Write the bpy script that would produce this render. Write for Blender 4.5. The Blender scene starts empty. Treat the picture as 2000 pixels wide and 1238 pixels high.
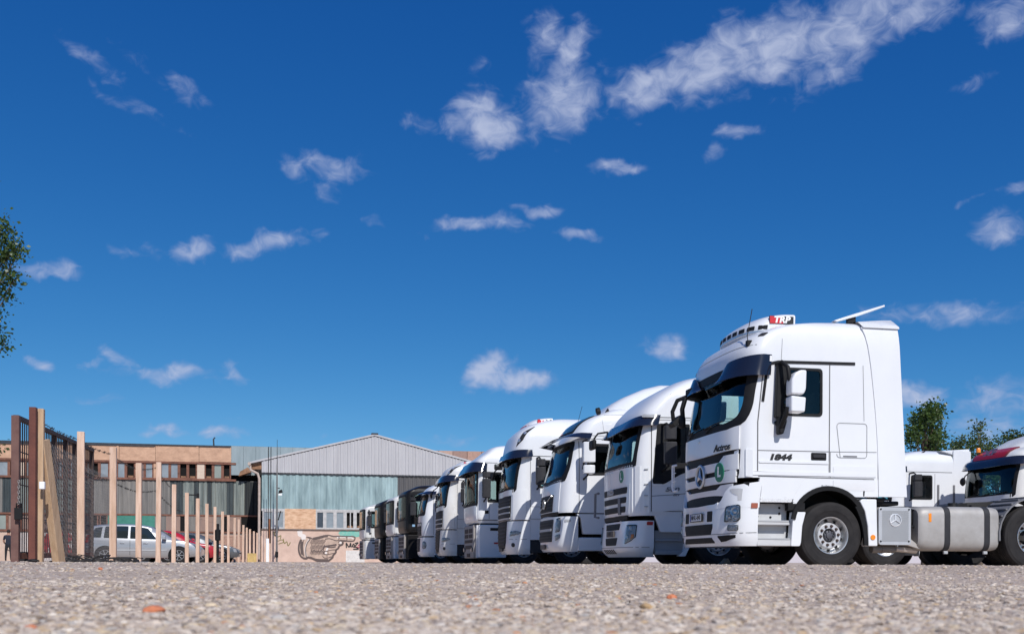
import bpy, bmesh, math, random
import numpy as np
from mathutils import Vector, Matrix, noise as mnoise
random.seed(7); RNG = np.random.default_rng(11)
scene = bpy.context.scene
COL = scene.collection
rad = math.radians

# ------------------------------------------------------------------ camera
FPX = 1944.0                      # focal length in photo pixels (photo 2000 px wide)
YAW = math.atan(360 / FPX)        # camera looks to the right of the truck row's direction (+Y)
ROLL = 0.004
CAM_H = 0.10
SY, CY = math.sin(YAW), math.cos(YAW)
cam = bpy.data.cameras.new('camera'); cam_o = bpy.data.objects.new('camera', cam); COL.objects.link(cam_o)
cam.sensor_width = 36; cam.lens = 36 * FPX / 2000
cam.shift_y = (1096 - 619) / 2000
cam.clip_start = .02; cam.clip_end = 8000
cam.dof.use_dof = True; cam.dof.focus_distance = 19; cam.dof.aperture_fstop = 5.6
fwd = Vector((SY, CY, 0)); rgt = Vector((CY, -SY, 0)); upv = Vector((0, 0, 1))
r2 = rgt * math.cos(ROLL) + upv * math.sin(ROLL); u2 = upv * math.cos(ROLL) - rgt * math.sin(ROLL)
cam_o.matrix_world = Matrix(((r2.x, u2.x, -fwd.x, 0), (r2.y, u2.y, -fwd.y, 0), (r2.z, u2.z, -fwd.z, CAM_H), (0, 0, 0, 1)))
scene.camera = cam_o

def hz(px): return 1096 - ROLL * (px - 1000)
def on_y(px, py, y):              # the point of the plane y=const that the photo shows at a pixel
    a = (px - 1000) / FPX
    x = y * (SY + CY * a) / (CY - SY * a); d = x * SY + y * CY
    return x, CAM_H + (hz(px) - py) / FPX * d
def at_d(px, py, d):
    r = (px - 1000) / FPX * d
    return Vector((d * SY + r * CY, d * CY - r * SY, CAM_H + (hz(px) - py) / FPX * d))
def sky_dir(px, py):
    v = fwd + rgt * ((px - 1000) / FPX) + upv * ((hz(px) - py) / FPX)
    v.normalize(); return math.atan2(v.x, v.y), math.asin(v.z)

# ------------------------------------------------------------------ light
SUN_EL, SUN_AZ = rad(42), rad(180 - 8)       # azimuth from +Y clockwise: the sun stands behind the camera, a little right
sd = bpy.data.lights.new('sun', 'SUN'); so = bpy.data.objects.new('sun', sd); COL.objects.link(so)
sd.energy = 4.0; sd.angle = rad(.53); sd.color = (1, .97, .93)
sv = Vector((math.sin(SUN_AZ) * math.cos(SUN_EL), math.cos(SUN_AZ) * math.cos(SUN_EL), math.sin(SUN_EL)))
so.rotation_euler = sv.to_track_quat('Z', 'Y').to_euler()
scene.view_settings.view_transform = 'Standard'; scene.view_settings.look = 'None'
scene.view_settings.exposure = 0.02; scene.view_settings.gamma = 1; scene.view_settings.use_curve_mapping = False
scene.cycles.max_bounces = 8; scene.cycles.transparent_max_bounces = 16
scene.cycles.use_denoising = True

# ------------------------------------------------------------------ sky with clouds
W = bpy.data.worlds.new('World'); scene.world = W; W.use_nodes = True
N = W.node_tree.nodes; L = W.node_tree.links; N.clear()
def nd(t, **k):
    n = N.new(t)
    for a, b in k.items(): setattr(n, a, b)
    return n
def wmath(op, a, b=None, clamp=False):
    n = nd('ShaderNodeMath', operation=op, use_clamp=clamp)
    for i, q in enumerate((a, b)):
        if q is None: continue
        if isinstance(q, (int, float)): n.inputs[i].default_value = q
        else: L.new(q, n.inputs[i])
    return n.outputs[0]
sky = nd('ShaderNodeTexSky', sky_type='NISHITA'); sky.sun_disc = False
sky.sun_elevation = SUN_EL; sky.sun_rotation = SUN_AZ
sky.altitude = 5000; sky.air_density = 1.0; sky.dust_density = 0; sky.ozone_density = 1.0
ssep = nd('ShaderNodeSeparateColor'); L.new(sky.outputs[0], ssep.inputs[0]); hsv = nd('ShaderNodeCombineColor')
for i_, (pw_, k_) in enumerate(((1.73, .98), (1.0, .775), (.59, .81))):      # colour response of the phone: deeper, more saturated blue
    L.new(wmath('MULTIPLY', wmath('POWER', wmath('MINIMUM', wmath('MULTIPLY', ssep.outputs[i_], .1), .8), pw_), 10 * k_), hsv.inputs[i_])
tc = nd('ShaderNodeTexCoord'); sep = nd('ShaderNodeSeparateXYZ'); L.new(tc.outputs['Generated'], sep.inputs[0])
az = wmath('ARCTAN2', sep.outputs[0], sep.outputs[1]); el = wmath('ARCSINE', sep.outputs[2])
uv = nd('ShaderNodeCombineXYZ'); L.new(az, uv.inputs[0]); L.new(el, uv.inputs[1])
# wisps bend the blobs
wn = nd('ShaderNodeTexNoise'); wn.inputs['Scale'].default_value = 20; wn.inputs['Detail'].default_value = 4; L.new(tc.outputs['Generated'], wn.inputs['Vector'])
wsub = nd('ShaderNodeVectorMath', operation='SUBTRACT'); L.new(wn.outputs['Color'], wsub.inputs[0]); wsub.inputs[1].default_value = (.5, .5, .5)
wmul = nd('ShaderNodeVectorMath', operation='MULTIPLY'); L.new(wsub.outputs[0], wmul.inputs[0]); wmul.inputs[1].default_value = (.06, .035, 0)
wadd = nd('ShaderNodeVectorMath', operation='ADD'); L.new(uv.outputs[0], wadd.inputs[0]); L.new(wmul.outputs[0], wadd.inputs[1])
CLOUDS = [  # photo px, py, half length, half height, tilt (deg, up to the right), density
 (1255,172,100,48,12,.95),(1370,120,140,62,18,1.0),(1500,85,170,66,14,.98),(1650,50,190,66,9,.9),(1760,15,120,46,6,.8),(1655,112,160,34,20,.72),(1560,130,90,34,14,.6),
 (1062,62,58,42,-20,.8),(1112,110,52,62,-20,.92),(1092,195,90,66,22,.9),(1150,170,60,36,20,.55),(1060,120,40,50,60,.5),
 (950,242,115,48,-6,1.0),(990,268,50,22,0,.8),(880,236,50,30,0,.85),(815,242,44,22,0,.6),(935,302,36,14,0,.5),(938,128,28,36,-40,.4),
 (655,332,84,32,-8,.75),(588,325,52,28,5,.65),(648,372,44,22,-25,.55),
 (505,484,95,25,14,.85),(385,498,52,21,8,.75),(620,456,36,15,20,.45),(265,490,90,18,-8,.42),(715,438,34,12,15,.45),
 (925,443,120,18,3,.8),(1052,412,55,16,-8,.8),(1120,454,50,13,2,.75),(1212,329,64,17,-4,.85),(1388,301,30,18,0,.55),(1430,250,66,18,2,.75),
 (185,124,85,20,-22,.55),(255,214,130,20,-22,.48),(372,192,64,20,-52,.52),(300,150,110,18,-30,.34),
 (92,534,90,18,2,.75),(958,726,58,42,-10,1.15),(1035,744,74,25,6,1.05),(925,752,36,18,10,.7),
 (1302,671,64,25,-2,.95),(320,738,115,22,4,.85),(230,712,46,20,-10,.75),(86,717,42,17,-5,.75),(180,721,28,11,0,.6),(446,724,42,22,-18,.65),(190,783,64,13,0,.45),
 (326,852,60,17,3,.8),(436,850,46,18,4,.8),(460,818,44,9,0,.35),(1850,606,190,30,-4,.7),(1720,595,60,14,0,.4),
 (1792,768,60,34,-10,1.0),(1935,772,150,54,8,.62),(1930,825,150,44,0,.66),(1962,440,84,42,-8,.8),(1975,358,50,20,8,.7),(1900,383,40,10,0,.4),(1900,152,60,20,0,.55),
 (1955,28,84,50,-10,.8),(870,864,130,17,2,.42),(1600,820,140,20,0,.3),(620,862,60,10,0,.25),
 (2250,300,200,60,10,.9),(2400,700,240,50,0,.8),(-250,250,200,50,-10,.8),(-350,620,220,40,5,.9),(700,-250,220,60,12,.8),(1500,-320,260,80,14,.9),(-150,820,120,30,0,.8),(2700,100,240,80,0,.9),(-800,500,260,60,0,.9)]
acc = None
for px, py, rx, ry, tilt, den in CLOUDS:
    a, e = sky_dir(px, py); a2, _ = sky_dir(px + 20, py)
    mp = nd('ShaderNodeMapping', vector_type='TEXTURE')
    mp.inputs['Location'].default_value = (a, e, 0); mp.inputs['Rotation'].default_value = (0, 0, rad(tilt)); mp.inputs['Scale'].default_value = (1.45 * rx * (a2 - a) / 20, 1.55 * ry * (a2 - a) / 20, 1)
    L.new(wadd.outputs[0], mp.inputs['Vector'])
    ln = nd('ShaderNodeVectorMath', operation='LENGTH'); L.new(mp.outputs[0], ln.inputs[0])
    mr = nd('ShaderNodeMapRange', interpolation_type='SMOOTHSTEP'); mr.inputs[1].default_value = 1.0; mr.inputs[2].default_value = .1; mr.inputs[3].default_value = 0; mr.inputs[4].default_value = den
    L.new(ln.outputs['Value'], mr.inputs[0])
    acc = mr.outputs[0] if acc is None else wmath('MAXIMUM', acc, mr.outputs[0])
cn = nd('ShaderNodeTexNoise'); cn.inputs['Scale'].default_value = 52; cn.inputs['Detail'].default_value = 11; cn.inputs['Roughness'].default_value = .55; cn.inputs['Distortion'].default_value = .7
cs = nd('ShaderNodeVectorMath', operation='MULTIPLY'); cs.inputs[1].default_value = (1, 1, 1.5); L.new(tc.outputs['Generated'], cs.inputs[0]); L.new(cs.outputs[0], cn.inputs['Vector'])
cnz = wmath('MULTIPLY', wmath('SUBTRACT', cn.outputs['Fac'], .5), 1.45)
edge = nd('ShaderNodeMapRange', interpolation_type='SMOOTHSTEP'); edge.inputs[1].default_value = 0; edge.inputs[2].default_value = .22; L.new(acc, edge.inputs[0])
dens = wmath('MULTIPLY', edge.outputs[0], wmath('SUBTRACT', wmath('ADD', wmath('MULTIPLY', acc, 1.2), cnz), .27))
cmr = nd('ShaderNodeMapRange', interpolation_type='SMOOTHSTEP'); cmr.inputs[1].default_value = .0; cmr.inputs[2].default_value = 1.2; cmr.inputs[3].default_value = 0; cmr.inputs[4].default_value = .84
L.new(dens, cmr.inputs[0])
ccol = nd('ShaderNodeMix', data_type='RGBA'); ccol.inputs['A'].default_value = (2.7, 3.5, 6.0, 1); ccol.inputs['B'].default_value = (5.0, 5.6, 7.4, 1)
L.new(wmath('MULTIPLY', dens, .9, True), ccol.inputs['Factor'])
mx = nd('ShaderNodeMix', data_type='RGBA'); L.new(cmr.outputs[0], mx.inputs['Factor']); L.new(hsv.outputs[0], mx.inputs['A']); L.new(ccol.outputs['Result'], mx.inputs['B'])
bg = nd('ShaderNodeBackground'); bg.inputs['Strength'].default_value = .10; L.new(mx.outputs['Result'], bg.inputs['Color'])
wo = nd('ShaderNodeOutputWorld'); L.new(bg.outputs[0], wo.inputs['Surface'])

# ------------------------------------------------------------------ materials
MATS = {}; TEXTS = []
def mat(name, col, rough=.5, metal=0., coat=0., var=0., vscale=4., bump=0., bscale=40., col2=None, spec=.5, vstretch=(1, 1, 1), trans=0., detail=5.):
    if name in MATS: return MATS[name]
    m = bpy.data.materials.new(name); m.use_nodes = True; MATS[name] = m
    nt = m.node_tree; b = nt.nodes['Principled BSDF']
    def inp(k, v): b.inputs[k].default_value = v
    inp('Base Color', (*col, 1)); inp('Roughness', rough); inp('Metallic', metal); inp('Specular IOR Level', spec)
    if coat: inp('Coat Weight', coat); inp('Coat Roughness', .04)
    if var or bump or col2:
        t = nt.nodes.new('ShaderNodeNewGeometry'); mp = nt.nodes.new('ShaderNodeMapping'); mp.inputs['Scale'].default_value = vstretch
        nt.links.new(t.outputs['Position'], mp.inputs[0])
        if var or col2:
            n = nt.nodes.new('ShaderNodeTexNoise'); n.inputs['Scale'].default_value = vscale; n.inputs['Detail'].default_value = detail; n.inputs['Roughness'].default_value = .62
            nt.links.new(mp.outputs[0], n.inputs['Vector'])
            r = nt.nodes.new('ShaderNodeValToRGB'); r.color_ramp.elements[0].position = .33; r.color_ramp.elements[1].position = .67
            c2 = col2 or tuple(c * (1 - var) for c in col)
            r.color_ramp.elements[0].color = (*c2, 1); r.color_ramp.elements[1].color = (*(col if col2 else tuple(min(.95, c * (1 + var * .4)) for c in col)), 1)
            nt.links.new(n.outputs['Fac'], r.inputs[0]); nt.links.new(r.outputs[0], b.inputs['Base Color'])
        if bump:
            n2 = nt.nodes.new('ShaderNodeTexNoise'); n2.inputs['Scale'].default_value = bscale; n2.inputs['Detail'].default_value = 4
            nt.links.new(mp.outputs[0], n2.inputs['Vector'])
            bp = nt.nodes.new('ShaderNodeBump'); bp.inputs['Strength'].default_value = bump; bp.inputs['Distance'].default_value = .02
            nt.links.new(n2.outputs['Fac'], bp.inputs['Height']); nt.links.new(bp.outputs[0], b.inputs['Normal'])
    return m
def glass(name, tint, opac=0., dark=(.01, .012, .014)):
    if name in MATS: return MATS[name]
    m = bpy.data.materials.new(name); m.use_nodes = True; MATS[name] = m
    nt = m.node_tree; nt.nodes.clear()
    out = nt.nodes.new('ShaderNodeOutputMaterial'); tr = nt.nodes.new('ShaderNodeBsdfTransparent'); tr.inputs[0].default_value = (*tint, 1)
    gl = nt.nodes.new('ShaderNodeBsdfGlossy'); gl.inputs['Roughness'].default_value = .02; gl.inputs['Color'].default_value = (.95, 1, 1, 1)
    fr = nt.nodes.new('ShaderNodeFresnel'); fr.inputs['IOR'].default_value = 1.52
    df = nt.nodes.new('ShaderNodeBsdfDiffuse'); df.inputs[0].default_value = (*dark, 1)
    m1 = nt.nodes.new('ShaderNodeMixShader'); m1.inputs[0].default_value = opac
    nt.links.new(tr.outputs[0], m1.inputs[1]); nt.links.new(df.outputs[0], m1.inputs[2])
    m2 = nt.nodes.new('ShaderNodeMixShader'); nt.links.new(fr.outputs[0], m2.inputs[0]); nt.links.new(m1.outputs[0], m2.inputs[1]); nt.links.new(gl.outputs[0], m2.inputs[2])
    nt.links.new(m2.outputs[0], out.inputs[0]); return m

WHITE = mat('white_paint', (.765, .775, .79), .3, coat=.45, var=.05, vscale=1.1, vstretch=(1, 1, .55))
WHITE_DIRTY = mat('white_paint_dusty', (.74, .74, .73), .38, coat=.25, col2=(.62, .6, .57), vscale=1.8, vstretch=(1, 1, .6))
BLACKP = mat('black_truck_paint', (.010, .0085, .0085), .4, coat=.08, var=.2, spec=.25)
GREYP = mat('grey_truck_paint', (.32, .325, .34), .35, coat=.3, var=.06)
PLASTIC = mat('black_plastic', (.011, .011, .012), .6, var=.25, vscale=9, spec=.25)
DARKGREY = mat('dark_grey_plastic', (.032, .032, .036), .6, var=.2, vscale=9, spec=.3)
MIDGREY = mat('grey_plastic', (.17, .17, .18), .6, var=.12)
SILVERGR = mat('silver_grey_trim', (.42, .43, .44), .4, var=.05)
SEAM = mat('panel_gap', (.012, .012, .013), .9)
SEAML = mat('soft_panel_gap', (.22, .225, .23), .8)
INTER = mat('cab_interior', (.03, .03, .034), .85, var=.2, vscale=3)
SEATM = mat('seat_cloth', (.05, .052, .06), .9, var=.2)
VISOR = mat('smoked_visor', (.012, .015, .028), .12, coat=.3, spec=.6)
RUBBER = mat('tyre_rubber', (.014, .013, .014), .8, spec=.3, col2=(.027, .025, .025), vscale=5, bump=.2, bscale=60)
RIMM = mat('wheel_metal', (.62, .62, .62), .33, metal=.85, var=.12, vscale=10)
RIMW = mat('wheel_disc_silver', (.62, .62, .63), .45, metal=.35, var=.1, vscale=14)
HUBM = mat('hub_grey', (.10, .10, .115), .5, metal=.4, var=.2)
RUSTN = mat('wheel_nut', (.07, .045, .035), .6, var=.3, vscale=30)
ALU = mat('dusty_aluminium', (.44, .425, .41), .55, metal=.25, col2=(.34, .32, .30), vscale=3.2, bump=.12, bscale=90)
ALUP = mat('perforated_aluminium', (.56, .57, .585), .42, metal=.4, var=.06)
STARM = mat('satin_silver', (.62, .64, .66), .32, metal=.55); CHROME = mat('chrome', (.74, .74, .74), .3, metal=.8)
LENS = glass('lamp_lens', (.86, .88, .9)); REFL = mat('lamp_reflector', (.52, .53, .54), .45, metal=.5)
AMBER = mat('amber_lens', (.85, .26, .012), .25, coat=.5); REDL = mat('red_lens', (.45, .03, .02), .3, coat=.4)
ORANGED = mat('faded_side_marker', (.33, .09, .05), .45)
GREENB = mat('green_disc', (.004, .17, .085), .4); WHITEP = mat('white_print', (.82, .82, .82), .5); BLACKPR = mat('black_print', (.015, .015, .015), .5)
EMBOSS = mat('embossed_white', (.70, .71, .72), .45); REDPR = mat('red_print', (.55, .02, .03), .45); GREYPR = mat('grey_print', (.2, .21, .23), .5)
BLUEPR = mat('blue_print', (.02, .05, .3), .5)
WS = glass('windscreen_glass', (.66, .84, .82)); SIDEG = glass('side_glass', (.60, .74, .72))
STEELD = mat('chassis_steel', (.028, .026, .025), .6, var=.3, vscale=6)
PLATEM = mat('number_plate', (.72, .73, .75), .5)

# ------------------------------------------------------------------ mesh tools
class MB:
    def __init__(s): s.v = []; s.f = []
    def add(s, vs, fs):
        b = len(s.v); s.v += [tuple(p) for p in vs]; s.f += [tuple(b + i for i in f) for f in fs]; return s
    def box(s, x0, x1, y0, y1, z0, z1, rz=0., c=None):
        vs = [(x, y, z) for z in (z0, z1) for y in (y0, y1) for x in (x0, x1)]
        if rz:
            cx, cy = c or ((x0 + x1) / 2, (y0 + y1) / 2); ca, sa = math.cos(rz), math.sin(rz)
            vs = [(cx + (x - cx) * ca - (y - cy) * sa, cy + (x - cx) * sa + (y - cy) * ca, z) for x, y, z in vs]
        return s.add(vs, [(0, 2, 3, 1), (4, 5, 7, 6), (0, 1, 5, 4), (2, 6, 7, 3), (0, 4, 6, 2), (1, 3, 7, 5)])
    def tube(s, pts, r, n=8, cap=True):
        pts = [Vector(p) for p in pts]; R = r if isinstance(r, (list, tuple)) else [r] * len(pts)
        t0 = (pts[1] - pts[0]).normalized(); a = t0.orthogonal().normalized(); vs = []; fs = []
        for i, p in enumerate(pts):
            t = (pts[min(i + 1, len(pts) - 1)] - pts[max(i - 1, 0)]).normalized()
            a = (a - t * a.dot(t)).normalized(); b = t.cross(a)
            for k in range(n):
                q = 2 * math.pi * k / n; vs.append(p + (a * math.cos(q) + b * math.sin(q)) * R[i])
        for i in range(len(pts) - 1):
            for k in range(n): fs.append((i * n + k, i * n + (k + 1) % n, (i + 1) * n + (k + 1) % n, (i + 1) * n + k))
        if cap: fs.append(tuple(range(n))[::-1]); fs.append(tuple((len(pts) - 1) * n + k for k in range(n)))
        return s.add(vs, fs)
    def bar(s, p, q, w, h=None):              # square bar between two points
        p, q = Vector(p), Vector(q); h = h or w; t = (q - p).normalized(); a = t.cross(Vector((0, 0, 1)))
        a = Vector((1, 0, 0)) if a.length < 1e-4 else a.normalized(); b = a.cross(t)
        vs = [c + a * (sx * w / 2) + b * (sy * h / 2) for c in (p, q) for sx, sy in ((-1, -1), (1, -1), (1, 1), (-1, 1))]
        return s.add(vs, [(3, 2, 1, 0), (4, 5, 6, 7), (0, 1, 5, 4), (1, 2, 6, 5), (2, 3, 7, 6), (3, 0, 4, 7)])
    def lathe(s, prof, c, n=40, axis='y', sgn=1):      # prof: (radius, distance along the axis)
        vs = []; fs = []
        for r, a in prof:
            for k in range(n):
                q = 2 * math.pi * k / n; u, w = r * math.cos(q), r * math.sin(q)
                vs.append((c[0] + u, c[1] + sgn * a, c[2] + w) if axis == 'y' else (c[0] + sgn * a, c[1] + u, c[2] + w) if axis == 'x' else (c[0] + u, c[1] + w, c[2] + a))
        for i in range(len(prof) - 1):
            for k in range(n):
                q = (i * n + k, i * n + (k + 1) % n, (i + 1) * n + (k + 1) % n, (i + 1) * n + k); fs.append(q if sgn > 0 else q[::-1])
        return s.add(vs, fs)
    def disc(s, c, r, axis='y', n=24, t=.004, sgn=-1, rz=None):
        return s.lathe([(1e-4, t), (r * .97, t), (r, t * .6), (r, -t)], c, n, axis, sgn)
    def prism(s, poly, a0, a1, plane='xz'):
        n = len(poly); m = {'xz': lambda p, a: (p[0], a, p[1]), 'yz': lambda p, a: (a, p[0], p[1]), 'xy': lambda p, a: (p[0], p[1], a)}[plane]
        vs = [m(p, a0) for p in poly] + [m(p, a1) for p in poly]
        return s.add(vs, [tuple(range(n)), tuple(range(2 * n - 1, n - 1, -1))] + [(i, (i + 1) % n + 0, (i + 1) % n + n, i + n) for i in range(n)])
    def build(s, name, m, parent=None, smooth=True, ang=32, bevel=0., seg=2, label=None, kind=None, recalc=True, loc=None):
        me = bpy.data.meshes.new(name); me.from_pydata(s.v, [], s.f); me.update()
        if recalc:
            bm = bmesh.new(); bm.from_mesh(me); bmesh.ops.recalc_face_normals(bm, faces=bm.faces); bm.to_mesh(me); bm.free()
        if smooth:
            me.polygons.foreach_set('use_smooth', [True] * len(me.polygons)); me.set_sharp_from_angle(angle=rad(ang))
        return link(name, me, m, parent, bevel, seg, label, kind, loc)
def link(name, me, m, parent=None, bevel=0., seg=2, label=None, kind=None, loc=None):
    if m and not me.materials: me.materials.append(m)
    o = bpy.data.objects.new(name, me); COL.objects.link(o)
    if parent: o.parent = parent
    if loc: o.location = loc
    if bevel:
        b = o.modifiers.new('edge', 'BEVEL'); b.width = bevel; b.segments = seg; b.limit_method = 'ANGLE'; b.angle_limit = rad(35)
    if label: o['label'] = label
    if kind: o['kind'] = kind
    return o
def thing(name, label, cat, loc=(0, 0, 0), group=None, rz=0.):
    o = bpy.data.objects.new(name, None); COL.objects.link(o); o.location = loc; o.rotation_euler = (0, 0, rz); o.empty_display_size = .2
    return tag(o, label, cat, group)
def tag(o, label, cat, group=None):
    o['label'] = label; o['category'] = cat
    if group: o['group'] = group
    return o
def text(name, body, size, loc, xaxis, yaxis, m, parent=None, ext=.003, shear=0., sx=1., bold=0., align='CENTER', spacing=1.):
    c = bpy.data.curves.new(name, 'FONT'); c.body = body; c.size = size; c.extrude = ext; c.shear = shear; c.align_x = align; c.align_y = 'CENTER'; c.offset = bold; c.space_character = spacing
    c.resolution_u = 3; c.materials.append(m)
    o = bpy.data.objects.new(name, c); COL.objects.link(o)
    xa = Vector(xaxis).normalized(); ya = Vector(yaxis); ya = (ya - xa * ya.dot(xa)).normalized(); za = xa.cross(ya)
    M = Matrix(((xa.x * sx, ya.x, za.x, loc[0]), (xa.y * sx, ya.y, za.y, loc[1]), (xa.z * sx, ya.z, za.z, loc[2]), (0, 0, 0, 1)))
    if parent: o.parent = parent
    o.matrix_local = M; TEXTS.append(o)
    return o
FRONT_X, SIDE_X, UPZ = (0, -1, 0), (1, 0, 0), (0, 0, 1)     # reading directions on a truck's front and near side

def rrect(x0, x1, z0, z1, r, k=4): return rpoly([(x0, z0), (x1, z0), (x1, z1), (x0, z1)], r, k)
def rpoly(P, r, k=4):                       # polygon with rounded corners
    out = []; n = len(P)
    for i in range(n):
        p = Vector(P[i]); a = Vector(P[i - 1]) - p; b = Vector(P[(i + 1) % n]) - p
        rr = r[i] if isinstance(r, (list, tuple)) else r
        q = min(rr, a.length * .48, b.length * .48)
        if q < 1e-4: out.append(tuple(p)); continue
        s, e = p + a.normalized() * q, p + b.normalized() * q
        for j in range(k + 1):
            t = j / k; out.append(tuple(s * (1 - t) ** 2 + p * 2 * t * (1 - t) + e * t * t))
    return out
def resample(P, n):
    P = [Vector(p) for p in P]; P.append(P[0]); d = [0]
    for i in range(len(P) - 1): d.append(d[-1] + (P[i + 1] - P[i]).length)
    out = []; j = 0
    for k in range(n):
        t = d[-1] * k / n
        while j < len(d) - 2 and d[j + 1] < t: j += 1
        out.append(tuple(P[j].lerp(P[j + 1], (t - d[j]) / max(1e-9, d[j + 1] - d[j]))))
    return out
def inside(p, P):
    c = False; n = len(P); x, y = p
    for i in range(n):
        (x1, y1), (x2, y2) = P[i], P[i - 1]
        if (y1 > y) != (y2 > y) and x < (x2 - x1) * (y - y1) / (y2 - y1) + x1: c = not c
    return c
def dens_poly(P, sub):
    out = []
    for i in range(len(P)):
        a, b = Vector(P[i]), Vector(P[(i + 1) % len(P)]); k = max(1, int((b - a).length / sub))
        out += [tuple(a.lerp(b, j / k)) for j in range(k)]
    return out
def pchip(pts):
    x = [p[0] for p in pts]; y = [p[1] for p in pts]; n = len(x)
    if n == 1: return lambda t: y[0]
    h = [x[i + 1] - x[i] for i in range(n - 1)]; dl = [(y[i + 1] - y[i]) / h[i] for i in range(n - 1)]; m = [dl[0]] + [0] * (n - 2) + [dl[-1]]
    for i in range(1, n - 1):
        if dl[i - 1] * dl[i] > 0:
            w1, w2 = 2 * h[i] + h[i - 1], h[i] + 2 * h[i - 1]; m[i] = (w1 + w2) / (w1 / dl[i - 1] + w2 / dl[i])
    def f(t):
        if t <= x[0]: return y[0]
        if t >= x[-1]: return y[-1]
        i = max(j for j in range(n - 1) if x[j] <= t); s = (t - x[i]) / h[i]
        return (1 + 2 * s) * (1 - s) ** 2 * y[i] + s * (1 - s) ** 2 * h[i] * m[i] + s * s * (3 - 2 * s) * y[i + 1] + s * s * (s - 1) * h[i] * m[i + 1]
    return f

class Cab:
    """A cab body: x = distance behind the front plane, y across (near side negative), z up."""
    def __init__(s, xf, hw, D=.42, n=3., xr=2.3):
        s.xf, s.hw = pchip(xf), pchip(hw); s.D, s.n, s.xr = D, n, xr
        s.z0, s.z1 = xf[0][0], xf[-1][0]
        ph = [i / 600 * math.pi / 2 for i in range(601)]; q = [s.pt(p, 2.0, 1) for p in ph]; d = [0]
        for i in range(600): d.append(d[-1] + (Vector(q[i + 1]) - Vector(q[i])).length)
        s.lut = (np.array(d) / d[-1], np.array(ph)); s.L = d[-1]
    def pt(s, phi, z, sg, ins=0.):
        hw = max(.02, s.hw(z) - ins); e = 2 / s.n
        return (s.xf(z) + ins + s.D * (1 - max(0, math.cos(phi)) ** e), sg * hw * max(0, math.sin(phi)) ** e, z)
    def F(s, u, z):                          # front: u across, + towards the near side
        r = min(abs(u) / s.hw(z), .9999); return s.pt(math.asin(r ** (s.n / 2)), z, -1 if u > 0 else 1)
    def W(s, t, z):                          # wraps round: |t|=1 where the side begins
        sg = -1 if t > 0 else 1; a = abs(t)
        if a <= 1: return s.pt(float(np.interp(a, *s.lut)), z, sg)
        return (s.xf(z) + s.D + (a - 1), sg * s.hw(z), z)
    def S(s, sg):
        def f(x, z):
            xo = x - s.xf(z)
            if xo >= s.D: return (x, sg * s.hw(z), z)
            return s.pt(math.acos(min(1, max(0, 1 - max(xo, 0) / s.D)) ** (s.n / 2)), z, sg)
        return f
    def shell(s, mb, zs, ins=0., holes_f=(), holes_s=(), xr=None, M=22, K=34, cap=True, rear=True):
        xr = (xr or s.xr) - ins; phis = [float(np.interp(i / M, *s.lut)) for i in range(M + 1)]
        rows = []
        for z in zs:
            x1 = s.xf(z) + s.D + ins; zz = z; hw = max(.02, s.hw(z) - ins)
            xe = max(xr, x1 + .02)
            side = [(xe + (x1 - xe) * i / K) for i in range(K)]
            row = [(x, -hw, zz) for x in side] + [s.pt(p, z, -1, ins) for p in reversed(phis)] + [s.pt(p, z, 1, ins) for p in phis[1:]] + [(x, hw, zz) for x in reversed(side)]
            rows.append(row)
        n = len(rows[0]); fs = []
        for i in range(len(rows) - 1):
            for k in range(n - 1):
                c = [(rows[i][k][a] + rows[i][k + 1][a] + rows[i + 1][k + 1][a] + rows[i + 1][k][a]) / 4 for a in range(3)]
                dead = False
                if k < K or k > n - K - 2 or abs(c[1]) > .9 * s.hw(c[2]): dead = any(inside((c[0], c[2]), h) for h in holes_s)
                if not dead and (c[0] - s.xf(c[2]) < s.D * 1.02): dead = any(inside((-c[1], c[2]), h) for h in holes_f)
                if not dead: fs.append((i * n + k, i * n + k + 1, (i + 1) * n + k + 1, (i + 1) * n + k))
            if rear: fs.append((i * n + n - 1, i * n, (i + 1) * n, (i + 1) * n + n - 1))
        if cap: fs.append(tuple((len(rows) - 1) * n + k for k in range(n))); fs.append(tuple(range(n)))
        return mb.add([p for r in rows for p in r], fs)

def nrm(fm, u, v, sideways=False):
    e = .004; p = Vector(fm(u, v)); a = Vector(fm(u + e, v)) - Vector(fm(u - e, v)); b = Vector(fm(u, v + e)) - Vector(fm(u, v - e))
    n = a.cross(b)
    if n.length < 1e-12: n = Vector((-1, 0, 0))
    n.normalize()
    if n.dot(p - Vector((1.5, 0, p.z - .5))) < 0: n = -n
    return p, n
def offp(fm, u, v, off):
    p, n = nrm(fm, u, v); return p + n * off
def patch(mb, fm, P, off=.006, depth=.03, rings=4, sub=.07, dome=0.):
    P = dens_poly(P, sub); n = len(P); c = Vector((sum(p[0] for p in P) / n, sum(p[1] for p in P) / n)); vs = [offp(fm, c.x, c.y, off + dome)]; fs = []
    for r in range(1, rings + 1):
        t = r / rings
        for p in P: q = c.lerp(Vector(p), t); vs.append(offp(fm, q.x, q.y, off + dome * (1 - t * t)))
    for p in P: vs.append(offp(fm, p[0], p[1], off - depth))
    for k in range(n): fs.append((0, 1 + k, 1 + (k + 1) % n))
    for r in range(rings):
        a, b = 1 + r * n, 1 + (r + 1) * n
        for k in range(n): fs.append((a + k, b + k, b + (k + 1) % n, a + (k + 1) % n))
    return mb.add(vs, fs)
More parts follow.
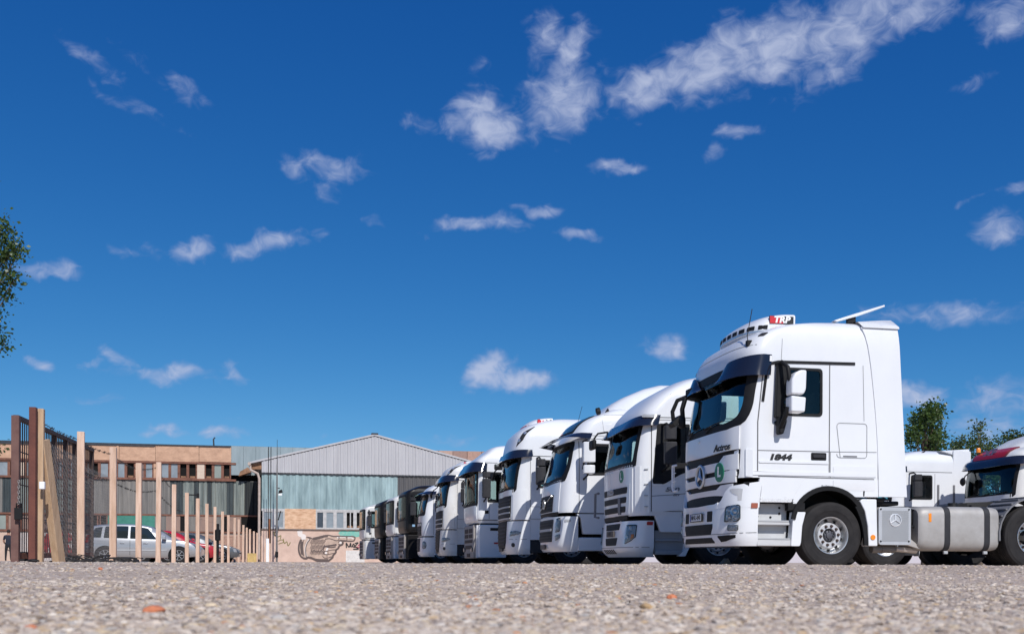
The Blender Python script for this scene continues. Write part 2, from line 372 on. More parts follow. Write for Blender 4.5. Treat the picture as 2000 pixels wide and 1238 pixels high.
def ring(mb, fm, O, I, off=.01, depth=.04, n=72, rows=3):
    O, I = resample(O, n), resample(I, n); vs = []; fs = []
    rr = [(O, off - depth)] + [([tuple(Vector(O[k]).lerp(Vector(I[k]), j / rows)) for k in range(n)], off) for j in range(rows + 1)] + [(I, off - depth)]
    for P, o in rr: vs += [offp(fm, p[0], p[1], o) for p in P]
    for j in range(len(rr) - 1):
        for k in range(n): fs.append((j * n + k, (j + 1) * n + k, (j + 1) * n + (k + 1) % n, j * n + (k + 1) % n))
    return mb.add(vs, fs)
def cols(mb, fm, C, rows=3, off=.02, depth=.03, sub=.08, offf=None, both=False):
    """columns (u, v0, v1): a plate with a free top and bottom edge, following the body"""
    D = []
    for i in range(len(C) - 1):
        k = max(1, int(abs(C[i + 1][0] - C[i][0]) / sub)); D += [tuple(C[i][a] + (C[i + 1][a] - C[i][a]) * j / k for a in range(3)) for j in range(k)]
    D.append(C[-1]); R = rows + 3; vs = []; fs = []
    for u, v0, v1 in D:
        o = lambda s: (offf(u, s) if offf else off)
        vs.append(offp(fm, u, v0, o(0) - depth))
        for j in range(rows + 1): s = j / rows; vs.append(offp(fm, u, v0 + (v1 - v0) * s, o(s)))
        vs.append(offp(fm, u, v1, o(1) - depth))
    n = len(D)
    for i in range(n - 1):
        for j in range(R - 1): fs.append((i * R + j, (i + 1) * R + j, (i + 1) * R + j + 1, i * R + j + 1))
        if both: fs.append((i * R + R - 1, (i + 1) * R + R - 1, (i + 1) * R, i * R))
    fs.append(tuple(range(R))); fs.append(tuple((n - 1) * R + j for j in range(R)))
    return mb.add(vs, fs)
def line(mb, fm, pts, w=.014, off=.004, sub=.08):     # a narrow gap strip along the body
    D = []
    for i in range(len(pts) - 1):
        a, b = Vector(pts[i]), Vector(pts[i + 1]); k = max(1, int((b - a).length / sub)); D += [a.lerp(b, j / k) for j in range(k)]
    D.append(Vector(pts[-1])); vs = []; fs = []
    for i, p in enumerate(D):
        t = D[min(i + 1, len(D) - 1)] - D[max(0, i - 1)]; t.normalize(); q = Vector((-t.y, t.x)) * (w / 2)
        vs += [offp(fm, *(p + q), off), offp(fm, *(p - q), off)]
    for i in range(len(D) - 1): fs.append((2 * i, 2 * i + 1, 2 * i + 3, 2 * i + 2))
    return mb.add(vs, fs)
# ------------------------------------------------------------------ truck parts
ROW = 'tractor units parked side by side in the row'
def mesh_of(mb, name, m, **k):
    o = mb.build(name, m, **k); me = o.data; bpy.data.objects.remove(o); return me
_tyre = [(.292, -.135), (.31, -.145), (.40, -.158), (.49, -.152), (.522, -.135), (.534, -.11)]
for g in (-.075, -.025, .025, .075): _tyre += [(.535, g - .009), (.52, g - .006), (.52, g + .006), (.535, g + .009)]
_tyre += [(.534, .11), (.522, .137), (.505, .146), (.49, .150), (.484, .1555), (.44, .158), (.395, .157), (.389, .1535), (.35, .150), (.31, .145), (.292, .135)]
TYRE_ME = mesh_of(MB().lathe(_tyre, (0, 0, 0), 56, 'y', -1), 'wheel', RUBBER, ang=28)
RIMF_ME = mesh_of(MB().lathe([(.292, .13), (.299, .149), (.295, .154), (.285, .152), (.279, .14), (.273, .10), (.268, .06), (.262, .03), (.25, .012), (.232, .02), (.212, .05), (.2, .075)], (0, 0, 0), 56, 'y', -1), 'rim', RIMM)
RIMR_ME = mesh_of(MB().lathe([(.292, .13), (.299, .149), (.295, .154), (.285, .152), (.279, .14), (.273, .10), (.268, .0), (.26, -.04), (.235, -.05), (.12, -.045)], (0, 0, 0), 48, 'y', -1), 'rim', RIMM)
def _disc():
    m = MB().lathe([(.203, .07), (.2, .088), (.19, .096), (.115, .096), (.111, .085), (.108, .04)], (0, 0, 0), 48, 'y', -1)
    return mesh_of(m, 'wheel_disc', RIMW)
DISC_ME = _disc()
def _nuts(a, rb=.153):
    m = MB()
    for k in range(10):
        q = 2 * math.pi * (k + .15) / 10; m.lathe([(.026, .0), (.026, .004), (.019, .006), (.019, .03), (.012, .036), (.001, .036)], (rb * math.cos(q), -a, rb * math.sin(q)), 10, 'y', -1)
    return mesh_of(m, 'wheel_nuts', RUSTN)
NUTF_ME, NUTR_ME = _nuts(.094), _nuts(-.044, .165)
def _hub(a):
    m = MB().lathe([(.108, a - .05), (.085, a - .02), (.08, a + .005), (.052, a + .012), (.05, a + .03), (.03, a + .034), (.001, a + .034)], (0, 0, 0), 28, 'y', -1)
    for k in range(8):
        q = 2 * math.pi * k / 8; m.lathe([(.012, 0), (.012, .03), (.001, .03)], (.072 * math.cos(q), -a + .002, .072 * math.sin(q)), 8, 'y', -1)
    return mesh_of(m, 'hub', HUBM)
HUBF_ME, HUBR_ME = _hub(.07), _hub(.10)
def _hand():
    m = MB()
    for k in range(10):
        q = 2 * math.pi * (k + .65) / 10; m.lathe([(.001, .004), (.024, .003), (.026, -.002)], (.234 * math.cos(q), -.03, .234 * math.sin(q)), 12, 'y', -1)
    return mesh_of(m, 'hand_holes', SEAM)
HAND_ME = _hand()
def wheel(par, x, sg, rear=False, hub=None):
    w = link('wheel', TYRE_ME, None, par); w.location = (x, sg * (1.06 if not rear else 1.07), .535)
    if sg > 0: w.rotation_euler = (0, 0, math.pi)
    link('rim', RIMR_ME if rear else RIMF_ME, None, w)
    if not rear: link('wheel_disc', DISC_ME, None, w); link('hand_holes', HAND_ME, None, w)['kind'] = 'stuff'
    link('wheel_nuts', NUTR_ME if rear else NUTF_ME, None, w)['kind'] = 'stuff'; link('hub', HUBR_ME if rear else HUBF_ME, None, w)
    if rear:
        v = link('wheel', TYRE_ME, None, par); v.location = (x, sg * .72, .535)
    return w

def chassis(root, wb, fx, rail0=.9, tank=True, tone=STEELD, length=None, tank_x=None):
    """frame, axles, engine, fifth wheel and rear fenders behind a front axle at fx"""
    rx = fx + wb; end = length or rx + .75
    m = MB()
    for sg in (-1, 1):
        m.box(rail0, end, sg * .43 - .04, sg * .43 + .04, .70, .98)
    for x in (fx - .4, fx + .55, rx - .8, end - .06): m.box(x, x + .08, -.39, .39, .74, .94)
    m.build('chassis_frame', tone, root, bevel=.012)
    m = MB().box(fx - 1.0, fx + .9, -.36, .36, .42, 1.08).box(fx - .95, fx - .8, -.8, .8, .45, 1.1).box(fx + .9, fx + 1.5, -.25, .25, .45, .9)
    m.build('engine_block', STEELD, root, bevel=.04)
    m = MB().tube([(fx, -1.0, .5), (fx, -.5, .44), (fx, .5, .44), (fx, 1.0, .5)], .075, 10).box(fx - .12, fx + .12, -.6, -.45, .38, .62).box(fx - .12, fx + .12, .45, .6, .38, .62)
    m.build('front_axle', STEELD, root)
    m = MB().tube([(rx, -.95, .535), (rx, .95, .535)], .10, 10).lathe([(.05, -.22), (.2, -.14), (.25, 0), (.2, .14), (.05, .22)], (rx, 0, .53), 16, 'y')
    m.build('rear_axle', STEELD, root)
    for sg in (-1, 1):
        wheel(root, fx, sg); wheel(root, rx, sg, True)
        fm = MB(); A = [(rx + .66 * math.cos(q), .56 + .64 * math.sin(q)) for q in [rad(a) for a in range(-8, 189, 14)]]
        pts = A; inner = [(rx + .63 * math.cos(q), .56 + .61 * math.sin(q)) for q in [rad(a) for a in range(188, -9, -14)]]
        vs = []; fs = []
        for (x, z) in A: vs += [(x, sg * 1.25, z), (x, sg * .58, z)]
        for (x, z) in [(rx + .635 * math.cos(q), .56 + .615 * math.sin(q)) for q in [rad(a) for a in range(-8, 189, 14)]]: vs += [(x, sg * 1.25, z), (x, sg * .58, z)]
        n = len(A)
        for i in range(n - 1):
            a = 2 * i; b = 2 * n + 2 * i
            fs += [(a, a + 1, a + 3, a + 2), (b, b + 1, b + 3, b + 2), (a, a + 2, b + 2, b), (a + 1, a + 3, b + 3, b + 1)]
        fm.add(vs, fs)
        for q in range(30, 170, 12):          # ribs across the fender
            fm.bar((rx + .668 * math.cos(rad(q)), sg * 1.22, .56 + .648 * math.sin(rad(q))), (rx + .668 * math.cos(rad(q)), sg * .62, .56 + .648 * math.sin(rad(q))), .035, .02)
        fm.build('mudguard', MIDGREY, root)
    # fifth wheel with its ramps
    cx = rx - .35; T = [(-.55, .18), (-.3, .42), (.1, .46), (.45, .40), (.9, .30), (.95, .16), (.35, .1), (.35, -.1), (.95, -.16), (.9, -.30), (.45, -.40), (.1, -.46), (-.3, -.42), (-.55, -.18)]
    m = MB(); n = len(T)
    zt = lambda x: 1.17 - max(0, x - .3) * .17 - max(0, -.2 - x) * .2
    m.add([(cx + x, y, zt(x)) for x, y in T] + [(cx + x, y, zt(x) - .08) for x, y in T], [tuple(range(n)), tuple(range(2 * n - 1, n - 1, -1))] + [(i, (i + 1) % n, (i + 1) % n + n, i + n) for i in range(n)])
    fw = m.build('fifth_wheel', STEELD, root, bevel=.01)
    MB().box(cx - .28, cx + .22, -.5, -.4, .96, 1.1).box(cx - .28, cx + .22, .4, .5, .96, 1.1).box(cx - .5, cx + .5, -.45, .45, .955, .985).build('mount', STEELD, fw)
    if tank:
        t0, t1 = tank_x or (fx + .95, rx - .75)
        for sg in (-1, 1):
            P = rrect(.62, 1.2, .36, 1.0, .16, 5); mm = MB(); n = len(P)
            mm.add([(t0, sg * y, z) for y, z in P] + [(t1, sg * y, z) for y, z in P], [tuple(range(n)), tuple(range(2 * n - 1, n - 1, -1))] + [(i, (i + 1) % n, (i + 1) % n + n, i + n) for i in range(n)])
            mm.build('fuel_tank', ALU if sg < 0 else DARKGREY, root, bevel=.02)

def seats_dash(par, cab, zf, x0=.25, wdt=1.05):
    """what is seen through the glass: dashboard, wheel, seats"""
    m = MB(); P = [(x0 - .05, zf + .62), (x0 + .15, zf + .78), (x0 + .45, zf + .80), (x0 + .6, zf + .66), (x0 + .62, zf + .3), (x0, zf + .3)]
    m.prism(P, -wdt, wdt); m.build('dashboard', INTER, par, bevel=.03)
    for sg in (-1, 1):
        m = MB().box(1.0, 1.5, sg * .62 - .24, sg * .62 + .24, zf + .35, zf + .52)
        m.prism([(1.42, zf + .48), (1.54, zf + .46), (1.66, zf + 1.12), (1.57, zf + 1.15)], sg * .62 - .23, sg * .62 + .23)
        m.prism([(1.57, zf + 1.13), (1.66, zf + 1.12), (1.68, zf + 1.34), (1.6, zf + 1.35)], sg * .62 - .14, sg * .62 + .14)
        m.build('seat', SEATM, par, bevel=.05)
    c = Vector((x0 + .66, .62, zf + .86)); ax = Vector((.5, 0, .86)); a = Vector((0, 1, 0)); b = ax.cross(a)
    m = MB().tube([c + (a * math.cos(q) + b * math.sin(q)) * .22 for q in [2 * math.pi * i / 24 for i in range(25)]], .018, 6, False)
    m.tube([c + a * .2, c, c - a * .2], .02, 6).tube([c, c - ax * .3], .03, 6); m.build('steering_wheel', PLASTIC, par)

def mirrors(root, cab, x, z, sizes, m, arm_m=PLASTIC, out=.34, sides=(-1, 1), kinds=None):
    """sizes: list of (z bottom, z top, depth in x, width in y)"""
    for sg in sides:
        hw = cab.hw(z)
        mm = MB(); z0 = min(q[0] for q in sizes); z1 = max(q[1] for q in sizes)
        mm.tube([(x, sg * (hw - .02), z1 + .06), (x + .02, sg * (hw + out * .5), z1 + .07), (x + .03, sg * (hw + out * .72), z1 + .03), (x + .03, sg * (hw + out * .72), z0 - .02), (x + .01, sg * (hw - .02), z0 - .10)], .026, 8)
        arm = mm.build('mirror', arm_m, root)
        for (a, b, dx, wy) in sizes:
            P = rpoly([(x + .03, sg * (hw + out - wy / 2)), (x + .03 + dx * .45, sg * (hw + out - wy / 2 - .01)), (x + .03 + dx * .5, sg * (hw + out + wy / 2)), (x + .03, sg * (hw + out + wy / 2)), (x - dx * .45, sg * (hw + out + wy * .25)), (x - dx * .45, sg * (hw + out - wy * .25))], .03)
            MB().prism(P, a, b, 'xy').build('mirror_housing', m, arm, bevel=min(.035, (b - a) * .2), seg=3)

def visor(root, cab, t1, zc, zs, ht, o0, o1, m=VISOR, drop=0.):
    """sun visor: hangs in front of the windscreen's top edge; zc bottom at centre, zs bottom at the ends"""
    mb = MB(); C = []
    for i in range(33):
        t = -t1 + 2 * t1 * i / 32; z0 = zc + (zs - zc) * abs(t / t1) ** 2; C.append((t, z0, z0 + ht * (1 - .25 * abs(t / t1) ** 4)))
    cols(mb, cab.W, C, 4, depth=.022, sub=1, offf=lambda u, s: o0 * (1 - abs(u / t1) ** 6 * .55) * (1 - s) + o1 * s, both=True)
    return mb.build('sun_visor', m, root)

def lamp(root, fm, P, lens_d=.012, dome=.02, housing=PLASTIC, name='headlight', bulbs=(), amber=None):
    h = patch(MB(), fm, P, .004, .02, 2).build(name, housing, root)
    c = (sum(p[0] for p in P) / len(P), sum(p[1] for p in P) / len(P)); I = [(c[0] + (p[0] - c[0]) * .88, c[1] + (p[1] - c[1]) * .88) for p in P]
    patch(MB(), fm, I, .009, .01, 2).build('reflector', REFL, h)
    for (u, v, r) in bulbs:
        p, n = nrm(fm, u, v)
        k = MB(); q = n.to_track_quat('Z', 'Y'); vs = []
        prof = [(r, .0), (r * .95, .012), (r * .8, .012), (r * .55, .004), (r * .3, .012), (.001, .014)]
        for rr, a in prof:
            for j in range(16): vs.append(p + n * .01 + q @ Vector((rr * math.cos(j * math.pi / 8), rr * math.sin(j * math.pi / 8), a)))
        k.add(vs, [(i * 16 + j, i * 16 + (j + 1) % 16, (i + 1) * 16 + (j + 1) % 16, (i + 1) * 16 + j) for i in range(len(prof) - 1) for j in range(16)])
        k.build('bulb', CHROME, h)
    if amber: patch(MB(), fm, amber, .014, .006, 2).build('indicator', AMBER, h)
    patch(MB(), fm, P, .026, .02, 3, dome=dome).build('lens', LENS, h)
    return h

def cab_and_glass(root, cab, zs, ws_out, ws_in, win_out, win_in, paint, floor, dash=True, wframe=PLASTIC, sides=(-1, 1), wsm=WS, extra_f=(), frame_off=.012):
    mid = lambda O, I: [tuple((Vector(a) + Vector(b)) / 2) for a, b in zip(resample(O, 72), resample(I, 72))]
    hs = [mid(win_out, win_in)]; hf = [mid(ws_out, ws_in)]
    mb = MB(); cab.shell(mb, zs, 0, hf, hs); body = mb.build('cab', paint, root, recalc=False, ang=40)
    mb = MB(); zi = [z for z in zs if z < zs[-1] - .08]; cab.shell(mb, zi, .045, hf, hs); mb.build('cab_lining', INTER, body, recalc=False)
    ring(MB(), cab.F, ws_out, ws_in, frame_off, .03).build('windscreen_surround', wframe, body)
    patch(MB(), cab.F, ws_in, .002, .006, 8).build('windscreen', wsm, body)
    for sg in sides:
        ring(MB(), cab.S(sg), win_out, win_in, .012, .03).build('window_surround', PLASTIC, body)
        patch(MB(), cab.S(sg), win_in, .001, .006, 4).build('door_window', SIDEG, body)
    if dash: seats_dash(body, cab, floor)
    return body
def zlist(a, b, st=.055, extra=()):
    n = max(2, int(round((b - a) / st))); return sorted(set([round(a + (b - a) * i / n, 4) for i in range(n + 1)] + [e for e in extra if a < e < b]))

def beacon_bar(root, x0, x1, z, slope=.12, w=1.5, txt=True, red=False):
    """white bowed roof light box with a row of lamps along its front edge"""
    lb = Cab([(z, x0 + .03), (z + .03, x0 - .01), (z + .14, x0), (z + .19, x0 + .05), (z + .26, x0 + .14), (z + .315, x0 + .26), (z + .335, x0 + .36)], [(z, w / 2 - .02), (z + .30, w / 2), (z + .335, w / 2 - .05)], D=.38, n=2.4, xr=x1)
    mb = MB(); lb.shell(mb, [z, z + .03, z + .08, z + .14, z + .165, z + .19, z + .225, z + .26, z + .29, z + .315, z + .335], M=14, K=6); o = mb.build('roof_light_box', WHITE, root, recalc=False, ang=40)
    MB().prism([(x1 - .01, z + .02), (x1 - .01, z + .325), (x1 + .05, z + .14), (x1 + .05, z + .04)], -w / 2 + .12, w / 2 - .12).build('rear_slope', WHITE, o, bevel=.01)
    cols(MB(), lb.W, [(-1.0, z - .045, z + .025), (0, z - .045, z + .025), (1.0, z - .045, z + .025)], 2, -.02, .03).build('dark_base', PLASTIC, o)
    cols(MB(), lb.W, [(-.95, z + .035, z + .06), (0, z + .035, z + .06), (.95, z + .035, z + .06)], 1, .006, .01).build('light_strip_edge', CHROME, o)
    for k in range(9):
        t = -.86 + 1.72 * k / 8
        patch(MB(), lb.W, rrect(t - .075, t + .075, z + .075, z + .14, .01), .006, .03, 2).build('roof_lamp', PLASTIC if not red else REDL, o)
    if txt:
        y = -w / 2
        c = MB().box(x1 - .44, x1 - .03, y - .004, y + .03, z + .165, z + .29).build('name_plate', BLACKPR, o)
        MB().add([(x1 - .44, y - .0065, z + .17), (x1 - .2, y - .0065, z + .17), (x1 - .25, y - .0065, z + .225), (x1 - .2, y - .0065, z + .285), (x1 - .44, y - .0065, z + .285)], [(0, 1, 2, 3, 4)]).build('red_field', REDPR, o, smooth=False)
        text('lettering', 'TRP', .14, (x1 - .24, y - .008, z + .228), SIDE_X, UPZ, WHITEP, o, .001, .2, 1.15, .006)
    return o
def side_doors(root, cab, sides, x0, x1, z0, z1, win, seam=SEAM, handle=None, paint=WHITE):
    for sg in sides:
        fm = cab.S(sg); m = MB()
        line(m, fm, [(x0, z0), (x0, z1)], .016); line(m, fm, [(x1, z0), (x1, z1)], .014); line(m, fm, [(x0, z0), (x1, z0)], .014)
        d = m.build('door_gap', seam, root)
        if handle: patch(MB(), fm, rrect(handle[0], handle[1], handle[2], handle[3], .015), .012, .03).build('door_handle', PLASTIC, root)

# ------------------------------------------------------------------ 1: the big white truck nearest the camera
def smooth_(a, b, t): t = min(1, max(0, (t - a) / (b - a))); return t * t * (3 - 2 * t)
def actros():
    R = thing('tractor_unit', 'largest white tractor unit, nearest the camera, 1844 on its door, star in the grille', 'truck', (6.2, 14.62 + 1.25, 0), ROW)
    cab = Cab([(1.15, .02), (1.3, .01), (1.5, .0), (2.0, .0), (2.25, .01), (2.78, .085), (3.06, .14), (3.3, .15), (3.42, .16), (3.57, .23), (3.66, .29), (3.75, .43), (3.81, .56), (3.87, .74), (3.915, .96), (3.96, 1.3), (4.0, 1.65), (4.03, 1.98)],
              [(1.15, 1.235), (1.4, 1.25), (3.5, 1.245), (3.7, 1.23), (3.8, 1.205), (3.88, 1.15), (3.94, 1.06), (3.98, .96), (4.01, .82), (4.03, .5)], D=.43, n=3.0, xr=2.46)
    ws_o = rpoly([(-1.2, 2.27), (-.9, 2.19), (.9, 2.19), (1.2, 2.27), (1.235, 2.5), (1.23, 3.24), (-1.23, 3.24), (-1.235, 2.5)], [.12, .2, .2, .12, .1, .03, .03, .1])
    ws_i = rpoly([(-1.08, 2.38), (-.85, 2.32), (.85, 2.32), (1.08, 2.38), (1.14, 2.56), (1.12, 3.1), (-1.12, 3.1), (-1.14, 2.56)], [.1, .2, .2, .1, .08, .06, .06, .08])
    wn_o = rpoly([(.71, 2.41), (1.5, 2.41), (1.5, 3.17), (.73, 3.17)], .06); wn_i = rpoly([(.79, 2.45), (1.46, 2.45), (1.46, 3.13), (.8, 3.13)], .05)
    body = cab_and_glass(R, cab, zlist(1.43, 4.03, .045, (3.94, 3.98, 4.01)), ws_o, ws_i, wn_o, wn_i, WHITE, 1.55)
    # cab side below the door line, behind the wheel arch, and the arch itself
    for sg in (-1, 1):
        S = cab.S(sg)
        m = MB(); A = [(1.62 + .61 * math.cos(rad(a)), .70 + .61 * math.sin(rad(a))) for a in range(180, -1, -10)]
        top = [(.98 + 1.28 * i / 18, 1.43) for i in range(19)]
        vs = []; fs = []
        for (x, z), (tx, tz) in zip(A, top):
            zz = max(z, 1.03 if x < 1.62 else 1.15); vs += [(x, sg * 1.25, zz), (tx if abs(tx - x) < .3 else x, sg * 1.25, 1.432), (x, sg * .95, zz)]
        for i in range(18): fs += [(3 * i, 3 * i + 1, 3 * i + 4, 3 * i + 3), (3 * i, 3 * i + 3, 3 * i + 5, 3 * i + 2)]
        m.add(vs, fs).build('arch_panel', WHITE, R)
        m = MB(); vs = []; fs = []                         # black arch lip
        for a in range(172, 12, -8):
            for r, y in ((.545, 1.2), (.545, 1.262), (.61, 1.268), (.62, 1.25)): vs.append((1.62 + r * math.cos(rad(a)) * 1.06, sg * y, .70 + r * math.sin(rad(a))))
        n = 20
        for i in range(n - 1):
            for k in range(3): fs.append((4 * i + k, 4 * i + k + 1, 4 * i + k + 5, 4 * i + k + 4))
        m.add(vs, fs).build('arch_trim', PLASTIC, R)
        m = MB(); vs = []; fs = []                         # dark liner over the tyre
        for a in range(190, -31, -10):
            for y in (1.2, .7): vs.append((1.66 + .6 * math.cos(rad(a)), sg * y, .68 + .6 * math.sin(rad(a))))
        for i in range(len(vs) // 2 - 1): fs.append((2 * i, 2 * i + 1, 2 * i + 3, 2 * i + 2))
        m.add(vs, fs).build('wheel_arch_liner', PLASTIC, R)
        MB().prism([(2.2, 1.15), (2.48, 1.15), (2.47, 1.44), (2.2, 1.44)], sg * 1.25, sg * 1.0).build('cab_corner', WHITE, R, bevel=.01)
        MB().prism(rpoly([(.43, 1.045), (.98, 1.045), (.99, 1.08), (1.06, 1.2), (1.2, 1.43), (.45, 1.43), (.43, 1.3)], .02), sg * 1.252, sg * 1.2).build('door_extension', WHITE, R, bevel=.012)
        # steps between bumper and wheel
        m = MB().box(.42, 1.0, sg * 1.0, sg * 1.05, .36, 1.04).box(.42, .98, sg * 1.05, sg * 1.2, .69, .74).box(.42, 1.0, sg * 1.05, sg * 1.22, .36, .46)
        st = m.build('step_well', GREYP if sg > 0 else mat('step_panel', (.55, .555, .56), .5, var=.1), R, bevel=.012)
        MB().box(.42, .96, sg * 1.05, sg * 1.205, .742, .765).box(.42, .98, sg * 1.05, sg * 1.225, .462, .485).build('step_tread', SILVERGR, st)
        for (bx, bz) in ((.5, .83), (.72, .82), (.87, .88), (.87, .97)): MB().disc((bx, sg * 1.05, bz), .018, 'y', 10, .012, sg).build('bolt', PLASTIC, st)
        MB().box(.93, 1.22, sg * 1.12, sg * 1.24, .92, 1.045).build('step_bracket', PLASTIC, st, bevel=.01)
        MB().prism(rpoly([(.98, .36), (1.13, .36), (1.15, .42), (1.17, .68), (1.23, .90), (1.02, .90)], .02), sg * 1.245, sg * 1.1).build('fender_front', WHITE, R, bevel=.015)
        MB().prism(rpoly([(2.2, 1.12), (2.45, 1.12), (2.47, .37), (2.31, .37), (2.30, .68), (2.25, .92), (2.16, 1.08)], .02), sg * 1.245, sg * 1.02).build('fender_rear', WHITE, R, bevel=.012)
        m = MB(); vs = []; fs = []
        for i in range(9):
            z = .38 + .62 * i / 8; x = 2.30 - .0 - .16 * (i / 8) ** 2.2
            for dx, y in ((-.07, 1.22), (-.07, 1.26), (0, 1.262), (.005, 1.24)): vs.append((x + dx, sg * y, z))
        for i in range(8):
            for k in range(3): fs.append((4 * i + k, 4 * i + k + 1, 4 * i + k + 5, 4 * i + k + 4))
        m.add(vs, fs).build('mudflap_edge', PLASTIC, R)
        MB().disc((2.385, sg * 1.245, .51), .042, 'y', 20, .012, sg).build('side_marker', AMBER, R)
        # doors: gaps, groove lines, handle
        m = MB(); line(m, S, [(.41, 1.47), (.41, 2.3), (.5, 3.1), (.56, 3.24)], .018); line(m, S, [(1.62, 1.46), (1.625, 3.24)], .016); line(m, S, [(.42, 1.855), (1.62, 1.86)], .011); line(m, S, [(.42, 1.452), (2.4, 1.435)], .013)
        m.build('door_gap', mat('door_gap_rubber', (.12, .12, .125), .8), R)
        m = MB(); line(m, S, [(1.63, 1.86), (2.44, 1.87)], .01); line(m, S, [(1.64, 1.44), (1.64, 1.86)], .01)
        line(m, S, rrect(1.75, 2.27, 1.77, 2.32, .06) + [(1.75 + .06, 1.77)], .010); line(m, S, [(2.22, 2.36), (2.2, 3.25)], .008); line(m, S, [(.8, 3.27), (.82, 3.62)], .007)
        m.build('panel_groove', SEAML, R)
        patch(MB(), S, rrect(1.69, 2.42, 1.46, 1.64, .03), .010, .02).build('locker_door', WHITE, R)
        patch(MB(), S, rrect(1.69, 2.42, 1.25, 1.425, .03), .010, .02).build('locker_door', WHITE, R)
        patch(MB(), S, rrect(.43, 1.61, 1.66, 1.70, .02), .012, .02).build('door_crease', WHITE, R)
        patch(MB(), S, rrect(.30, 2.43, 1.47, 1.53, .02), .014, .02).build('sill_moulding', WHITE, R)
        h = patch(MB(), S, rrect(1.31, 1.57, 1.72, 1.84, .02), .006, .02).build('door_handle', PLASTIC, R)
        patch(MB(), S, rrect(1.34, 1.54, 1.76, 1.81, .02), .025, .02).build('grip', DARKGREY, h)
        patch(MB(), S, rrect(1.86, 2.1, 1.785, 1.805, .005), .006, .01).build('locker_latch', MIDGREY, R)
        m = MB(); line(m, S, [(.49, 2.62), (.56, 3.14), (.62, 3.22), (.75, 3.25), (2.06, 3.27)], .045, .012); m.build('rain_gutter', PLASTIC, R)
        # air deflector behind the cab
        P = [(2.19, 3.87), (2.3, 3.45), (2.35, 3.1), (2.46, 1.93), (2.48, 1.16), (2.93, 1.16), (2.97, 1.22), (2.815, 3.87)]
        m = MB(); n = 9; vs = []; fs = []
        L0 = pchip([(1.16, 2.48), (1.93, 2.455), (3.1, 2.35), (3.5, 2.29), (3.74, 2.235), (3.87, 2.19)]); L1 = lambda z: 2.97 - (z - 1.2) / 2.67 * .155
        zz = zlist(1.16, 3.87, .15)
        for z in zz:
            w = 1.262 - max(0, z - 3.5) ** 2 * .3
            for k in range(5): x = L0(z) + (L1(z) - L0(z)) * k / 4; vs.append((x, sg * (w - .0 * k), z))
            vs.append((L1(z) + .012, sg * (w - .045), z)); vs.append((L1(z) - .02, sg * (w - .05), z)); vs.append((L0(z) + .0, sg * (w - .05), z))
        for i in range(len(zz) - 1):
            for k in range(8): fs.append((8 * i + k, 8 * i + (k + 1) % 8, 8 * i + 8 + (k + 1) % 8, 8 * i + 8 + k))
        fs += [tuple(range(8)), tuple(len(vs) - 8 + k for k in range(8))]
        m.add(vs, fs).build('side_deflector', WHITE, R)
    # roof fairing top piece
    m = MB(); vs = []; fs = []; xs = [2.2, 2.35, 2.6, 2.78, 2.83]; zt = [4.035, 4.05, 4.075, 4.085, 4.06]
    for x, z in zip(xs, zt):
        for k in range(13): u = -1 + 2 * k / 12; vs.append((x, 1.25 * math.copysign(abs(u) ** .8, u), z - .17 * abs(u) ** 7))
    for i in range(4):
        for k in range(12): fs.append((13 * i + k, 13 * i + k + 1, 13 * i + k + 14, 13 * i + k + 13))
    b = len(vs); vs += [(2.83, y, 3.86) for y in (-1.25, 1.25)] + [(2.2, y, 3.86) for y in (-1.25, 1.25)]
    fs += [(52, b) + tuple(range(64, 52, -1))[::-1][:0] + (b + 1, 64), tuple([13 * i for i in range(5)] + [b, b + 2]), tuple([13 * i + 12 for i in range(5)] + [b + 1, b + 3])]
    m.add(vs, fs).build('roof_fairing', WHITE, R, bevel=.0)
    MB().prism([(1.9, 4.0), (2.25, 4.105), (2.74, 4.285), (2.735, 4.315), (2.2, 4.14), (1.85, 4.02)], -.98, -.86).build('roof_flap', WHITE, R, bevel=.005)
    MB().box(2.1, 2.24, -.95, -.89, 4.0, 4.1).build('flap_stay', PLASTIC, R)
    bb = beacon_bar(R, .46, 1.24, 3.79, w=1.66)
    MB().box(.75, 1.2, -.6, .6, 3.70, 3.80).build('roof_mount', PLASTIC, R, bevel=.02)
    mb = MB(); C = []                                   # smoked visor: shallow in the middle, deep towards the ends
    for i in range(45):
        t = -1.04 + 2.08 * i / 44; k = abs(t) / 1.04; z0 = 2.955 + .075 * k ** 2; hgt = .10 + .24 * smooth_(.22, .5, k) - .02 * smooth_(.9, 1, k); C.append((t, z0, z0 + hgt))
    cols(mb, cab.W, C, 5, depth=.02, sub=1, offf=lambda u, s: (.17 - .10 * abs(u) ** 6) * (1 - s) + .05 * s, both=True); vis = mb.build('sun_visor', VISOR, R)
    for sg in (-1, 1): patch(MB(), lambda t, z: offp(cab.W, t, z, .06), rrect(min(sg * 1.0, sg * 1.03), max(sg * 1.0, sg * 1.03), 3.24, 3.33, .01), .01, .02).build('visor_clip', WHITEP, vis)
    # front: hood flap, grille bars with dark slots
    F = cab.F
    base = patch(MB(), F, [(-1.15, 1.86), (-1.13, 1.5), (-1.04, 1.2), (-.8, 1.15), (.8, 1.15), (1.04, 1.2), (1.13, 1.5), (1.15, 1.88)], .004, .02, 8).build('grille', PLASTIC, R)
    ev = [(-1.14, 1.88, 2.25), (-.9, 1.87, 2.205), (-.4, 1.85, 2.20), (0, 1.845, 2.20), (.4, 1.85, 2.20), (.9, 1.87, 2.205), (1.14, 1.88, 2.25)]
    cols(MB(), F, ev, 4, .032, .03, sub=.06).build('hood_flap', WHITE, R)
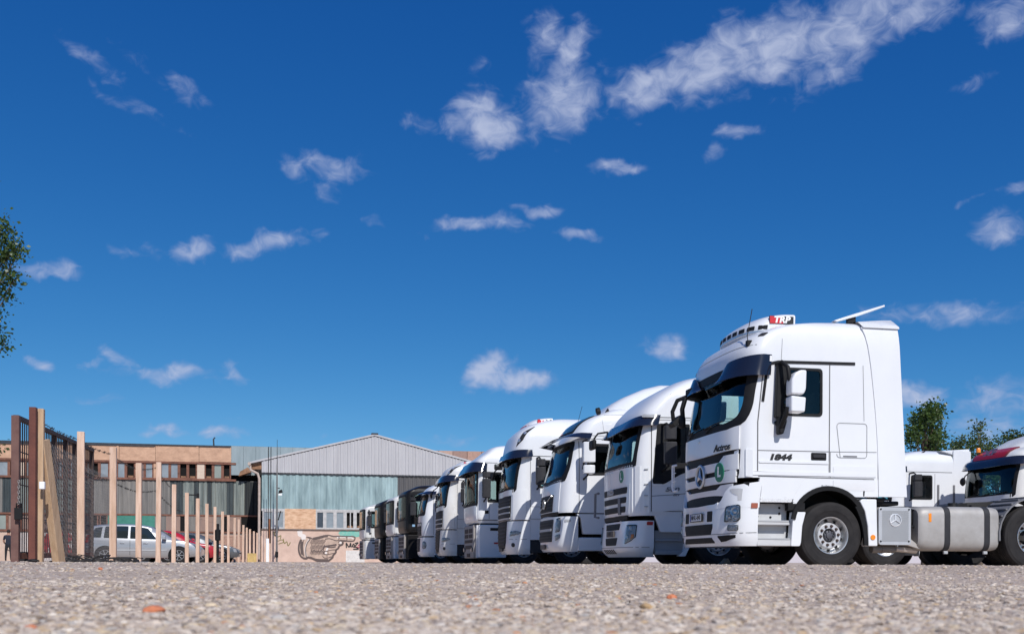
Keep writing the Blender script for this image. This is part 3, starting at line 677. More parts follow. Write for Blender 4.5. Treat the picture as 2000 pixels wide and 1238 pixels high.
    mid = lambda a, w1, w2, zt_, zb_, dz: [(-w1, zb_, zt_ + dz), (-w2 - .14, zb_, zt_ + dz - .01), (-w2, zb_, zt_), (w2, zb_, zt_), (w2 + .14, zb_, zt_ + dz - .01), (w1, zb_, zt_ + dz)]
    for (w1, w2, zt_, zb_, dz) in ((1.13, .70, 1.705, 1.565, .105), (1.09, .66, 1.487, 1.365, .07), (1.03, .60, 1.277, 1.165, .07)):
        cols(MB(), F, mid(0, w1, w2, zt_, zb_, dz), 3, .036, .035, sub=.05).build('grille_bar', WHITE, base)
    for sg in (-1, 1):                                        # uprights that close the slots at the sides
        cols(MB(), F, [(sg * .98, 1.48, 1.57), (sg * 1.1, 1.46, 1.57)][::sg], 2, .033, .03).build('grille_bar', WHITE, base)
    p, n = nrm(F, 0, 1.53); e = Vector((p.x - .055, 0, 1.53))
    st = MB().lathe([(.155, 0), (.19, .0), (.203, .02), (.19, .036), (.165, .036), (.155, .02), (.155, -.05)], (e.x + .02, 0, 1.53), 40, 'x', -1).build('star_emblem', STARM, R)
    MB().disc((e.x + .02, 0, 1.53), .157, 'x', 32, .006, -1).build('emblem_back', BLACKPR, st)
    m = MB()
    for k in range(3):
        q = rad(90 + 120 * k); d = Vector((0, math.cos(q), math.sin(q))); s = Vector((0, -math.sin(q), math.cos(q))); c = Vector((e.x, 0, 1.53))
        b0 = c + Vector((-.002, 0, 0)); m.add([c + Vector((-.035, 0, 0)), b0 + s * .045 - d * .03, b0 + d * .165, b0 - s * .045 - d * .02], [(0, 1, 2), (0, 2, 3), (1, 3, 2), (0, 3, 1)])
    m.build('star', STARM, st, smooth=False)
    p, n = nrm(F, .72, 1.545)
    gl = patch(MB(), lambda u, v: F(u, v), [(.72 + .135 * math.cos(q), 1.545 + .155 * math.sin(q)) for q in [i * math.pi / 14 for i in range(28)]], .048, .03, 2).build('round_green_badge', GREENB, R)
    p, n = nrm(F, .72, 1.545); t = Vector(F(.74, 1.545)) - Vector(F(.70, 1.545)); text('lettering', 'L', .23, p + n * .05, t, UPZ, WHITEP, gl, .001, 0, .9, .006)
    p, n = nrm(F, .78, 1.935); t = Vector(F(.80, 1.935)) - Vector(F(.76, 1.935)); text('model_badge', 'Actros', .15, p + n * .036, t, UPZ, BLACKPR, R, .004, .25, 1.15, .004)
    p, n = nrm(F, -.1, 2.13); MB().box(p.x - .05, p.x + .02, p.y - .02, p.y + .02, 2.105, 2.155).build('washer_jet', CHROME, R, bevel=.008)
    # cab corner wings beside the grille (air vent slot)
    for sg in (-1, 1):
        patch(MB(), cab.W, [(sg * .80, 1.20), (sg * .87, 1.20), (sg * .9, 1.36), (sg * .84, 1.36)], .012, .02).build('corner_vent', PLASTIC, R)
        cols(MB(), cab.W, [(sg * .86, 1.45, 1.88), (sg * .93, 1.43, 1.86)][::sg], 3, .02, .02).build('wind_deflector', WHITE, R)
    # wipers
    for y0, y1 in ((-.75, -.1), (.05, .75)):
        pts = [offp(F, y0 + (y1 - y0) * i / 5, 2.31 + .05 * i / 5, .03) for i in range(6)]
        MB().tube(pts, .011, 6).tube([offp(F, y0 + .1, 2.24, .025), offp(F, (y0 + y1) / 2, 2.32, .045)], .012, 6).build('wiper', PLASTIC, R)
    # bumper
    bc = Cab([(.36, -.06), (.45, -.09), (.62, -.10), (.85, -.095), (1.1, -.08), (1.3, -.05), (1.43, -.01)], [(.36, 1.2), (.5, 1.235), (.8, 1.25), (1.43, 1.25)], D=.5, n=3.0, xr=.43)
    bc.xr = .43; B = bc.F
    mb = MB(); bc.shell(mb, zlist(.36, 1.0, .05), xr=.42, K=2, rear=False)
    bmp = mb.build('bumper', WHITE, R, recalc=False)
    for sg in (-1, 1):
        cols(MB(), bc.W, [(sg * .50, .96, 1.03), (sg * .56, .96, 1.09), (sg * .61, .96, 1.22), (sg * .67, .96, 1.30), (sg * .78, .96, 1.32), (sg * 1.0, .96, 1.37), (sg * 1.03, .96, 1.42)][::sg], 5, .003, .06, sub=.04).build('bumper_corner', WHITE, bmp)
    cols(MB(), B, [(-1.0, .9, 1.3), (0, .9, 1.3), (1.0, .9, 1.3)], 3, -.05, .02).build('lower_air_inlet', PLASTIC, R)
    cols(MB(), B, [(-.75, .96, 1.06), (-.66, .96, 1.035), (0, .96, 1.02), (.66, .96, 1.035), (.75, .96, 1.06)], 2, .006, .06).build('inlet_lip', WHITE, bmp)
    for a, b_ in ((-.60, -.42), (.42, .60)): patch(MB(), B, rrect(a, b_, .76, .93, .02), .006, .02).build('bumper_opening', PLASTIC, R)
    cols(MB(), B, [(-.62, .66, .72), (-.56, .55, .72), (.56, .55, .72), (.62, .66, .72)], 2, .006, .02).build('bumper_inlet', PLASTIC, R)
    cols(MB(), B, [(-.66, .41, .43), (-.58, .41, .50), (.58, .41, .50), (.66, .41, .43)], 2, .006, .02).build('lip_inlet', PLASTIC, R)
    for sg in (-1, 1):
        cols(MB(), bc.W, [(sg * .52, .50, .525), (sg * .58, .425, .525), (sg * .66, .435, .53), (sg * .78, .49, .535)][::sg], 2, .006, .02, sub=.03).build('lip_inlet', PLASTIC, R)
        Wb = bc.W
        m = MB(); line(m, Wb, [(sg * .0, .545), (sg * .6, .55), (sg * 1.0, .57)], .012); m.build('bumper_gap', SEAML, R)
        P = rpoly([(sg * .64, .735), (sg * .80, .74), (sg * .83, .78), (sg * .825, .99), (sg * .80, 1.01), (sg * .665, .985), (sg * .65, .95)], .02)
        lamp(R, Wb, P, housing=DARKGREY, bulbs=((sg * .765, .90, .075), (sg * .69, .92, .045), (sg * .70, .81, .05), (sg * .775, .80, .05)), dome=.012)
        P = rrect(min(sg * .69, sg * .81), max(sg * .69, sg * .81), .60, .69, .02); lamp(R, Wb, P, housing=PLASTIC, name='fog_light', bulbs=((sg * .755, .645, .035),), dome=.006)
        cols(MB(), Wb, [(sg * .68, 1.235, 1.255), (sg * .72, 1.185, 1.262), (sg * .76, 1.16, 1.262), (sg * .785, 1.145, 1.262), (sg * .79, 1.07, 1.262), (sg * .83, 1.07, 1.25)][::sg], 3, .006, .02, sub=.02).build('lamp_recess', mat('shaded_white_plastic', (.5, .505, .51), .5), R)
        patch(MB(), Wb, rrect(min(sg * .93, sg * 1.0), max(sg * .93, sg * 1.0), .95, 1.03, .008), .014, .03).build('corner_marker', ORANGED, R)
    pl = MB().box(bc.xf(.85) - .035, bc.xf(.85) - .015, -.27, .27, .775, .91).build('number_plate', PLASTIC, R, bevel=.004)
    MB().box(bc.xf(.85) - .039, bc.xf(.85) - .034, -.25, .25, .787, .898).build('plate_face', PLATEM, pl)
    MB().box(bc.xf(.85) - .041, bc.xf(.85) - .036, .205, .245, .79, .895).build('plate_band', BLUEPR, pl)
    text('lettering', 'MNU-840', .112, (bc.xf(.85) - .0405, -.02, .842), FRONT_X, UPZ, BLACKPR, pl, .001, 0, .92, .002)
    # door number, faint embossed name, star plate behind the wheel
    text('door_number', '1844', .125, (.78, -1.2545, 1.75), SIDE_X, UPZ, BLACKPR, R, .002, .22, 1.5, .008)
    text('embossed_name', 'Mercedes-Benz', .115, (.73, -1.2535, 1.09), SIDE_X, UPZ, EMBOSS, R, .003, .15, .85)
    text('small_print', 'BlueTec', .04, (1.55, -1.2535, 1.315), SIDE_X, UPZ, GREYPR, R, .001, .2, 1)
    bx = MB().box(2.5, 3.06, -1.2, -.6, .40, 1.0).build('exhaust_box', ALU, R, bevel=.04, seg=3)
    MB().prism(rrect(2.5, 3.07, .39, 1.0, .05), -1.225, -1.2).build('cover_plate', ALUP, bx, bevel=.006)
    m = MB()
    for i in range(25):
        for j in range(30):
            x, z = 2.56 + i * .0188 + (j % 2) * .0094, .45 + j * .0168
            if (x - 2.79) ** 2 + (z - .79) ** 2 < .012: continue
            m.add([(x + .0062 * math.cos(q), -1.2268, z + .0062 * math.sin(q)) for q in [k * math.pi / 3 for k in range(6)]], [tuple(range(6))])
    ph = m.build('perforation', mat('perforation_dark', (.12, .12, .12), .8), bx, smooth=False); ph['kind'] = 'stuff'
    m = MB().lathe([(.088, 0), (.102, .0), (.104, .008), (.09, .01)], (2.79, -1.228, .79), 32, 'y', -1)
    for k in range(3): q = rad(90 + 120 * k); m.bar((2.79, -1.232, .79), (2.79 + .088 * math.cos(q), -1.23, .79 + .088 * math.sin(q)), .022, .008)
    m.build('pressed_star', mat('pressed_metal', (.78, .78, .79), .35, metal=.4), bx)
    for (a, b_) in ((2.535, .965), (3.03, .965), (2.535, .45), (3.03, .45)): MB().disc((a, -1.226, b_), .014, 'y', 10, .008, -1).build('bolt', PLASTIC, bx)
    MB().box(2.46, 2.9, -1.15, -.7, 1.03, 1.10).box(2.40, 2.62, -1.2, -1.0, 1.08, 1.15).build('cab_mount', PLASTIC, R, bevel=.02)
    MB().tube([(2.5, -1.0, .33), (2.9, -1.0, .33)], .07, 12).tube([(2.66, -1.0, .33), (2.69, -1.0, .33)], .078, 12).build('air_cylinder', mat('dusty_grey_metal', (.22, .2, .185), .6, metal=.3, var=.2), R)
    MB().prism([(3.07, .52), (3.10, .50), (3.30, .35), (3.28, .33), (3.07, .39)], -1.15, -1.05).tube([(2.9, -1.05, .33), (3.3, -1.0, .30)], .045, 8).build('exhaust_pipe', mat('pale_exhaust_steel', (.6, .55, .5), .45, metal=.6, var=.1), R)
    # air lines, orange coupling, tank
    MB().box(3.06, 3.22, -1.05, -.6, .72, .99).build('valve_box', PLASTIC, R, bevel=.02)
    MB().tube([(3.2, -1.06, .97), (3.33, -1.12, .93), (3.40, -1.16, .9), (3.41, -1.18, .75), (3.38, -1.16, .68), (3.3, -1.1, .66), (3.15, -1.05, .7)], .012, 6).tube([(3.2, -1.0, .93), (3.3, -1.1, .9), (3.39, -1.16, .88)], .01, 6).build('air_hose', PLASTIC, R)
    MB().box(3.375, 3.43, -1.24, -1.19, .765, .91).build('orange_coupling', AMBER, R, bevel=.01)
    P = rrect(.55, 1.235, .30, 1.03, .17, 6); m = MB(); n = len(P); secs = [(3.22, .86), (3.25, .93), (3.31, .98), (3.40, 1.0), (4.52, 1.0), (4.60, .985), (4.655, .95), (4.67, .9)]
    vs = []; fs = []
    for x, s_ in secs: vs += [(x, -(.8925 + (y - .8925) * s_), .665 + (z - .665) * s_) for y, z in P]
    for i in range(len(secs) - 1): fs += [(i * n + k, i * n + (k + 1) % n, (i + 1) * n + (k + 1) % n, (i + 1) * n + k) for k in range(n)]
    fs += [tuple(range(n)), tuple((len(secs) - 1) * n + k for k in range(n))]
    tk = m.add(vs, fs).build('fuel_tank', ALU, R)
    for x in (3.66, 4.38):
        m = MB(); vs = []; fs = []
        for xx in (x, x + .105): vs += [(xx, -(.8925 + (y - .8925) * 1.012), .665 + (z - .665) * 1.012) for y, z in P]
        fs = [(k, (k + 1) % n, n + (k + 1) % n, n + k) for k in range(n)]
        st = m.add(vs, fs).build('tank_strap', DARKGREY, tk); MB().box(x + .02, x + .09, -1.2, -1.16, .25, .3).build('strap_bolt', SILVERGR, tk, bevel=.008)
    MB().lathe([(.001, .07), (.075, .065), (.08, .02), (.085, .0)], (4.02, -.92, 1.035), 20, 'z').build('filler_cap', PLASTIC, tk)
    m = MB().tube([(3.42, -1.18, .78), (3.43, -1.2, .62)], .01, 6)
    chassis(R, 3.62, 1.68, tank=False)
    MB().box(.5, 2.4, -.68, .68, .62, 1.44).build('cab_underside', PLASTIC, R)
    MB().prism([(3.05, 1.05), (3.45, 1.06), (4.6, 1.06), (4.75, 1.0), (3.05, .98)], -.5, .5).build('catwalk', PLASTIC, R, bevel=.01)
    # mirrors
    for sg in (-1, 1):
        m = MB().prism(rpoly([(.66, 2.36), (.78, 2.36), (.86, 3.12), (.80, 3.24), (.70, 3.24)], .04), sg * 1.27, sg * 1.36)
        m.tube([(.72, sg * 1.24, 3.2), (.74, sg * 1.4, 3.22), (.78, sg * 1.52, 3.12), (.80, sg * 1.55, 2.9)], .035, 8).tube([(.72, sg * 1.24, 2.3), (.73, sg * 1.38, 2.2), (.75, sg * 1.5, 2.36), (.78, sg * 1.54, 2.5)], .04, 8)
        arm = m.build('mirror', PLASTIC, R, bevel=.015)
        m = MB(); P = [(.80, 2.69), (1.0, 2.69), (1.02, 2.74), (1.04, 3.02), (1.02, 3.06), (.92, 3.06), (.83, 2.99), (.79, 2.86)]
        P = [(.775, 2.68), (.98, 2.68), (1.02, 2.76), (1.03, 3.06), (.93, 3.06), (.83, 3.0), (.78, 2.9)]
        m.prism(rpoly(P, .035), sg * 1.45, sg * 1.66).build('mirror_housing', WHITE, arm, bevel=.03, seg=3)
        MB().prism(rpoly([(.775, 2.41), (1.0, 2.41), (1.02, 2.64), (.775, 2.66)], .03), sg * 1.45, sg * 1.66).build('mirror_housing', WHITE, arm, bevel=.03, seg=3)
        MB().prism(rpoly([(.70, 2.10), (.78, 2.10), (.84, 2.3), (.82, 2.38), (.70, 2.38)], .03), sg * 1.27, sg * 1.40).build('mirror_foot', PLASTIC, arm, bevel=.03)
    # kerb mirrors hanging over the far top corner, and the far grab frame
    m = MB().box(.05, .3, .72, 1.0, 2.98, 3.16).tube([(.1, .95, 3.05), (-.08, 1.05, 2.98), (-.16, 1.08, 2.78), (-.14, 1.08, 2.62)], .04, 8).tube([(.0, .85, 3.0), (-.05, .88, 2.8), (-.03, .88, 2.52)], .045, 8)
    km = m.build('kerb_mirror', PLASTIC, R, bevel=.03)
    MB().prism(rpoly([(-.22, 2.56), (-.05, 2.72), (0, 2.66), (-.17, 2.48)], .03), .92, 1.16).build('mirror_housing', PLASTIC, km, bevel=.03)
    MB().box(-.10, .0, .80, .97, 2.46, 2.66).build('mirror_housing', PLASTIC, km, bevel=.04)
    MB().tube([(-.04, 1.2, 1.84), (-.05, 1.36, 1.84), (-.05, 1.37, 1.8), (-.05, 1.37, 1.42), (-.04, 1.33, 1.38), (-.02, 1.2, 1.38)], .02, 6).bar((-.05, 1.2, 1.7), (-.05, 1.36, 1.7), .012).bar((-.05, 1.2, 1.55), (-.05, 1.36, 1.55), .012).bar((-.05, 1.28, 1.4), (-.05, 1.28, 1.82), .012).build('grab_frame', WHITEP, R)
    # roof aerial and small marker lamp
    p, n = nrm(cab.W, .72, 3.56); MB().tube([p, p + Vector((-.02, -.02, .12)), p + Vector((.06, -.02, .55))], .008, 5).box(p.x - .03, p.x + .05, p.y - .05, p.y + .03, p.z - .05, p.z + .05).build('roof_aerial', PLASTIC, R, bevel=.01)
    patch(MB(), cab.W, rrect(.80, .87, 3.66, 3.715, .01), .01, .02).build('roof_marker', DARKGREY, R)
    patch(MB(), cab.W, rrect(-.8, -.74, 3.42, 3.48, .01), .014, .02).build('roof_marker', DARKGREY, R)
    m = MB(); line(m, cab.W, [(-.9, 3.52), (0, 3.52), (.85, 3.52)], .01); m.build('fairing_gap', SEAML, R)
    return R
actros()
# ------------------------------------------------------------------ the other makes of tractor unit
def std_extras(R, fx, wb, tone=STEELD, **k):
    chassis(R, wb, fx, tone=tone, **k)
    MB().box(.5, 2.2, -.95, .95, 1.0, 1.28).build('cab_underside', PLASTIC, R)
def wheel_arch(R, fx, paint, z1=1.3, r=.62, x0=None, x1=None, lip=True, sides=(-1, 1), front_z=.32):
    """side skin around the front wheel: fender with an arched cut-out"""
    for sg in sides:
        m = MB(); vs = []; fs = []; x0_ = x0 if x0 is not None else fx - r - .12; x1_ = x1 or fx + r + .12
        N_ = 24
        for i in range(N_ + 1):
            x = x0_ + (x1_ - x0_) * i / N_; dx = abs(x - fx); z = .62 + math.sqrt(max(0, r * r - dx * dx)) if dx < r else front_z
            vs += [(x, sg * 1.245, z), (x, sg * 1.245, z1), (x, sg * .95, z)]
        for i in range(N_): fs += [(3 * i, 3 * i + 1, 3 * i + 4, 3 * i + 3), (3 * i, 3 * i + 3, 3 * i + 5, 3 * i + 2)]
        m.add(vs, fs).build('wheel_arch_panel', paint, R, ang=20)
        if lip:
            m = MB(); pts = [(fx + r * math.cos(rad(a)), sg * 1.245, .62 + r * math.sin(rad(a))) for a in range(0, 181, 12)]
            m.tube(pts, .03, 6).build('arch_trim', PLASTIC, R)

def iveco():
    R = thing('tractor_unit', 'white tractor unit second from the front, green disc over a slatted grille lettered IVECO', 'truck', (5.97, 19.1 + 1.25, 0), ROW)
    cab = Cab([(.95, .02), (1.2, .0), (2.1, .0), (2.5, .05), (2.85, .12), (3.0, .16), (3.09, .19), (3.36, .41), (3.57, .66), (3.69, .86), (3.85, 1.18), (3.93, 1.45), (3.98, 1.75)],
              [(.95, 1.24), (1.2, 1.25), (3.4, 1.245), (3.6, 1.2), (3.75, 1.1), (3.88, .93), (3.98, .6)], D=.4, n=3.2, xr=2.25)
    ws_o = rpoly([(-1.12, 2.02), (1.12, 2.02), (1.14, 2.95), (-1.14, 2.95)], .06); ws_i = rpoly([(-1.03, 2.12), (1.03, 2.12), (1.06, 2.84), (-1.06, 2.84)], .06)
    wo = rpoly([(.42, 1.66), (.66, 1.66), (1.0, 1.86), (1.42, 2.02), (1.42, 2.88), (.52, 2.88)], .05); wi = rpoly([(.74, 2.1), (1.36, 2.1), (1.36, 2.82), (.78, 2.82)], .05)
    body = cab_and_glass(R, cab, zlist(1.03, 3.98, .05, (3.88, 3.93)), ws_o, ws_i, wo, wi, WHITE, 1.35)
    F, Wm = cab.F, cab.W
    visor(R, cab, 1.0, 2.70, 2.84, .27, .2, .06)
    patch(MB(), lambda t, z: offp(Wm, t, z, .12), rrect(.80, .93, 2.97, 3.03, .03), .0, .05).build('visor_lamp', SILVERGR, R)
    cols(MB(), F, [(-1.02, 1.08, 2.06), (0, 1.05, 2.05), (1.02, 1.08, 2.06)], 8, .012, .02).build('front_flap', GREYP if False else WHITE, R)
    g = patch(MB(), F, [(-.9, 1.06), (.9, 1.06), (.92, 1.3), (.94, 1.68), (-.94, 1.68), (-.92, 1.3)], .016, .02, 3).build('grille', WHITE, R)
    for z0, z1, w in ((1.50, 1.63, .84), (1.31, 1.43, .80), (1.12, 1.24, .76)):
        patch(MB(), F, rpoly([(-w + .03, z0), (w - .03, z0), (w, z1), (-w, z1)], .03), .024, .03).build('grille_slot', PLASTIC, g)
    patch(MB(), F, [(-.8, .96), (.8, .96), (.84, 1.05), (-.84, 1.05)], .03, .05).build('lower_slot', PLASTIC, R)
    p, n = nrm(F, -.2, 1.562); text('lettering', 'IVECO', .15, p + n * .03, FRONT_X, UPZ, SILVERGR, g, .008, 0, 1.05, .006)
    patch(MB(), F, rrect(.36, .5, 1.08, 1.42, .01), .036, .02).build('front_bracket', MIDGREY, R)
    gl = patch(MB(), F, [(.52 + .125 * math.cos(q), 1.86 + .13 * math.sin(q)) for q in [i * math.pi / 12 for i in range(24)]], .02, .02, 2).build('round_green_badge', GREENB, R)
    p, n = nrm(F, .52, 1.86); text('lettering', 'L', .2, p + n * .025, Vector(F(.54, 1.86)) - Vector(F(.5, 1.86)), UPZ, WHITEP, gl, .001, 0, .9, .005)
    for y in (-.55, -.35, -.15, .4):
        p, n = nrm(F, y, 1.985); MB().box(p.x - .03, p.x + .01, p.y - .02, p.y + .02, 1.97, 2.01).build('washer_jet', CHROME, R, bevel=.006)
    for sg in (-1, 1):
        cols(MB(), Wm, [(sg * .76, 1.08, 2.02), (sg * .84, 1.08, 2.02), (sg * .97, 1.08, 2.0)][::sg], 4, .014, .02).build('corner_panel', WHITE, R)
        for z in (1.2, 1.42, 1.65, 1.95): patch(MB(), Wm, rrect(min(sg * .90, sg * .95), max(sg * .90, sg * .95), z, z + .02, .004), .026, .02).build('clip', SILVERGR, R)
    m = MB()
    for sg in (-1, 1): line(m, cab.S(sg), [(.06 + .2, 3.01), (.5, 3.0), (2.2, 3.02)], .02); line(m, cab.S(sg), [(.5, 2.95), (2.2, 2.97)], .012)
    m.build('roof_seam', SEAML, R)
    side_doors(R, cab, (-1, 1), .40, 1.5, 1.12, 2.93, None, SEAM, (1.25, 1.45, 1.6, 1.68))
    for sg in (-1, 1):
        S = cab.S(sg); m = MB(); line(m, S, [(.40, 1.42), (.9, 1.46), (1.5, 1.52)], .014); m.build('door_crease', SEAML, R)
        patch(MB(), S, rpoly([(.41, 1.12), (.41, 1.09), (1.5, 1.20), (1.5, 1.44), (.42, 1.40)], .01), .014, .02).build('door_lower_skin', WHITE, R)
        patch(MB(), S, rrect(.42, .62, 1.635, 1.665, .01), .02, .02).build('step_strip', WHITEP, R)
        MB().prism(rpoly([(.46, 1.09), (1.22, 1.18), (1.22, .95), (1.1, .70), (.60, .70)], .02), sg * 1.24, sg * 1.15).build('step_door', WHITE, R, bevel=.012)
        m = MB().box(.5, 1.15, sg * .95, sg * 1.15, .25, .74).box(.5, 1.15, sg * 1.15, sg * 1.23, .25, .33).box(.5, 1.15, sg * 1.15, sg * 1.2, .52, .56); m.build('step_well', GREYP, R, bevel=.01)
        MB().prism(rpoly([(1.13, .22), (.98, .22), (1.1, .35), (1.12, .72), (1.3, .95), (1.26, .5)], .02), sg * 1.24, sg * 1.1).build('fender_front', WHITE, R)
    text('power_badge', '500', .12, (.83, -1.268, 1.555), SIDE_X, UPZ, GREYPR, R, .004, .2, 1.6, .003)
    text('type_badge', 'EEV', .06, (.92, -1.268, 1.45), SIDE_X, UPZ, GREYPR, R, .003, .2, 1.4, .001)
    bc = Cab([(.2, .05), (.28, -.03), (.36, -.08), (.55, -.07), (.93, -.03)], [(.2, 1.12), (.3, 1.2), (.45, 1.245), (.93, 1.25)], D=.45, n=3.2, xr=.47)
    mb = MB(); bc.shell(mb, zlist(.2, .93, .05), xr=.46, K=2, rear=False); bmp = mb.build('bumper', WHITE, R, recalc=False)
    B, Wb = bc.F, bc.W
    patch(MB(), B, rpoly([(-.44, .76), (.50, .76), (.54, .89), (-.48, .89)], .02), .006, .02).build('bumper_inlet', PLASTIC, R)
    patch(MB(), B, rpoly([(-.36, .44), (.38, .44), (.45, .60), (-.43, .60)], .03), .006, .02).build('bumper_inlet', PLASTIC, R)
    pl = MB().box(bc.xf(.68) - .04, bc.xf(.68) - .01, -.26, .26, .625, .745).build('number_plate', mat('old_plate', (.09, .075, .065), .6), R, bevel=.004)
    text('lettering', 'MKU', .1, (bc.xf(.68) - .042, .02, .685), FRONT_X, UPZ, mat('faded_print', (.03, .028, .028), .6), pl, .001)
    for k in range(6): patch(MB(), B, rpoly([(-.5 + k * .14, .27), (-.42 + k * .14, .27), (-.46 + k * .14, .36), (-.54 + k * .14, .36)], .01), .006, .02).build('lip_slot', PLASTIC, R)
    m = MB(); line(m, Wb, [(-1, .40), (0, .395), (1, .40)], .012); m.build('bumper_gap', SEAML, R)
    for sg in (-1, 1):
        P = rpoly([(sg * .58, .46), (sg * .72, .52), (sg * .80, .6), (sg * .80, .85), (sg * .60, .85)], .02); am = [(sg * .71, .55), (sg * .77, .59), (sg * .77, .66), (sg * .72, .66)]
        lamp(R, Wb, P, housing=PLASTIC, bulbs=((sg * .70, .77, .06), (sg * .64, .60, .055)), dome=.006, amber=am)
        patch(MB(), Wb, rrect(min(sg * .93, sg * 1.02), max(sg * .93, sg * 1.02), .84, .91, .015), .012, .02).build('corner_marker', REDL, R)
    wheel_arch(R, 1.85, WHITE, 1.06, .64, 1.24, 2.28, False)
    mirrors(R, cab, .62, 2.5, [(2.02, 2.46, .22, .2), (2.50, 2.78, .2, .2)], DARKGREY, out=.42)
    for y in (-.95, -.7): MB().prism([(1.62, 3.94), (1.76, 3.98), (1.68, 4.08)], y - .05 + .2, y + .05 + .2).build('roof_horn', PLASTIC, R, bevel=.01)
    m = MB().tube([offp(F, -.75, 2.92, .1), offp(F, -.8, 2.85, .3), offp(F, -.8, 2.72, .36)], .02, 6).build('front_mirror', PLASTIC, R)
    p = Vector(offp(F, -.8, 2.6, .36)); MB().box(p.x - .05, p.x + .05, p.y - .17, p.y + .17, p.z - .11, p.z + .11).build('mirror_housing', PLASTIC, m, bevel=.04)
    std_extras(R, 1.85, 3.7)
    MB().tube([(-.04, 1.1, 1.62), (-.06, 1.3, 1.62), (-.07, 1.3, 1.1), (-.04, 1.1, 1.08)], .03, 6).build('grab_frame', MIDGREY, R)
    return R
iveco()

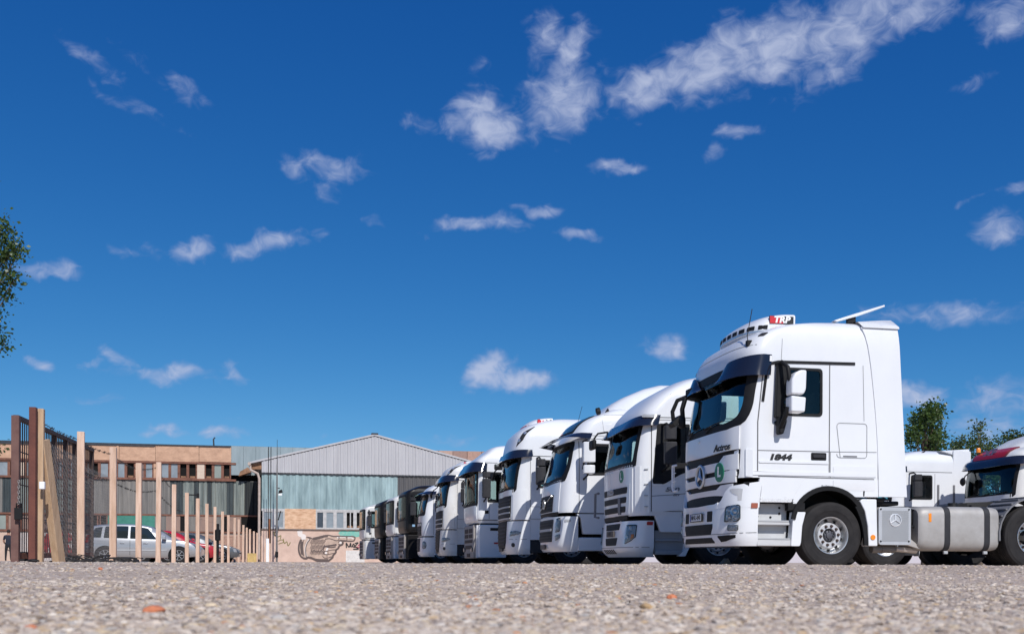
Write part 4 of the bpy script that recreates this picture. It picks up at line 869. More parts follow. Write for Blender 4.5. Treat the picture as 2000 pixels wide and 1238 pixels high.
def volvo():
    R = thing('tractor_unit', 'white tractor unit third from the front, diagonal bar on square grille, white mirrors', 'truck', (5.36, 23.0 + 1.25, 0), ROW)
    cab = Cab([(1.2, .0), (1.3, -.02), (1.7, .0), (2.16, .06), (2.5, .16), (2.87, .26), (3.1, .35), (3.34, .48), (3.47, .6), (3.59, .8), (3.69, 1.04), (3.79, 1.26), (3.84, 1.5), (3.86, 1.7)],
              [(1.2, 1.23), (1.3, 1.245), (3.4, 1.24), (3.6, 1.2), (3.72, 1.12), (3.8, 1.0), (3.86, .7)], D=.44, n=2.7, xr=2.35)
    ws_o = rpoly([(-1.12, 2.02), (0, 1.96), (1.12, 2.02), (1.16, 2.3), (1.1, 2.98), (-1.1, 2.98), (-1.16, 2.3)], .06); ws_i = rpoly([(-1.02, 2.14), (0, 2.06), (1.02, 2.14), (1.06, 2.35), (1.0, 2.88), (-1.0, 2.88), (-1.06, 2.35)], .06)
    wo = rpoly([(.72, 2.16), (1.5, 2.18), (1.5, 2.92), (.78, 2.92)], .05); wi = rpoly([(.77, 2.22), (1.44, 2.24), (1.44, 2.86), (.83, 2.86)], .05)
    cab_and_glass(R, cab, zlist(1.27, 3.86, .05, (3.8, 3.84)), ws_o, ws_i, wo, wi, WHITE, 1.35)
    F, Wm = cab.F, cab.W
    uw = patch(MB(), F, rpoly([(-.84, 3.24), (.84, 3.2), (.98, 3.62), (-.98, 3.62)], .05), .012, .02, 5).build('skylight_surround', PLASTIC, R)
    patch(MB(), F, rpoly([(-.78, 3.28), (.78, 3.25), (.9, 3.58), (-.9, 3.58)], .05), .018, .01, 5).build('skylight_glass', mat('dark_reflective_glass', (.03, .05, .06), .06, spec=.8), uw)
    visor(R, cab, 1.0, 2.86, 3.02, .18, .38, .12, m=VISOR)
    cols(MB(), F, [(-.98, 1.3, 2.06), (0, 1.26, 1.98), (.98, 1.3, 2.06)], 6, .012, .02).build('front_flap', WHITE, R)
    g = patch(MB(), F, rpoly([(-.62, 1.31), (.66, 1.31), (.7, 1.72), (-.66, 1.72)], .03), .02, .03).build('grille', DARKGREY, R)
    for k in range(4): patch(MB(), F, rrect(-.6, .62, 1.36 + k * .085, 1.395 + k * .085, .005), .036, .03).build('grille_slat', PLASTIC, g)
    p0, n0 = nrm(F, -.6, 1.34); p1, n1 = nrm(F, .64, 1.69); MB().bar(p0 + n0 * .045, p1 + n1 * .045, .035, .02).build('diagonal_bar', CHROME, g)
    em = MB().lathe([(.08, .0), (.12, .0), (.12, .02), (.08, .02)], (F(0, 1.515)[0] - .04, 0, 1.515), 24, 'x', -1).build('round_emblem', CHROME, g)
    for z in (1.2,): patch(MB(), F, [(-.9, 1.21), (.9, 1.21), (.95, 1.29), (-.95, 1.29)], .02, .04).build('lower_slot', PLASTIC, R)
    bc = Cab([(.34, .03), (.45, -.03), (.7, -.04), (1.2, -.02)], [(.34, 1.18), (.5, 1.235), (1.2, 1.24)], D=.46, n=2.8, xr=1.0)
    mb = MB(); bc.shell(mb, zlist(.34, 1.18, .06), xr=.5, K=2, rear=False); mb.build('bumper', WHITE, R, recalc=False)
    B, Wb = bc.F, bc.W
    lg = patch(MB(), B, rpoly([(-.72, .58), (.66, .58), (.74, 1.12), (-.8, 1.12)], .04), .012, .02).build('lower_grille', DARKGREY, R)
    patch(MB(), B, rrect(-.7, .64, .84, .9, .01), .024, .02).build('light_band', SILVERGR, lg)
    for z in (.64, .71, .78, .96, 1.03): patch(MB(), B, rrect(-.68, .62, z, z + .03, .005), .022, .02).build('grille_slat', PLASTIC, lg)
    pl = MB().box(bc.xf(.45) - .05, bc.xf(.45) - .02, -.16, .34, .40, .52).build('number_plate', mat('old_plate', (.09, .075, .065), .6), R, bevel=.004)
    for sg in (-1, 1):
        P = rpoly([(sg * .60, .80), (sg * .72, .82), (sg * .74, 1.0), (sg * .72, 1.16), (sg * .62, 1.12)], .03)
        lamp(R, Wb, P, bulbs=((sg * .665, 1.03, .05), (sg * .67, .9, .05)), dome=.012)
        lamp(R, Wb, rpoly([(sg * .60, .6), (sg * .72, .66), (sg * .73, .76), (sg * .6, .72)], .02), name='fog_light', bulbs=((sg * .66, .69, .035),), dome=.006)
        patch(MB(), Wb, rrect(min(sg * .82, sg * .92), max(sg * .82, sg * .92), 1.05, 1.11, .01), .014, .02).build('corner_marker', SILVERGR, R)
        S = cab.S(sg)
        MB().prism(rpoly([(.45, 1.24), (2.3, 1.24), (2.3, 1.12), (1.36, 1.12), (1.22, 1.0), (1.12, .76), (.62, .76), (.56, 1.15)], .03), sg * 1.238, sg * 1.1).build('door_extension', WHITE, R, bevel=.02)
        MB().prism(rpoly([(.5, .36), (1.15, .36), (1.15, .68), (.5, .68)], .03), sg * 1.235, sg * 1.0).build('step_fairing', GREYP if sg > 0 else WHITE, R, bevel=.02)
        m = MB(); line(m, S, [(.55, 3.12), (.9, 3.11), (2.3, 3.11)], .012); line(m, S, [(.5, 3.03), (2.3, 3.04)], .014); line(m, S, [(1.15, 3.62), (1.08, 3.5), (1.12, 3.22), (1.25, 3.16)], .007); line(m, S, [(1.15, 3.62), (2.3, 3.66)], .007); m.build('roof_seam', SEAML, R)
        m = MB().tube([(1.0, sg * 1.02, 3.72), (1.08, sg * 1.02, 3.74)], .085, 10).build('roof_spotlight', PLASTIC, R) if sg < 0 else None
        MB().tube([offp(S, .6, 2.3, .02), offp(S, .72, 2.9, .02)], .02, 6).build('pillar_trim', PLASTIC, R)
    side_doors(R, cab, (-1, 1), .52, 1.6, 1.26, 2.97, None, SEAML, (1.35, 1.55, 1.62, 1.7))
    wheel_arch(R, 1.78, PLASTIC, 1.2, .62, 1.18, 2.3, False)
    mirrors(R, cab, .62, 2.5, [(2.42, 2.9, .26, .22), (2.16, 2.36, .24, .22)], WHITE, out=.42)
    # tall roof deflector
    m = MB(); vs = []; fs = []; pr_ = [(1.3, 3.80, .9), (1.5, 3.98, 1.0), (1.8, 4.16, 1.08), (2.3, 4.38, 1.12), (2.7, 4.49, 1.13), (3.05, 4.50, 1.12)]
    for x, z, w in pr_:
        for k in range(15):
            u = -1 + k / 7; vs.append((x + .25 * abs(u) ** 4, w * math.copysign(abs(u) ** .85, u), z - (z - 3.72) * abs(u) ** 6))
    for i in range(len(pr_) - 1):
        for k in range(14): fs.append((15 * i + k, 15 * i + k + 1, 15 * i + k + 16, 15 * i + k + 15))
    m.add(vs, fs).build('roof_deflector', WHITE, R)
    for y in (-.95, .95): MB().prism([(1.22, 3.7), (1.3, 3.82), (1.35, 3.7)], y - .03, y + .03).build('roof_clamp', PLASTIC, R)
    m = MB().tube([offp(F, -.4, 3.6, .02), offp(F, -.35, 3.9, .5)], .006, 4); p = Vector(F(-.3, 3.62)); MB().tube([p, p + Vector((.10, -.05, .42))], .006, 4).build('roof_aerial', PLASTIC, R)
    std_extras(R, 1.78, 3.7)
    return R
volvo()

def daf(name, label, loc, top=4.17, bar=True, plate=None, simple=False, paint=WHITE, spots=True, light_red=True, visor_drop=0., group=ROW, grille=True, mirror_m=DARKGREY):
    R = thing(name, label, 'truck', loc, group)
    k = (top - 2.95) / (4.17 - 2.95); zz = lambda z: z if z < 2.95 else 2.95 + (z - 2.95) * k
    cab = Cab([(1.2, .0), (1.35, -.02), (2.17, .0), (2.6, .04), (zz(2.95), .1), (zz(3.15), .08), (zz(3.35), .12), (zz(3.56), .18), (zz(3.66), .23), (zz(3.77), .34), (zz(3.91), .52), (zz(4.0), .74), (zz(4.09), 1.05), (zz(4.15), 1.4), (top, 1.7)],
              [(1.2, 1.24), (1.35, 1.25), (zz(3.5), 1.245), (zz(3.75), 1.2), (zz(3.92), 1.1), (zz(4.05), .95), (zz(4.13), .78), (top, .5)], D=.5, n=3.1, xr=2.3)
    ws_o = rpoly([(-1.15, 2.02), (1.15, 2.02), (1.18, 3.04), (-1.18, 3.04)], .07); ws_i = rpoly([(-1.08, 2.13), (1.08, 2.13), (1.10, 2.96), (-1.10, 2.96)], .07)
    wo = rpoly([(.76, 2.14), (1.55, 2.14), (1.55, 2.92), (.80, 2.92)], .06); wi = rpoly([(.82, 2.2), (1.49, 2.2), (1.49, 2.86), (.86, 2.86)], .05)
    cab_and_glass(R, cab, zlist(1.25, top, .055, (zz(4.13), zz(4.05))), ws_o, ws_i, wo, wi, paint, 1.4)
    F, Wm = cab.F, cab.W
    visor(R, cab, 1.02, 2.90, 3.0, .25, .22, .06)
    if bar: beacon_bar(R, .55, 1.3, top - .345, w=1.5, red=light_red)
    if spots:
        for sg in (-1, 1):
            h = patch(MB(), Wm, rpoly([(sg * .66, zz(3.28)), (sg * .80, zz(3.46)), (sg * .86, zz(3.86)), (sg * .74, zz(3.70))], .03), .012, .03, 3).build('roof_spotlight', DARKGREY, R)
            for t, z, r in ((.72, zz(3.46), .055), (.79, zz(3.66), .05)):
                p, n = nrm(Wm, sg * t, z); q = n.to_track_quat('Z', 'Y'); m = MB(); m.add([p + n * .02 + q @ Vector((r * math.cos(a), r * math.sin(a), 0)) for a in [i * math.pi / 7 for i in range(14)]] + [p + n * .045], [(i, (i + 1) % 14, 14) for i in range(14)]); m.build('bulb', CHROME, h)
    if plate:
        o = patch(MB(), F, rpoly([(-.72, 3.16), (.72, 3.16), (.80, 3.30), (.76, 3.50), (-.76, 3.50), (-.80, 3.30)], .06), .03, .04, 6).build('roof_sign', mat('red_sign_edge', (.16, .03, .035), .4), R)
        patch(MB(), F, rpoly([(-.68, 3.19), (.68, 3.19), (.75, 3.31), (.72, 3.48), (-.72, 3.48), (-.75, 3.31)], .06), .036, .01, 6).build('red_face', mat('red_sign', (.36, .012, .02), .3), o)
        p, n = nrm(F, .0, 3.34); text('lettering', plate, .30, p + n * .055 + Vector((-.01, 0, 0)), FRONT_X, (n.z * -1 * 0 + .35, 0, 1), mat('sign_letters', (.24, .17, .22), .4), o, .004, .1, 1.6, .014)
    cols(MB(), F, [(-1.02, 1.95, 2.1), (0, 1.92, 2.08), (1.02, 1.95, 2.1)], 3, .014, .02).build('front_flap', paint, R)
    g = patch(MB(), F, rpoly([(-.92, 1.26), (.92, 1.26), (.96, 1.5), (.96, 1.93), (-.96, 1.93), (-.96, 1.5)], .04), .012, .02, 5).build('grille', PLASTIC, R)
    for z in (1.28, 1.44, 1.60): patch(MB(), F, rpoly([(-.92, z), (.92, z), (.94, z + .045), (-.94, z + .045)], .01), .034, .03).build('grille_bar', SILVERGR, g)
    for z in (1.36, 1.52, 1.70, 1.79): patch(MB(), F, rpoly([(-.7, z), (.9, z), (.9, z + .05), (-.7, z + .05)], .01), .024, .03).build('grille_slat', DARKGREY, g)
    bc = Cab([(.3, .06), (.42, .0), (.6, -.03), (1.24, -.02)], [(.3, 1.18), (.45, 1.24), (1.24, 1.25)], D=.5, n=3.1, xr=.6)
    mb = MB(); bc.shell(mb, zlist(.3, 1.22, .07), xr=.56, K=2, rear=False); mb.build('bumper', paint, R, recalc=False)
    B, Wb = bc.F, bc.W
    lg = patch(MB(), B, rpoly([(-.46, .46), (.46, .46), (.62, .62), (.70, 1.23), (-.70, 1.23), (-.62, .62)], .05), .012, .02, 4).build('lower_grille', PLASTIC, R)
    for i in range(6): w = .48 + .03 * i; patch(MB(), B, rrect(-w, w, .56 + i * .105, .60 + i * .105, .008), .03, .03).build('grille_slat', DARKGREY, lg)
    MB().box(-.06, -.03, -.26, .26, .38, .47).build('number_plate', mat('old_plate', (.09, .075, .065), .6), R, bevel=.004)
    m = MB(); line(m, Wb, [(-1, .72), (-.6, .72)], .012); line(m, Wb, [(.6, .72), (1, .72)], .012); m.build('bumper_gap', SEAML, R)
    for sg in (-1, 1):
        P = rpoly([(sg * .62, .80), (sg * .82, .84), (sg * .90, .90), (sg * .80, .95), (sg * .64, .93)], .02)
        lamp(R, Wb, P, bulbs=((sg * .675, .865, .045), (sg * .75, .885, .045)), dome=.008)
        patch(MB(), Wb, [(sg * .72 + sg * .05 * math.cos(q), .56 + .06 * math.sin(q)) for q in [i * math.pi / 8 for i in range(16)]], .006, .02, 2).build('fog_light', DARKGREY, R)
        cols(MB(), Wm, [(sg * .70, 1.26, 2.1), (sg * .8, 1.26, 2.1), (sg * .98, 1.26, 2.08)][::sg], 4, .014, .02).build('corner_panel', paint, R)
        S = cab.S(sg)
        m = MB(); line(m, S, [(.4, 3.0), (.7, 3.02), (2.25, 3.02)], .016); line(m, S, [(.56, 1.62), (2.25, 1.62)], .008); m.build('roof_seam', SEAM if sg < 0 else SEAML, R)
        MB().prism(rpoly([(.56, 1.27), (1.3, 1.27), (1.2, .95), (1.1, .7), (.56, .7)], .02), sg * 1.24, sg * 1.12).build('door_extension', paint, R, bevel=.015)
        MB().prism(rpoly([(.56, .34), (1.1, .34), (1.1, .67), (.56, .67)], .02), sg * 1.235, sg * 1.05).build('step_fairing', DARKGREY, R, bevel=.015)
    side_doors(R, cab, (-1, 1), .56, 1.64, 1.28, 2.97, None, SEAML, (1.4, 1.6, 1.66, 1.73))
    wheel_arch(R, 1.75, paint, 1.27, .63, 1.1, 2.3, True)
    mirrors(R, cab, .74, 2.5, [(2.2, 2.68, .24, .22), (2.70, 2.9, .22, .2)], mirror_m, out=.40)
    for y0, y1 in ((-.8, -.25), (-.15, .4), (.45, .95)):
        MB().tube([offp(F, y0 + (y1 - y0) * i / 4, 2.10 + .08 * i / 4, .03) for i in range(5)], .012, 5).build('wiper', PLASTIC, R)
    pm = MB().tube([offp(F, -.7, 2.9, .05), offp(F, -.72, 2.72, .2), offp(F, -.72, 2.62, .22)], .02, 6).build('front_mirror', PLASTIC, R)
    p = Vector(offp(F, -.72, 2.56, .24)); MB().lathe([(.001, -.06), (.1, -.04), (.13, 0), (.1, .03), (.001, .04)], p, 14, 'x').build('mirror_housing', PLASTIC, pm)
    std_extras(R, 1.75, 3.7)
    return R
daf('tractor_unit', 'white tractor unit fourth from the front, triangular roof spotlights and tall black slatted grille', (4.95, 27.0 + 1.25, 0))

def magnum(label, loc, paint, top=3.88, visor_on=True, group=ROW, lamp_m=None, base=None, turn=0.):
    R = thing('tractor_unit', label, 'truck', loc, group, rad(turn)); base = base or paint
    k = (top - 3.0) / .88; zz = lambda z: z if z < 3 else 3 + (z - 3) * k
    cab = Cab([(1.32, .1), (1.42, .02), (1.6, .0), (2.9, .0), (zz(3.25), .03), (zz(3.39), .12), (zz(3.58), .38), (zz(3.77), .62), (zz(3.84), .86), (top, 1.2)],
              [(1.32, 1.2), (1.45, 1.24), (zz(3.3), 1.24), (zz(3.6), 1.17), (zz(3.78), 1.0), (top, .7)], D=.34, n=3.8, xr=2.2)
    ws_o = rpoly([(-1.16, 1.86), (1.16, 1.86), (1.17, 3.05), (-1.17, 3.05)], .05); ws_i = rpoly([(-1.08, 1.96), (1.08, 1.96), (1.09, 2.96), (-1.09, 2.96)], .05)
    wo = rpoly([(.40, 1.98), (1.25, 1.98), (1.25, 2.95), (.40, 2.95)], .05); wi = rpoly([(.46, 2.04), (1.19, 2.04), (1.19, 2.89), (.46, 2.89)], .05)
    cab_and_glass(R, cab, zlist(1.32, top, .07, (zz(3.78), zz(3.84))), ws_o, ws_i, wo, wi, paint, 1.3)
    F, Wm = cab.F, cab.W
    if visor_on:
        visor(R, cab, 1.02, 2.92, 2.95, .34, .26, .08, m=VISOR if paint is not BLACKP else PLASTIC)
    cols(MB(), F, [(-1.1, 1.4, 1.88), (0, 1.38, 1.88), (1.1, 1.4, 1.88)], 5, .014, .02).build('front_panel', paint, R)
    for y in (-.5, .1, .6):
        MB().tube([offp(F, y - .3 + .6 * i / 4, 1.93 + .1 * i / 4, .035) for i in range(5)], .014, 5).build('wiper', PLASTIC, R)
    for sg in (-1, 1):
        S = cab.S(sg); fr = MB().prism(rpoly([(.14, .22), (1.02, .22), (1.05, .6), (1.36, 1.05), (1.36, 1.27), (.14, 1.27)], .03), sg * 1.23, sg * 1.02).build('front_fender', base, R, bevel=.03)
        MB().box(.5, .9, sg * 1.225, sg * 1.236, 1.08, 1.17).build('vent', PLASTIC, fr); MB().box(.62, .76, sg * 1.225, sg * 1.24, .66, .71).build('side_marker', REDL, fr)
        patch(MB(), S, rrect(.62, 1.1, 3.02, 3.2, .04), .01, .02).build('bunk_window', PLASTIC, R)
        patch(MB(), S, rrect(.32, .44, 1.62, 1.72, .01), .012, .02).build('cab_badge', PLASTIC if paint is WHITE else (lamp_m or DARKGREY), R)
        m = MB(); line(m, S, [(.30, 3.24), (2.1, 3.24)], .014); line(m, S, [(.46, 1.45), (.46, 1.95)], .012); line(m, S, [(.1, 1.42), (2.1, 1.42)], .02); m.build('door_gap', SEAM, R)
    m = MB().prism(rpoly([(-.82, .2), (.82, .2), (.86, .5), (.86, 1.28), (-.86, 1.28), (-.86, .5)], .04), .02, .4, 'yz'); gb = m.build('front_box', mat('dusty_grey_front', (.30, .275, .255), .6, var=.1), R, bevel=.03)
    for sg in (-1, 1): MB().prism([(sg * 1.02, .22), (sg * .84, .22), (sg * .84, 1.26), (sg * 1.02, 1.26)], .10, .4, 'yz').build('box_side', base, R)
    for y0, y1, z0, z1 in ((-.7, -.08, 1.02, 1.16), (.08, .7, 1.02, 1.16), (-.7, -.08, .86, .98), (.08, .7, .86, .98), (-.7, .7, .70, .80), (-.6, .6, .5, .62), (-.3, .3, .24, .36)):
        MB().prism(rrect(y0, y1, z0, z1, .02), .008, .03, 'yz').build('front_opening', mat('brown_black', (.035, .022, .018), .7), gb)
    for sg in (-1, 1):
        lamp(R, lambda u, v: (.0, -u, v), rrect(min(sg * .62, sg * .8), max(sg * .62, sg * .8), .42, .54, .02), bulbs=((sg * .71, .48, .045),), dome=.003)
    MB().box(.2, 2.1, -1.0, 1.0, 1.26, 1.34).build('cab_gap', PLASTIC, R)
    mirrors(R, cab, .28, 2.4, [(2.1, 2.7, .24, .2), (2.74, 2.92, .22, .2)], DARKGREY, out=.34)
    wheel_arch(R, 1.62, PLASTIC, 1.26, .62, 1.04, 2.25, False)
    std_extras(R, 1.62, 3.7)
    return R
magnum('white high-cab tractor unit fifth from the front, smoked visor over a tall windscreen', (4.55, 31.3 + 1.25, 0), WHITE, turn=2)
daf('tractor_unit', 'white tractor unit sixth from the front, triangular roof spotlights, left of the high cab', (4.02, 35.6 + 1.25, 0), top=3.78, light_red=False, paint=WHITE_DIRTY)

def low_cab():
    R = thing('tractor_unit', 'smaller white tractor unit with dark projecting visor, between the black cab and spotlight truck', 'truck', (3.66, 39.5 + 1.25, 0), ROW)
    cab = Cab([(1.1, .02), (1.3, .0), (2.0, .0), (2.6, .1), (2.9, .18), (3.05, .3), (3.2, .62), (3.32, 1.0), (3.4, 1.5)], [(1.1, 1.23), (3.0, 1.23), (3.2, 1.15), (3.34, .95), (3.4, .6)], D=.42, n=2.7, xr=2.2)
    ws_o = rpoly([(-1.1, 1.92), (1.1, 1.92), (1.12, 2.78), (-1.12, 2.78)], .12); ws_i = rpoly([(-1.02, 2.02), (1.02, 2.02), (1.04, 2.68), (-1.04, 2.68)], .12)
    wo = rpoly([(.7, 1.96), (1.45, 1.96), (1.45, 2.74), (.76, 2.74)], .05); wi = rpoly([(.76, 2.02), (1.39, 2.02), (1.39, 2.68), (.82, 2.68)], .05)
    cab_and_glass(R, cab, zlist(1.1, 3.4, .06), ws_o, ws_i, wo, wi, WHITE, 1.2)
    F, Wm = cab.F, cab.W
    visor(R, cab, 1.0, 2.62, 2.74, .18, .42, .1)
    g = patch(MB(), F, rpoly([(-.7, 1.12), (.7, 1.12), (.74, 1.66), (-.74, 1.66)], .03), .014, .02).build('grille', DARKGREY, R)
    for z in (1.2, 1.32, 1.44): patch(MB(), F, rrect(-.66, .66, z, z + .05, .01), .028, .03).build('grille_slat', PLASTIC, g)
    patch(MB(), F, rrect(-.66, .66, 1.52, 1.62, .01), .026, .02).build('grille_band', SILVERGR, g)
    patch(MB(), F, [(-.8, 1.02), (.8, 1.02), (.8, 1.1), (-.8, 1.1)], .02, .04).build('lower_slot', PLASTIC, R)
    bc = Cab([(.28, .06), (.4, -.02), (1.05, -.02)], [(.28, 1.16), (.45, 1.235), (1.05, 1.235)], D=.45, n=2.8, xr=.6)
    mb = MB(); bc.shell(mb, zlist(.28, 1.05, .07), xr=.52, K=2, rear=False); mb.build('bumper', WHITE, R, recalc=False)
    lg = patch(MB(), bc.F, rpoly([(-.5, .48), (.5, .48), (.62, 1.02), (-.62, 1.02)], .04), .012, .02).build('lower_grille', PLASTIC, R)
    for i in range(3): patch(MB(), bc.F, rrect(-.52, .52, .56 + .15 * i, .61 + .15 * i, .01), .026, .03).build('grille_slat', DARKGREY, lg)
    for sg in (-1, 1):
        lamp(R, bc.W, [(sg * .74 + .09 * math.cos(q), .74 + .15 * math.sin(q)) for q in [i * math.pi / 8 for i in range(16)]], bulbs=((sg * .74, .78, .06), (sg * .74, .66, .05)), dome=.01)
        MB().prism(rpoly([(.5, 1.1), (1.2, 1.1), (1.1, .5), (.5, .34)], .02), sg * 1.225, sg * 1.1).build('step_fairing', WHITE, R, bevel=.015)
        m = MB(); line(m, cab.S(sg), [(.48, 1.15), (.48, 2.8)], .014); m.build('door_gap', SEAML, R)
    mirrors(R, cab, .6, 2.3, [(2.05, 2.5, .22, .2), (2.52, 2.7, .2, .2)], PLASTIC, out=.36)
    wheel_arch(R, 1.72, WHITE, 1.12, .62, 1.1, 2.25, True)
    std_extras(R, 1.72, 3.7)
low_cab()
magnum('nearest black high-cab tractor unit, round blue sticker on its side', (3.25, 44.0 + 1.25, 0), BLACKP, top=3.5, visor_on=False, lamp_m=mat('blue_sticker', (.25, .42, .6), .4), turn=4.5)
magnum('white high-cab tractor unit standing between the two black ones', (2.95, 48.5 + 1.25, 0), WHITE_DIRTY, top=3.46, visor_on=False, turn=5)
magnum('farther black high-cab tractor unit between two white cabs', (2.58, 53.0 + 1.25, 0), BLACKP, top=3.5, visor_on=False, lamp_m=WHITEP, turn=5)
magnum('last white high-cab tractor unit at the far end of the row beside the painted wall', (1.9, 57.5 + 1.25, 0), WHITE_DIRTY, top=3.4, visor_on=False, turn=5)

BACKROW = 'tractor units parked behind the row'
daf('tractor_unit', 'white tractor unit behind the nearest one, dark door window showing above its fuel tank', (17.55, 29.0 + 1.25, 0), top=3.78, bar=False, spots=False, group=BACKROW)
wx = [o for o in bpy.data.objects if o.name.startswith('tractor_unit') and o.parent is None][-1]
for x in (1.72, 2.28): MB().box(x, x + .07, -1.275, -1.25, 1.9, 2.62).build('grab_rail', MIDGREY, wx, bevel=.01)
m = MB(); vs = []; fs = []
for sg in (-1, 1): MB().prism(rpoly([(2.3, 1.3), (2.95, 1.3), (2.92, 3.72), (2.3, 3.74)], .03), sg * 1.25, sg * 1.2).build('side_deflector', WHITE, wx)
MB().prism([(1.9, 3.72), (2.9, 3.80), (2.92, 3.70), (2.3, 3.6)], -1.2, 1.2).build('roof_fairing', WHITE, wx, bevel=.02)
MB().bar((1.15, -1.0, 3.58), (1.45, -1.0, 3.72), .03).build('roof_aerial', PLASTIC, wx)
daf('tractor_unit', 'dusty white tractor unit with a red XF sign over its windscreen, at the right edge', (19.25, 25.4 + 1.25, 0), top=3.62, bar=False, spots=False, plate='XF', paint=WHITE_DIRTY, group=BACKROW, mirror_m=SILVERGR)
xf = [o for o in bpy.data.objects if o.name.startswith('tractor_unit') and o.parent is None][-1]
m = MB(); vs = []; fs = []; pr_ = [(.55, 3.5, .7), (.75, 3.62, .95), (1.2, 3.85, 1.08), (1.7, 4.0, 1.12), (2.4, 4.1, 1.12)]
for x, z, w in pr_:
    for k in range(13): u = -1 + k / 6; vs.append((x + .2 * abs(u) ** 4, w * u, z - (z - 3.4) * abs(u) ** 6))
for i in range(4):
    for k in range(12): fs.append((13 * i + k, 13 * i + k + 1, 13 * i + k + 14, 13 * i + k + 13))
m.add(vs, fs).build('roof_deflector', WHITE_DIRTY, xf)
MB().lathe([(.07, 0), (.07, .1), (.05, .14), (.001, .15)], (.42, .85, 3.50), 14, 'z').build('amber_beacon', AMBER, xf)
# ------------------------------------------------------------------ ground
def smooth(a, b, t): t = min(1, max(0, (t - a) / (b - a))); return t * t * (3 - 2 * t)
def ground_z(x, y):
    d = math.hypot(x, y); side = x * CY - y * SY
    crest = (.083 + .003 * smooth(-3, 4, side)) * smooth(2.2, 7.5, d) * (1 - smooth(8.2, 12.2, d)) if y > 0 else 0
    return crest + (.007 * mnoise.noise((x * 1.3, y * 1.3, 2.)) + .004 * mnoise.noise((x * 4.1, y * 4.1, 5.))) * (1 - .9 * smooth(8, 13, d)) - .004
def ground():
    rs = [0.02, .3, .5, .7]
    while rs[-1] < 16: rs.append(rs[-1] * 1.022)
    while rs[-1] < 5000: rs.append(rs[-1] * 1.25)
    an = []
    a = -180.
    while a < 180: an.append(a); a += .4 if -32 < a - math.degrees(YAW) < 32 else 6
    n = len(an); vs = [(0, 0, ground_z(0, 0))]; fs = []
    for r in rs:
        for q in an:
            x, y = r * math.sin(rad(q)), r * math.cos(rad(q)); vs.append((x, y, ground_z(x, y) if r < 60 else -.004))
    for k in range(n): fs.append((0, 1 + (k + 1) % n, 1 + k))
    for i in range(len(rs) - 1):
        b, c = 1 + i * n, 1 + (i + 1) * n
        for k in range(n): fs.append((b + k, b + (k + 1) % n, c + (k + 1) % n, c + k))
    mb = MB(); mb.v = vs; mb.f = fs
    m = bpy.data.materials.new('gravel_yard'); m.use_nodes = True; nt = m.node_tree; b = nt.nodes['Principled BSDF']; b.inputs['Roughness'].default_value = .93; b.inputs['Specular IOR Level'].default_value = .2
    t = nt.nodes.new('ShaderNodeNewGeometry')
    def noise(sc, det, rough=.6):
        q = nt.nodes.new('ShaderNodeTexNoise'); q.inputs['Scale'].default_value = sc; q.inputs['Detail'].default_value = det; q.inputs['Roughness'].default_value = rough; nt.links.new(t.outputs['Position'], q.inputs['Vector']); return q
    vo = nt.nodes.new('ShaderNodeTexVoronoi'); vo.inputs['Scale'].default_value = 55; nt.links.new(t.outputs['Position'], vo.inputs['Vector'])
    rmp = nt.nodes.new('ShaderNodeValToRGB'); cr = rmp.color_ramp; cr.elements[0].position = 0; cr.elements[0].color = (.36, .285, .245, 1); cr.elements[1].position = 1; cr.elements[1].color = (.74, .65, .59, 1)
    for p, c in ((.2, (.47, .385, .335, 1)), (.45, (.58, .49, .435, 1)), (.62, (.53, .42, .34, 1)), (.72, (.62, .53, .475, 1)), (.9, (.68, .595, .54, 1))): e = cr.elements.new(p); e.color = c
    sp = nt.nodes.new('ShaderNodeSeparateColor'); nt.links.new(vo.outputs['Color'], sp.inputs[0]); nt.links.new(sp.outputs[0], rmp.inputs[0])
    big = noise(.7, 5); r2_ = nt.nodes.new('ShaderNodeValToRGB'); r2_.color_ramp.elements[0].position = .3; r2_.color_ramp.elements[0].color = (.84, .79, .72, 1); r2_.color_ramp.elements[1].position = .7; r2_.color_ramp.elements[1].color = (1.07, 1.03, .98, 1); nt.links.new(big.outputs['Fac'], r2_.inputs[0])
    mu = nt.nodes.new('ShaderNodeMix'); mu.data_type = 'RGBA'; mu.blend_type = 'MULTIPLY'; mu.inputs['Factor'].default_value = 1; nt.links.new(rmp.outputs[0], mu.inputs['A']); nt.links.new(r2_.outputs[0], mu.inputs['B']); nt.links.new(mu.outputs['Result'], b.inputs['Base Color'])
    bp = nt.nodes.new('ShaderNodeBump'); bp.inputs['Strength'].default_value = .7; bp.inputs['Distance'].default_value = .012; inv = nt.nodes.new('ShaderNodeMath'); inv.operation = 'MULTIPLY_ADD'; inv.inputs[1].default_value = -1.2
    fine = noise(160, 3); nt.links.new(vo.outputs['Distance'], inv.inputs[0]); nt.links.new(fine.outputs['Fac'], inv.inputs[2]); nt.links.new(inv.outputs[0], bp.inputs['Height']); nt.links.new(bp.outputs[0], b.inputs['Normal'])
    return mb.build('ground', m, recalc=False, ang=60, kind='structure')
GROUND = ground()

